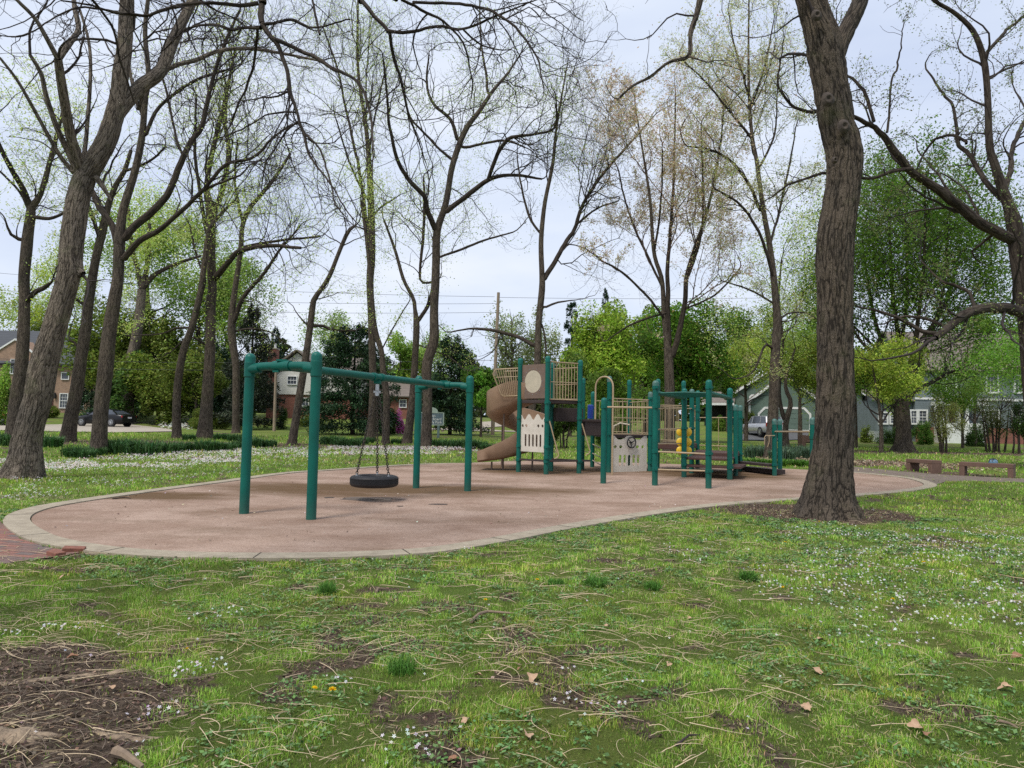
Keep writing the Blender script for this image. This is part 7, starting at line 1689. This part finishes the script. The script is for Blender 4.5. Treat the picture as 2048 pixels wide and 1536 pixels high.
px0_, px1_ = h.X(1385, 830, 1.5), mx0; zp = h.Z(806, 1425, 1.5); h.box('porch_wall', px0_, px1_, 4.2, 5, -1.5, zp, 'dark'); h.slab('porch_roof', [(px0_ - .3, .9, zp), (px1_ - .01, .9, zp), (px1_ - .01, 5.0, zp + 1.3), (px0_ - .3, 5.0, zp + 1.3)], .12, 'shing2'); h.box('fascia', px0_ - .3, px1_ - .01, .8, .9, zp - .16, zp + .08, 'white')  # porch wall coloured near-black: the shade inside the porch is painted in
for px in (1400, 1448): xx = h.X(px, 830, 1.0); h.box('porch_post', xx - .07, xx + .07, .92, 1.06, -.6, zp - .1, 'white')
gx0, gx1, gz0, gz1 = h.rect(1519, 1618, 818, 859); c_ = .55
gd = MB(); out = [(gx0, gz0), (gx1, gz0), (gx1, gz1 - c_), (gx1 - c_, gz1), (gx0 + c_, gz1), (gx0, gz1 - c_)]
f2 = .2; frm = [(gx0 - f2, gz0), (gx0, gz0), (gx0, gz1 - c_), (gx0 + c_, gz1), (gx1 - c_, gz1), (gx1, gz1 - c_), (gx1, gz0), (gx1 + f2, gz0), (gx1 + f2, gz1 - c_ + .1), (gx1 - c_ + .1, gz1 + f2), (gx0 + c_ - .1, gz1 + f2), (gx0 - f2, gz1 - c_ + .1)]
Mg = Matrix(((1, 0, 0, 0), (0, 0, -1, -.004), (0, 1, 0, 0), (0, 0, 0, 1)))
fr_ = MB().plate(frm, [], Mg, .07).build('garage_frame', M['white'], h.t, smooth=False); g_ = MB().plate(out, [], Mg, .03).build('garage_door', M['garage'], h.t, smooth=False)
mbp = MB()
for r_ in range(4):
    for c2 in range(8):
        w0 = (gx1 - gx0) / 8; hh = (gz1 - gz0) / 4; xx = gx0 + (c2 + .5) * w0; zz_ = gz0 + (r_ + .5) * hh
        if r_ == 3 and c2 in (0, 7): continue
        mbp.box((xx, -.045, zz_), (w0 - .12, .02, hh - .14))
mbp.build('panel', M['garage'], g_, smooth=False); h.box('sill', gx0, gx1, -.1, -.001, gz0 - .06, gz0 - .001, 'white')
# blue grey house at the right
h = House('blue_grey_house', 'two storey blue grey house with white window trim and a dark red door', 1900, 60)
x0, x1 = h.X(1758), h.X(2260); ze = h.Z(742, 1900); h.box('wall', x0 + 3.1, x1, 0, 9, -1.5, ze, 'blueg'); h.box('wing_wall', x0, x0 + 3.098, .4, 7, -1.5, h.Z(800, 1770), 'blueg')
zr = h.Z(668, 1900, 4.5); h.slab('roof', [(x0 + 2.7, -.5, ze - .1), (x1 + .4, -.5, ze - .1), (x1 + .4, 4.5, zr), (x0 + 2.7, 4.5, zr)], .15, 'shing2'); h.slab('roof', [(x0 + 2.7, 9.5, ze - .1), (x1 + .4, 9.5, ze - .1), (x1 + .4, 4.5, zr), (x0 + 2.7, 4.5, zr)], .15, 'shing2')
MB().add([(x0 + 3.1, 0, ze), (x0 + 3.1, 9, ze), (x0 + 3.1, 4.5, zr - .1), (x0 + 3.3, 0, ze), (x0 + 3.3, 9, ze), (x0 + 3.3, 4.5, zr - .1)], [(0, 1, 2), (5, 4, 3), (0, 2, 5, 3), (1, 4, 5, 2)]).build('gable', M['blueg'], h.t, smooth=False)
h.slab('wing_roof', [(x0 - .3, 0, h.Z(800, 1770) - .1), (x0 + 3.08, 0, h.Z(800, 1770) - .1), (x0 + 3.08, 3.7, h.Z(770, 1790)), (x0 - .3, 3.7, h.Z(770, 1790))], .12, 'shing2')
h.window(h.rect(1893, 1910, 754, 787), 0, 3, 4, fw=.16); h.window(h.rect(1974, 1994, 752, 784), 0, 3, 4, fw=.14); h.window(h.rect(2004 + 26, 2050, 752, 784), 0, 3, 4, fw=.14)
for a, b in ((1838, 1852), (1822, 1832), (1948, 1966), (1978, 1996), (2025, 2045)): h.window(h.rect(a, b, 822, 846), 0, 2, 4, fw=.13)
for a, b in ((1764, 1778), (1786, 1800)): h.window(h.rect(a, b, 826, 846), .4, 2, 4, fw=.13)
x0_, x1_, z0, z1 = h.rect(1896, 1909, 822, 846); h.box('door', x0_, x1_, -.06, .0, z0, z1, 'doorred'); h.box('door_frame', x0_ - .22, x0_ - .002, -.12, .0, z0, z1 + .2, 'white'); h.box('door_frame', x1_ + .002, x1_ + .22, -.12, .0, z0, z1 + .2, 'white')
h.box('porch_floor', x0_ - 1.3, x1_ + 1.6, -1.6, -.13, -.8, z0 - .02, 'white')
for px in (1872, 1884, 1920, 1934): xx = h.X(px, 830, -1.4); h.box('porch_column', xx - .1, xx + .1, -1.5, -1.3, z0 - .018, z1 + .45, 'white')
h.box('porch_roof', x0_ - 1.5, x1_ + 1.8, -1.7, -.05, z1 + .452, z1 + .75, 'white'); h.box('foundation', x0 + 3.1, x1, -.1, -.002, -1.5, h.Z(855, 1900), 'brickred'); h.box('belt_trim', x0 + 3.1, x1, -.08, -.003, h.Z(800, 1900), h.Z(796, 1900), 'white')
# small white picket fence
g = P(1748, 862, 57); t = thing('picket_fence', 'short white picket fence piece beside the blue grey house', 'fence', (g.x, 57, float(terr(57)))); mb = MB()
for i in range(7): MB().box((i * .16 - .48, 0, .45), (.09, .03, .9)).build('picket', M['white'], t, smooth=False)
mb.box((0, .04, .3), (1.15, .03, .08)).box((0, .04, .7), (1.15, .03, .08)).build('rail', M['white'], t, smooth=False)

# ---------------------------------------------------------------- park sign, poles and wires
g = P(866, 857, 46); z0 = float(terr(46)); sg = thing('park_sign', 'slate blue park name sign with a pale border on two posts', 'sign', (g.x, 46, z0))
zt_, zb_ = P(875, 826.5, 46).z - z0, P(875, 849, 46).z - z0; xl, xr = P(838, 838, 46).x - g.x, P(888, 838, 46).x - g.x
M['slate'] = simple('slate_blue_sign', (.10, .14, .17), (.08, .115, .14), .6, 3); M['slatepost'] = simple('sign_post_paint', (.11, .16, .16), (.08, .12, .12), .6, 4)
b_ = MB().box(((xl + xr) / 2, 0, (zt_ + zb_) / 2), (xr - xl, .09, zt_ - zb_)).build('board', M['slate'], sg, smooth=False); fr = MB(); M['palegreen'] = simple('pale_green_trim', (.32, .38, .32), (.26, .31, .26), .6, 3)
for a, c, s_ in (((xr - .03), (zt_ + zb_) / 2, (.07, .13, zt_ - zb_ + .1)), ((xl + .03), (zt_ + zb_) / 2, (.07, .13, zt_ - zb_ + .1)), ((xl + xr) / 2, zt_ + .03, (xr - xl - .14, .12, .06)), ((xl + xr) / 2, zb_ - .03, (xr - xl - .14, .12, .06))): fr.box((a, 0, c), s_)
fr.build('frame', M['palegreen'], b_, smooth=False)
MB().plate([(.42 * math.cos(math.pi * i / 12) + (xl + xr) / 2 - .0, .33 * math.sin(math.pi * i / 12)) for i in range(13)], [], Matrix(((1, 0, 0, 0), (0, 0, -1, .04), (0, 1, 0, zt_ + .06), (0, 0, 0, 1))), .08).build('crest', M['palegreen'], b_, smooth=False)
for px in (844, 877): xx = P(px, 850, 46).x - g.x; MB().box((xx, .0, (zb_ - .06) / 2 - .1), (.16, .12, zb_ + .14)).build('post', M['slatepost'], sg, smooth=False)
def text(body, x, z, size, parent, mat, y=-.052):
    cu = bpy.data.curves.new('lettering', 'FONT'); cu.body = body; cu.size = size; cu.align_x = 'RIGHT'; cu.extrude = .004
    o = bpy.data.objects.new('tmp', cu); COL.objects.link(o); dg = bpy.context.evaluated_depsgraph_get(); me = bpy.data.meshes.new_from_object(o.evaluated_get(dg)); COL.objects.unlink(o); bpy.data.objects.remove(o)
    me.materials.clear(); me.materials.append(M[mat]); q = bpy.data.objects.new('lettering', me); link(q, parent); q.location = (x, y, z); q.rotation_euler = (R(90), 0, 0); return q
hs = zt_ - zb_
text('man', xl + (xr - xl) * .66, zb_ + hs * .68, hs * .32, b_, 'white'); text('the Board', xr - .16, zb_ + hs * .38, hs * .32, b_, 'white'); text('mily Park', xr - .13, zb_ + hs * .09, hs * .32, b_, 'white')
M['pole'] = simple('weathered_pole_wood', (.30, .235, .17), (.21, .16, .115), .9, 3, bmp=.4, bscale=12)
def pole(px, pyb, pyt, pxt, D, wpx, label, arms=False, mat='pole', name='utility_pole'):
    b0, t0 = P(px, pyb, D), P(pxt, pyt, D); z0 = float(terr(D)); t = thing(name, label, 'pole', (b0.x, D, z0)); r = wpx * D / FPX / 2
    MB().tube([(0, 0, -.2), (t0.x - b0.x, 0, t0.z - z0)], [r * 1.15, r * .85], 14).build('shaft', M[mat], t)
    if arms:
        x, z = t0.x - b0.x, t0.z - z0; a = MB().beam((x - 1.1, -.15, z - .5), (x + 1.1, .15, z - .5), .09, .11).build('crossarm', M[mat], t)
        for s_ in (-1, -.5, .5, 1): MB().lathe([(.03, 0), (.05, .04), (.03, .08), (.05, .12), (0, .16)], (x + s_, .13 * s_, z - .44), 8).build('insulator', M['stone'], a)
    return t0
tA = pole(985, 863, 585, 997, 56, 7, 'tall weathered utility pole behind the spiral slide')
tB = pole(548.5, 859, 737, 552, 54, 5.5, 'short pale wooden pole in front of the brick chimney', name='wooden_pole')
tC = pole(762, 861, 790, 760.5, 50, 5, 'short pale post seen behind the tyre swing chains', name='wooden_pole')
M['wire'] = simple('wire_sheath', (.03, .03, .032), (.05, .05, .05), .6)
def wire(a, b, sag, label, r=.014):
    a, b = Vector(a), Vector(b); pts = [a.lerp(b, i / 24) - Vector((0, 0, sag * 4 * (i / 24) * (1 - i / 24))) for i in range(25)]
    o = MB().tube([p - a for p in pts], r, 5).build('power_line', M['wire']); o.location = a; tag(o, label, 'cable')
top = Vector(tA)
for k, (dz, py, lab) in enumerate(((-.35, 520, 'topmost overhead wire running off from the utility pole'), (-.9, 560, 'second overhead wire below the topmost one'), (-1.6, 585, 'third overhead wire crossing behind the central tree'))):
    wire(top + Vector((.3 * k - .3, 0, dz)), P(-260, py, 66), .7, lab)
for k, (y0, y1, lab) in enumerate(((727, 700, 'low cable crossing in front of the brick house roof edge'), (741, 716, 'lowest cable running past the brick house wall top'))):
    wire(P(1000, y1 + 20, 56), P(-200, y0 - 16, 60), .4, lab, .016)
wire(top + Vector((0, 0, -.4)), P(2300, 560, 78), .8, 'overhead wire leaving the utility pole toward the garage house')

# ---------------------------------------------------------------- vehicles
def carpaint(name, c, rough=.28, metal=.3, coat=.6): 
    m, nt, b, _ = newmat(name); v = objc(nt); r = ramp(nt, noise(nt, v, 2, 3), [(.3, c), (.7, tuple(k * .9 for k in c))]); nt.links.new(r.outputs[0], b.inputs['Base Color'])
    b.inputs['Roughness'].default_value = rough; b.inputs['Metallic'].default_value = metal; b.inputs['Coat Weight'].default_value = coat; b.inputs['Specular IOR Level'].default_value = .3; b.inputs['Coat Roughness'].default_value = .05; return m
M['tail'] = simple('tail_lamp_red', (.35, .02, .02), (.25, .01, .01), .25); M['plate'] = simple('number_plate', (.6, .62, .65), (.5, .52, .55), .5)
def car(name, label, loc, rz, paint, prof, cabin, W, wheels, wr, cat='car', clad=None):
    """prof: [(x, z_low, z_high, half width)] along the body, nose at -x; cabin: [(x, z_top, half width at top)]"""
    t = thing(name, label, cat, loc, rz); mb = MB(); n = len(prof)
    sec = lambda x, zl, zh, hw: [(x, -hw * .90, zl), (x, -hw * .99, zl + .10), (x, -hw, zl + (zh - zl) * .45), (x, -hw * .97, zl + (zh - zl) * .82), (x, -hw * .86, zh - .015), (x, -hw * .5, zh + .012), (x, 0, zh + .02), (x, hw * .5, zh + .012), (x, hw * .86, zh - .015), (x, hw * .97, zl + (zh - zl) * .82), (x, hw, zl + (zh - zl) * .45), (x, hw * .99, zl + .10), (x, hw * .90, zl)]
    for p in prof: mb.v += sec(*p)
    m = 13
    for i in range(n - 1):
        for j in range(m - 1): mb.f.append((i * m + j, i * m + j + 1, (i + 1) * m + j + 1, (i + 1) * m + j))
        mb.f.append((i * m + m - 1, i * m, (i + 1) * m, (i + 1) * m + m - 1))
    mb.f.append(tuple(range(m))); mb.f.append(tuple((n - 1) * m + j for j in range(m))[::-1]); body = mb.build('body', paint, t, ang=38)
    # glasshouse: lower ring at the belt, upper ring at the roof
    zb = lambda x: float(np.interp(x, [p[0] for p in prof], [p[2] for p in prof])) - .02; hb = lambda x: float(np.interp(x, [p[0] for p in prof], [p[3] for p in prof])) * .88
    g = MB(); lo = [(x0, hb(x0), zb(x0)) for x0, x1, zt, hw in cabin]
    for x0, x1, zt, hw in cabin: g.v += [(x0, -hb(x0), zb(x0)), (x1, -hw, zt), (x1, hw, zt), (x0, hb(x0), zb(x0))]
    for i in range(len(cabin) - 1):
        for j in range(3): g.f.append((i * 4 + j, i * 4 + j + 1, i * 4 + j + 5, i * 4 + j + 4))
    g.f.append((0, 1, 2, 3)); k = (len(cabin) - 1) * 4; g.f.append((k + 3, k + 2, k + 1, k)); g.build('windows', M['glass'], t, ang=20)
    rf = MB()
    for x0, x1, zt, hw in cabin: rf.v += [(x1, -hw * 1.01, zt - .03), (x1, -hw * .93, zt + .015), (x1, -hw * .4, zt + .04), (x1, hw * .4, zt + .04), (x1, hw * .93, zt + .015), (x1, hw * 1.01, zt - .03)]
    for i in range(len(cabin) - 1):
        for j in range(5): rf.f.append((i * 6 + j, i * 6 + j + 1, i * 6 + j + 7, i * 6 + j + 6))
    o = rf.build('roof', paint, t, ang=50)
    pl = MB()
    for idx in range(len(cabin)):
        x0, x1, zt, hw = cabin[idx]
        for s_ in (-1, 1): pl.beam((x0, s_ * hb(x0) * 1.0, zb(x0)), (x1, s_ * hw * 1.005, zt), .07 if idx not in (0, len(cabin) - 1) else .10, .05)
    pl.build('pillar', paint, t)
    for wx in wheels:
        for s_ in (-1, 1):
            Rm = Matrix.Rotation(R(90) * -s_, 4, 'X'); yy = s_ * (W / 2 - .10)
            MB().lathe([(wr * 1.13, -.08), (wr * 1.13, .105), (0, .105)], (wx, yy, wr), 24, M=Rm).build('wheel_arch', M['dark'], body)
            w_ = MB().lathe([(0, -.09), (wr * .9, -.09), (wr, -.05), (wr, .09), (wr * .93, .118), (wr * .66, .118), (wr * .64, .08)], (wx, yy, wr), 28, M=Rm).build('wheel', M['black'], t)
            mbw = MB().lathe([(wr * .66, .119), (wr * .60, .125), (wr * .58, .08), (0, .075)], (wx, yy, wr), 24, M=Rm)
            for q in range(10):
                a = 2 * math.pi * q / 10; c_ = Rm @ Vector((math.cos(a) * wr * .32, math.sin(a) * wr * .32, .105)); mbw.beam(Vector((wx, yy, wr)) + Rm @ Vector((0, 0, .11)), Vector((wx, yy, wr)) + Rm @ Vector((math.cos(a) * wr * .6, math.sin(a) * wr * .6, .112)), .035, .03)
            mbw.build('rim', M['zinc'], w_)
    return t, body
sed = [(-2.32, .34, .52, .62), (-2.22, .22, .66, .78), (-1.9, .18, .76, .87), (-1.2, .18, .89, .90), (-.7, .18, .95, .91), (.4, .18, .97, .92), (1.3, .18, .99, .91), (1.75, .20, 1.00, .89), (2.2, .26, .98, .84), (2.36, .36, .90, .76)]
cab = [(-1.0, -.25, 1.37, .58), (-.1, .0, 1.40, .60), (.95, .75, 1.38, .58), (1.85, 1.25, 1.28, .54)]
cpos = P(209, 856, 57.5); dz = float(terr(57.5)) + .07
c1, b1 = car('black_sedan', 'black sedan parked on the pale driveway before the brick house', (cpos.x, 57.5, dz), R(-13), carpaint('black_paint', (.005, .005, .007), .3, 0, .12), sed, cab, 1.84, (-1.42, 1.42), .33)
for s_ in (-1, 1): MB().box((2.25, s_ * .64, .80), (.20, .30, .15)).build('tail_lamp', M['tail'], c1, bevel=.02); MB().box((-2.1, s_ * .66, .64), (.22, .26, .10)).build('headlight', M['zinc'], c1, bevel=.02)
MB().box((2.375, 0, .72), (.02, .42, .13)).build('number_plate', M['plate'], c1)
MB().box((-.72, -.97, 1.02), (.2, .16, .12)).build('mirror', M['glass'], c1, bevel=.02)
suv = [(-2.3, .40, .85, .72), (-2.15, .30, .98, .86), (-1.6, .28, 1.06, .91), (-.9, .28, 1.10, .92), (1.0, .28, 1.12, .92), (2.0, .30, 1.12, .90), (2.28, .34, 1.08, .86), (2.36, .42, .95, .82)]
cabs = [(-1.05, -.55, 1.66, .66), (-.3, -.25, 1.72, .68), (1.2, 1.1, 1.73, .68), (2.24, 1.98, 1.66, .64)]
g = P(1540, 870, 60.5); c2, b2 = car('silver_suv', 'silver off-road wagon seen from behind on the asphalt driveway', (g.x, 62.4, float(terr(62.4)) + .05), R(-90 + 8), carpaint('silver_paint', (.50, .50, .53), .3, .5), suv, cabs, 1.86, (-1.35, 1.35), .37)
for s_ in (-1, 1): MB().box((2.30, s_ * .76, .98), (.16, .17, .36)).build('tail_lamp', M['tail'], c2, bevel=.02)
MB().box((2.34, 0, .56), (.22, 1.7, .24)).build('bumper', simple('bumper_grey', (.30, .30, .32), (.25, .25, .27), .5), c2, bevel=.04); MB().box((2.42, 0, .86), (.02, .34, .16)).build('number_plate', M['plate'], c2)
MB().box((2.20, 0, 1.40), (.03, 1.16, .38), M=Matrix.Rotation(R(-28), 4, 'Y')).build('rear_window', M['glass'], c2, bevel=.01)
g = P(-20, 850, 60); c3, b3 = car('red_car', 'bright red car mostly hidden by the large light green bush', (g.x, 60, float(terr(60)) + .05), R(4), carpaint('red_paint', (.42, .03, .02)), sed, cab, 1.84, (-1.42, 1.42), .33)
MB().box((2.25, .64, .80), (.20, .30, .15)).build('tail_lamp', M['tail'], c3, bevel=.02); MB().box((2.25, -.64, .80), (.20, .30, .15)).build('tail_lamp', M['tail'], c3, bevel=.02)

# ---------------------------------------------------------------- light, sky, camera
W_ = bpy.data.worlds.new('World'); SC.world = W_; W_.use_nodes = True; nt = W_.node_tree; nt.nodes.clear()
SUN_EL, SUN_AZ = R(58), R(215)   # azimuth measured clockwise from +Y
sky = nt.nodes.new('ShaderNodeTexSky'); sky.sky_type = 'NISHITA'; sky.sun_disc = False; sky.sun_elevation = SUN_EL; sky.sun_rotation = SUN_AZ; sky.air_density = 1.0; sky.dust_density = 2.0
tc = nt.nodes.new('ShaderNodeTexCoord'); mp = nt.nodes.new('ShaderNodeMapping'); mp.inputs['Scale'].default_value = (1, 1, 3.2); nt.links.new(tc.outputs['Generated'], mp.inputs[0])
nz = nt.nodes.new('ShaderNodeTexNoise'); nz.inputs['Scale'].default_value = 2.1; nz.inputs['Detail'].default_value = 7; nz.inputs['Roughness'].default_value = .5; nt.links.new(mp.outputs[0], nz.inputs[0])
cr_ = ramp(nt, nz.outputs[0], [(.30, (7.1, 8.1, 10.3)), (.50, (8.5, 9.4, 11.1)), (.72, (10.6, 11.0, 11.9))])
fm = nt.nodes.new('ShaderNodeMix'); fm.data_type = 'RGBA'; fm.inputs[0].default_value = .9; nt.links.new(sky.outputs[0], fm.inputs[6]); nt.links.new(cr_.outputs[0], fm.inputs[7])
bg = nt.nodes.new('ShaderNodeBackground'); bg.inputs[1].default_value = .096; nt.links.new(fm.outputs[2], bg.inputs[0]); ow = nt.nodes.new('ShaderNodeOutputWorld'); nt.links.new(bg.outputs[0], ow.inputs[0])
sl_ = bpy.data.lights.new('sun', 'SUN'); sl_.energy = 3.0; sl_.angle = R(14); sl_.color = (1.0, .955, .88); so = bpy.data.objects.new('sun', sl_); COL.objects.link(so)
dv = Vector((math.sin(SUN_AZ) * math.cos(SUN_EL), math.cos(SUN_AZ) * math.cos(SUN_EL), math.sin(SUN_EL))); so.rotation_euler = (-dv).to_track_quat('-Z', 'Y').to_euler()
cd = bpy.data.cameras.new('camera'); cam = bpy.data.objects.new('camera', cd); COL.objects.link(cam); cd.sensor_width = 36; cd.lens = 36 * FPX / 2048; cd.clip_end = 3000; cd.clip_start = .05
rt = Vector((_cr, -_sr * _sp * -1 * -1, 0))
U = Vector((0, -_sp, _cp)); Fw = Vector((0, _cp, _sp)); Xv = Vector((1, 0, 0))
right = Xv * _cr + U * _sr; up = Xv * -_sr + U * _cr
m = Matrix((right, up, -Fw)).transposed().to_4x4(); m.translation = Vector((0, 0, CAMH)); cam.matrix_world = m
SC.camera = cam
SC.view_settings.view_transform = 'Standard'; SC.view_settings.look = 'None'; SC.view_settings.exposure = 0; SC.view_settings.gamma = 1
SC.render.engine = 'CYCLES'; SC.cycles.max_bounces = 6; SC.cycles.transparent_max_bounces = 4; SC.cycles.use_denoising = False
SC.cycles.sample_clamp_indirect = 4
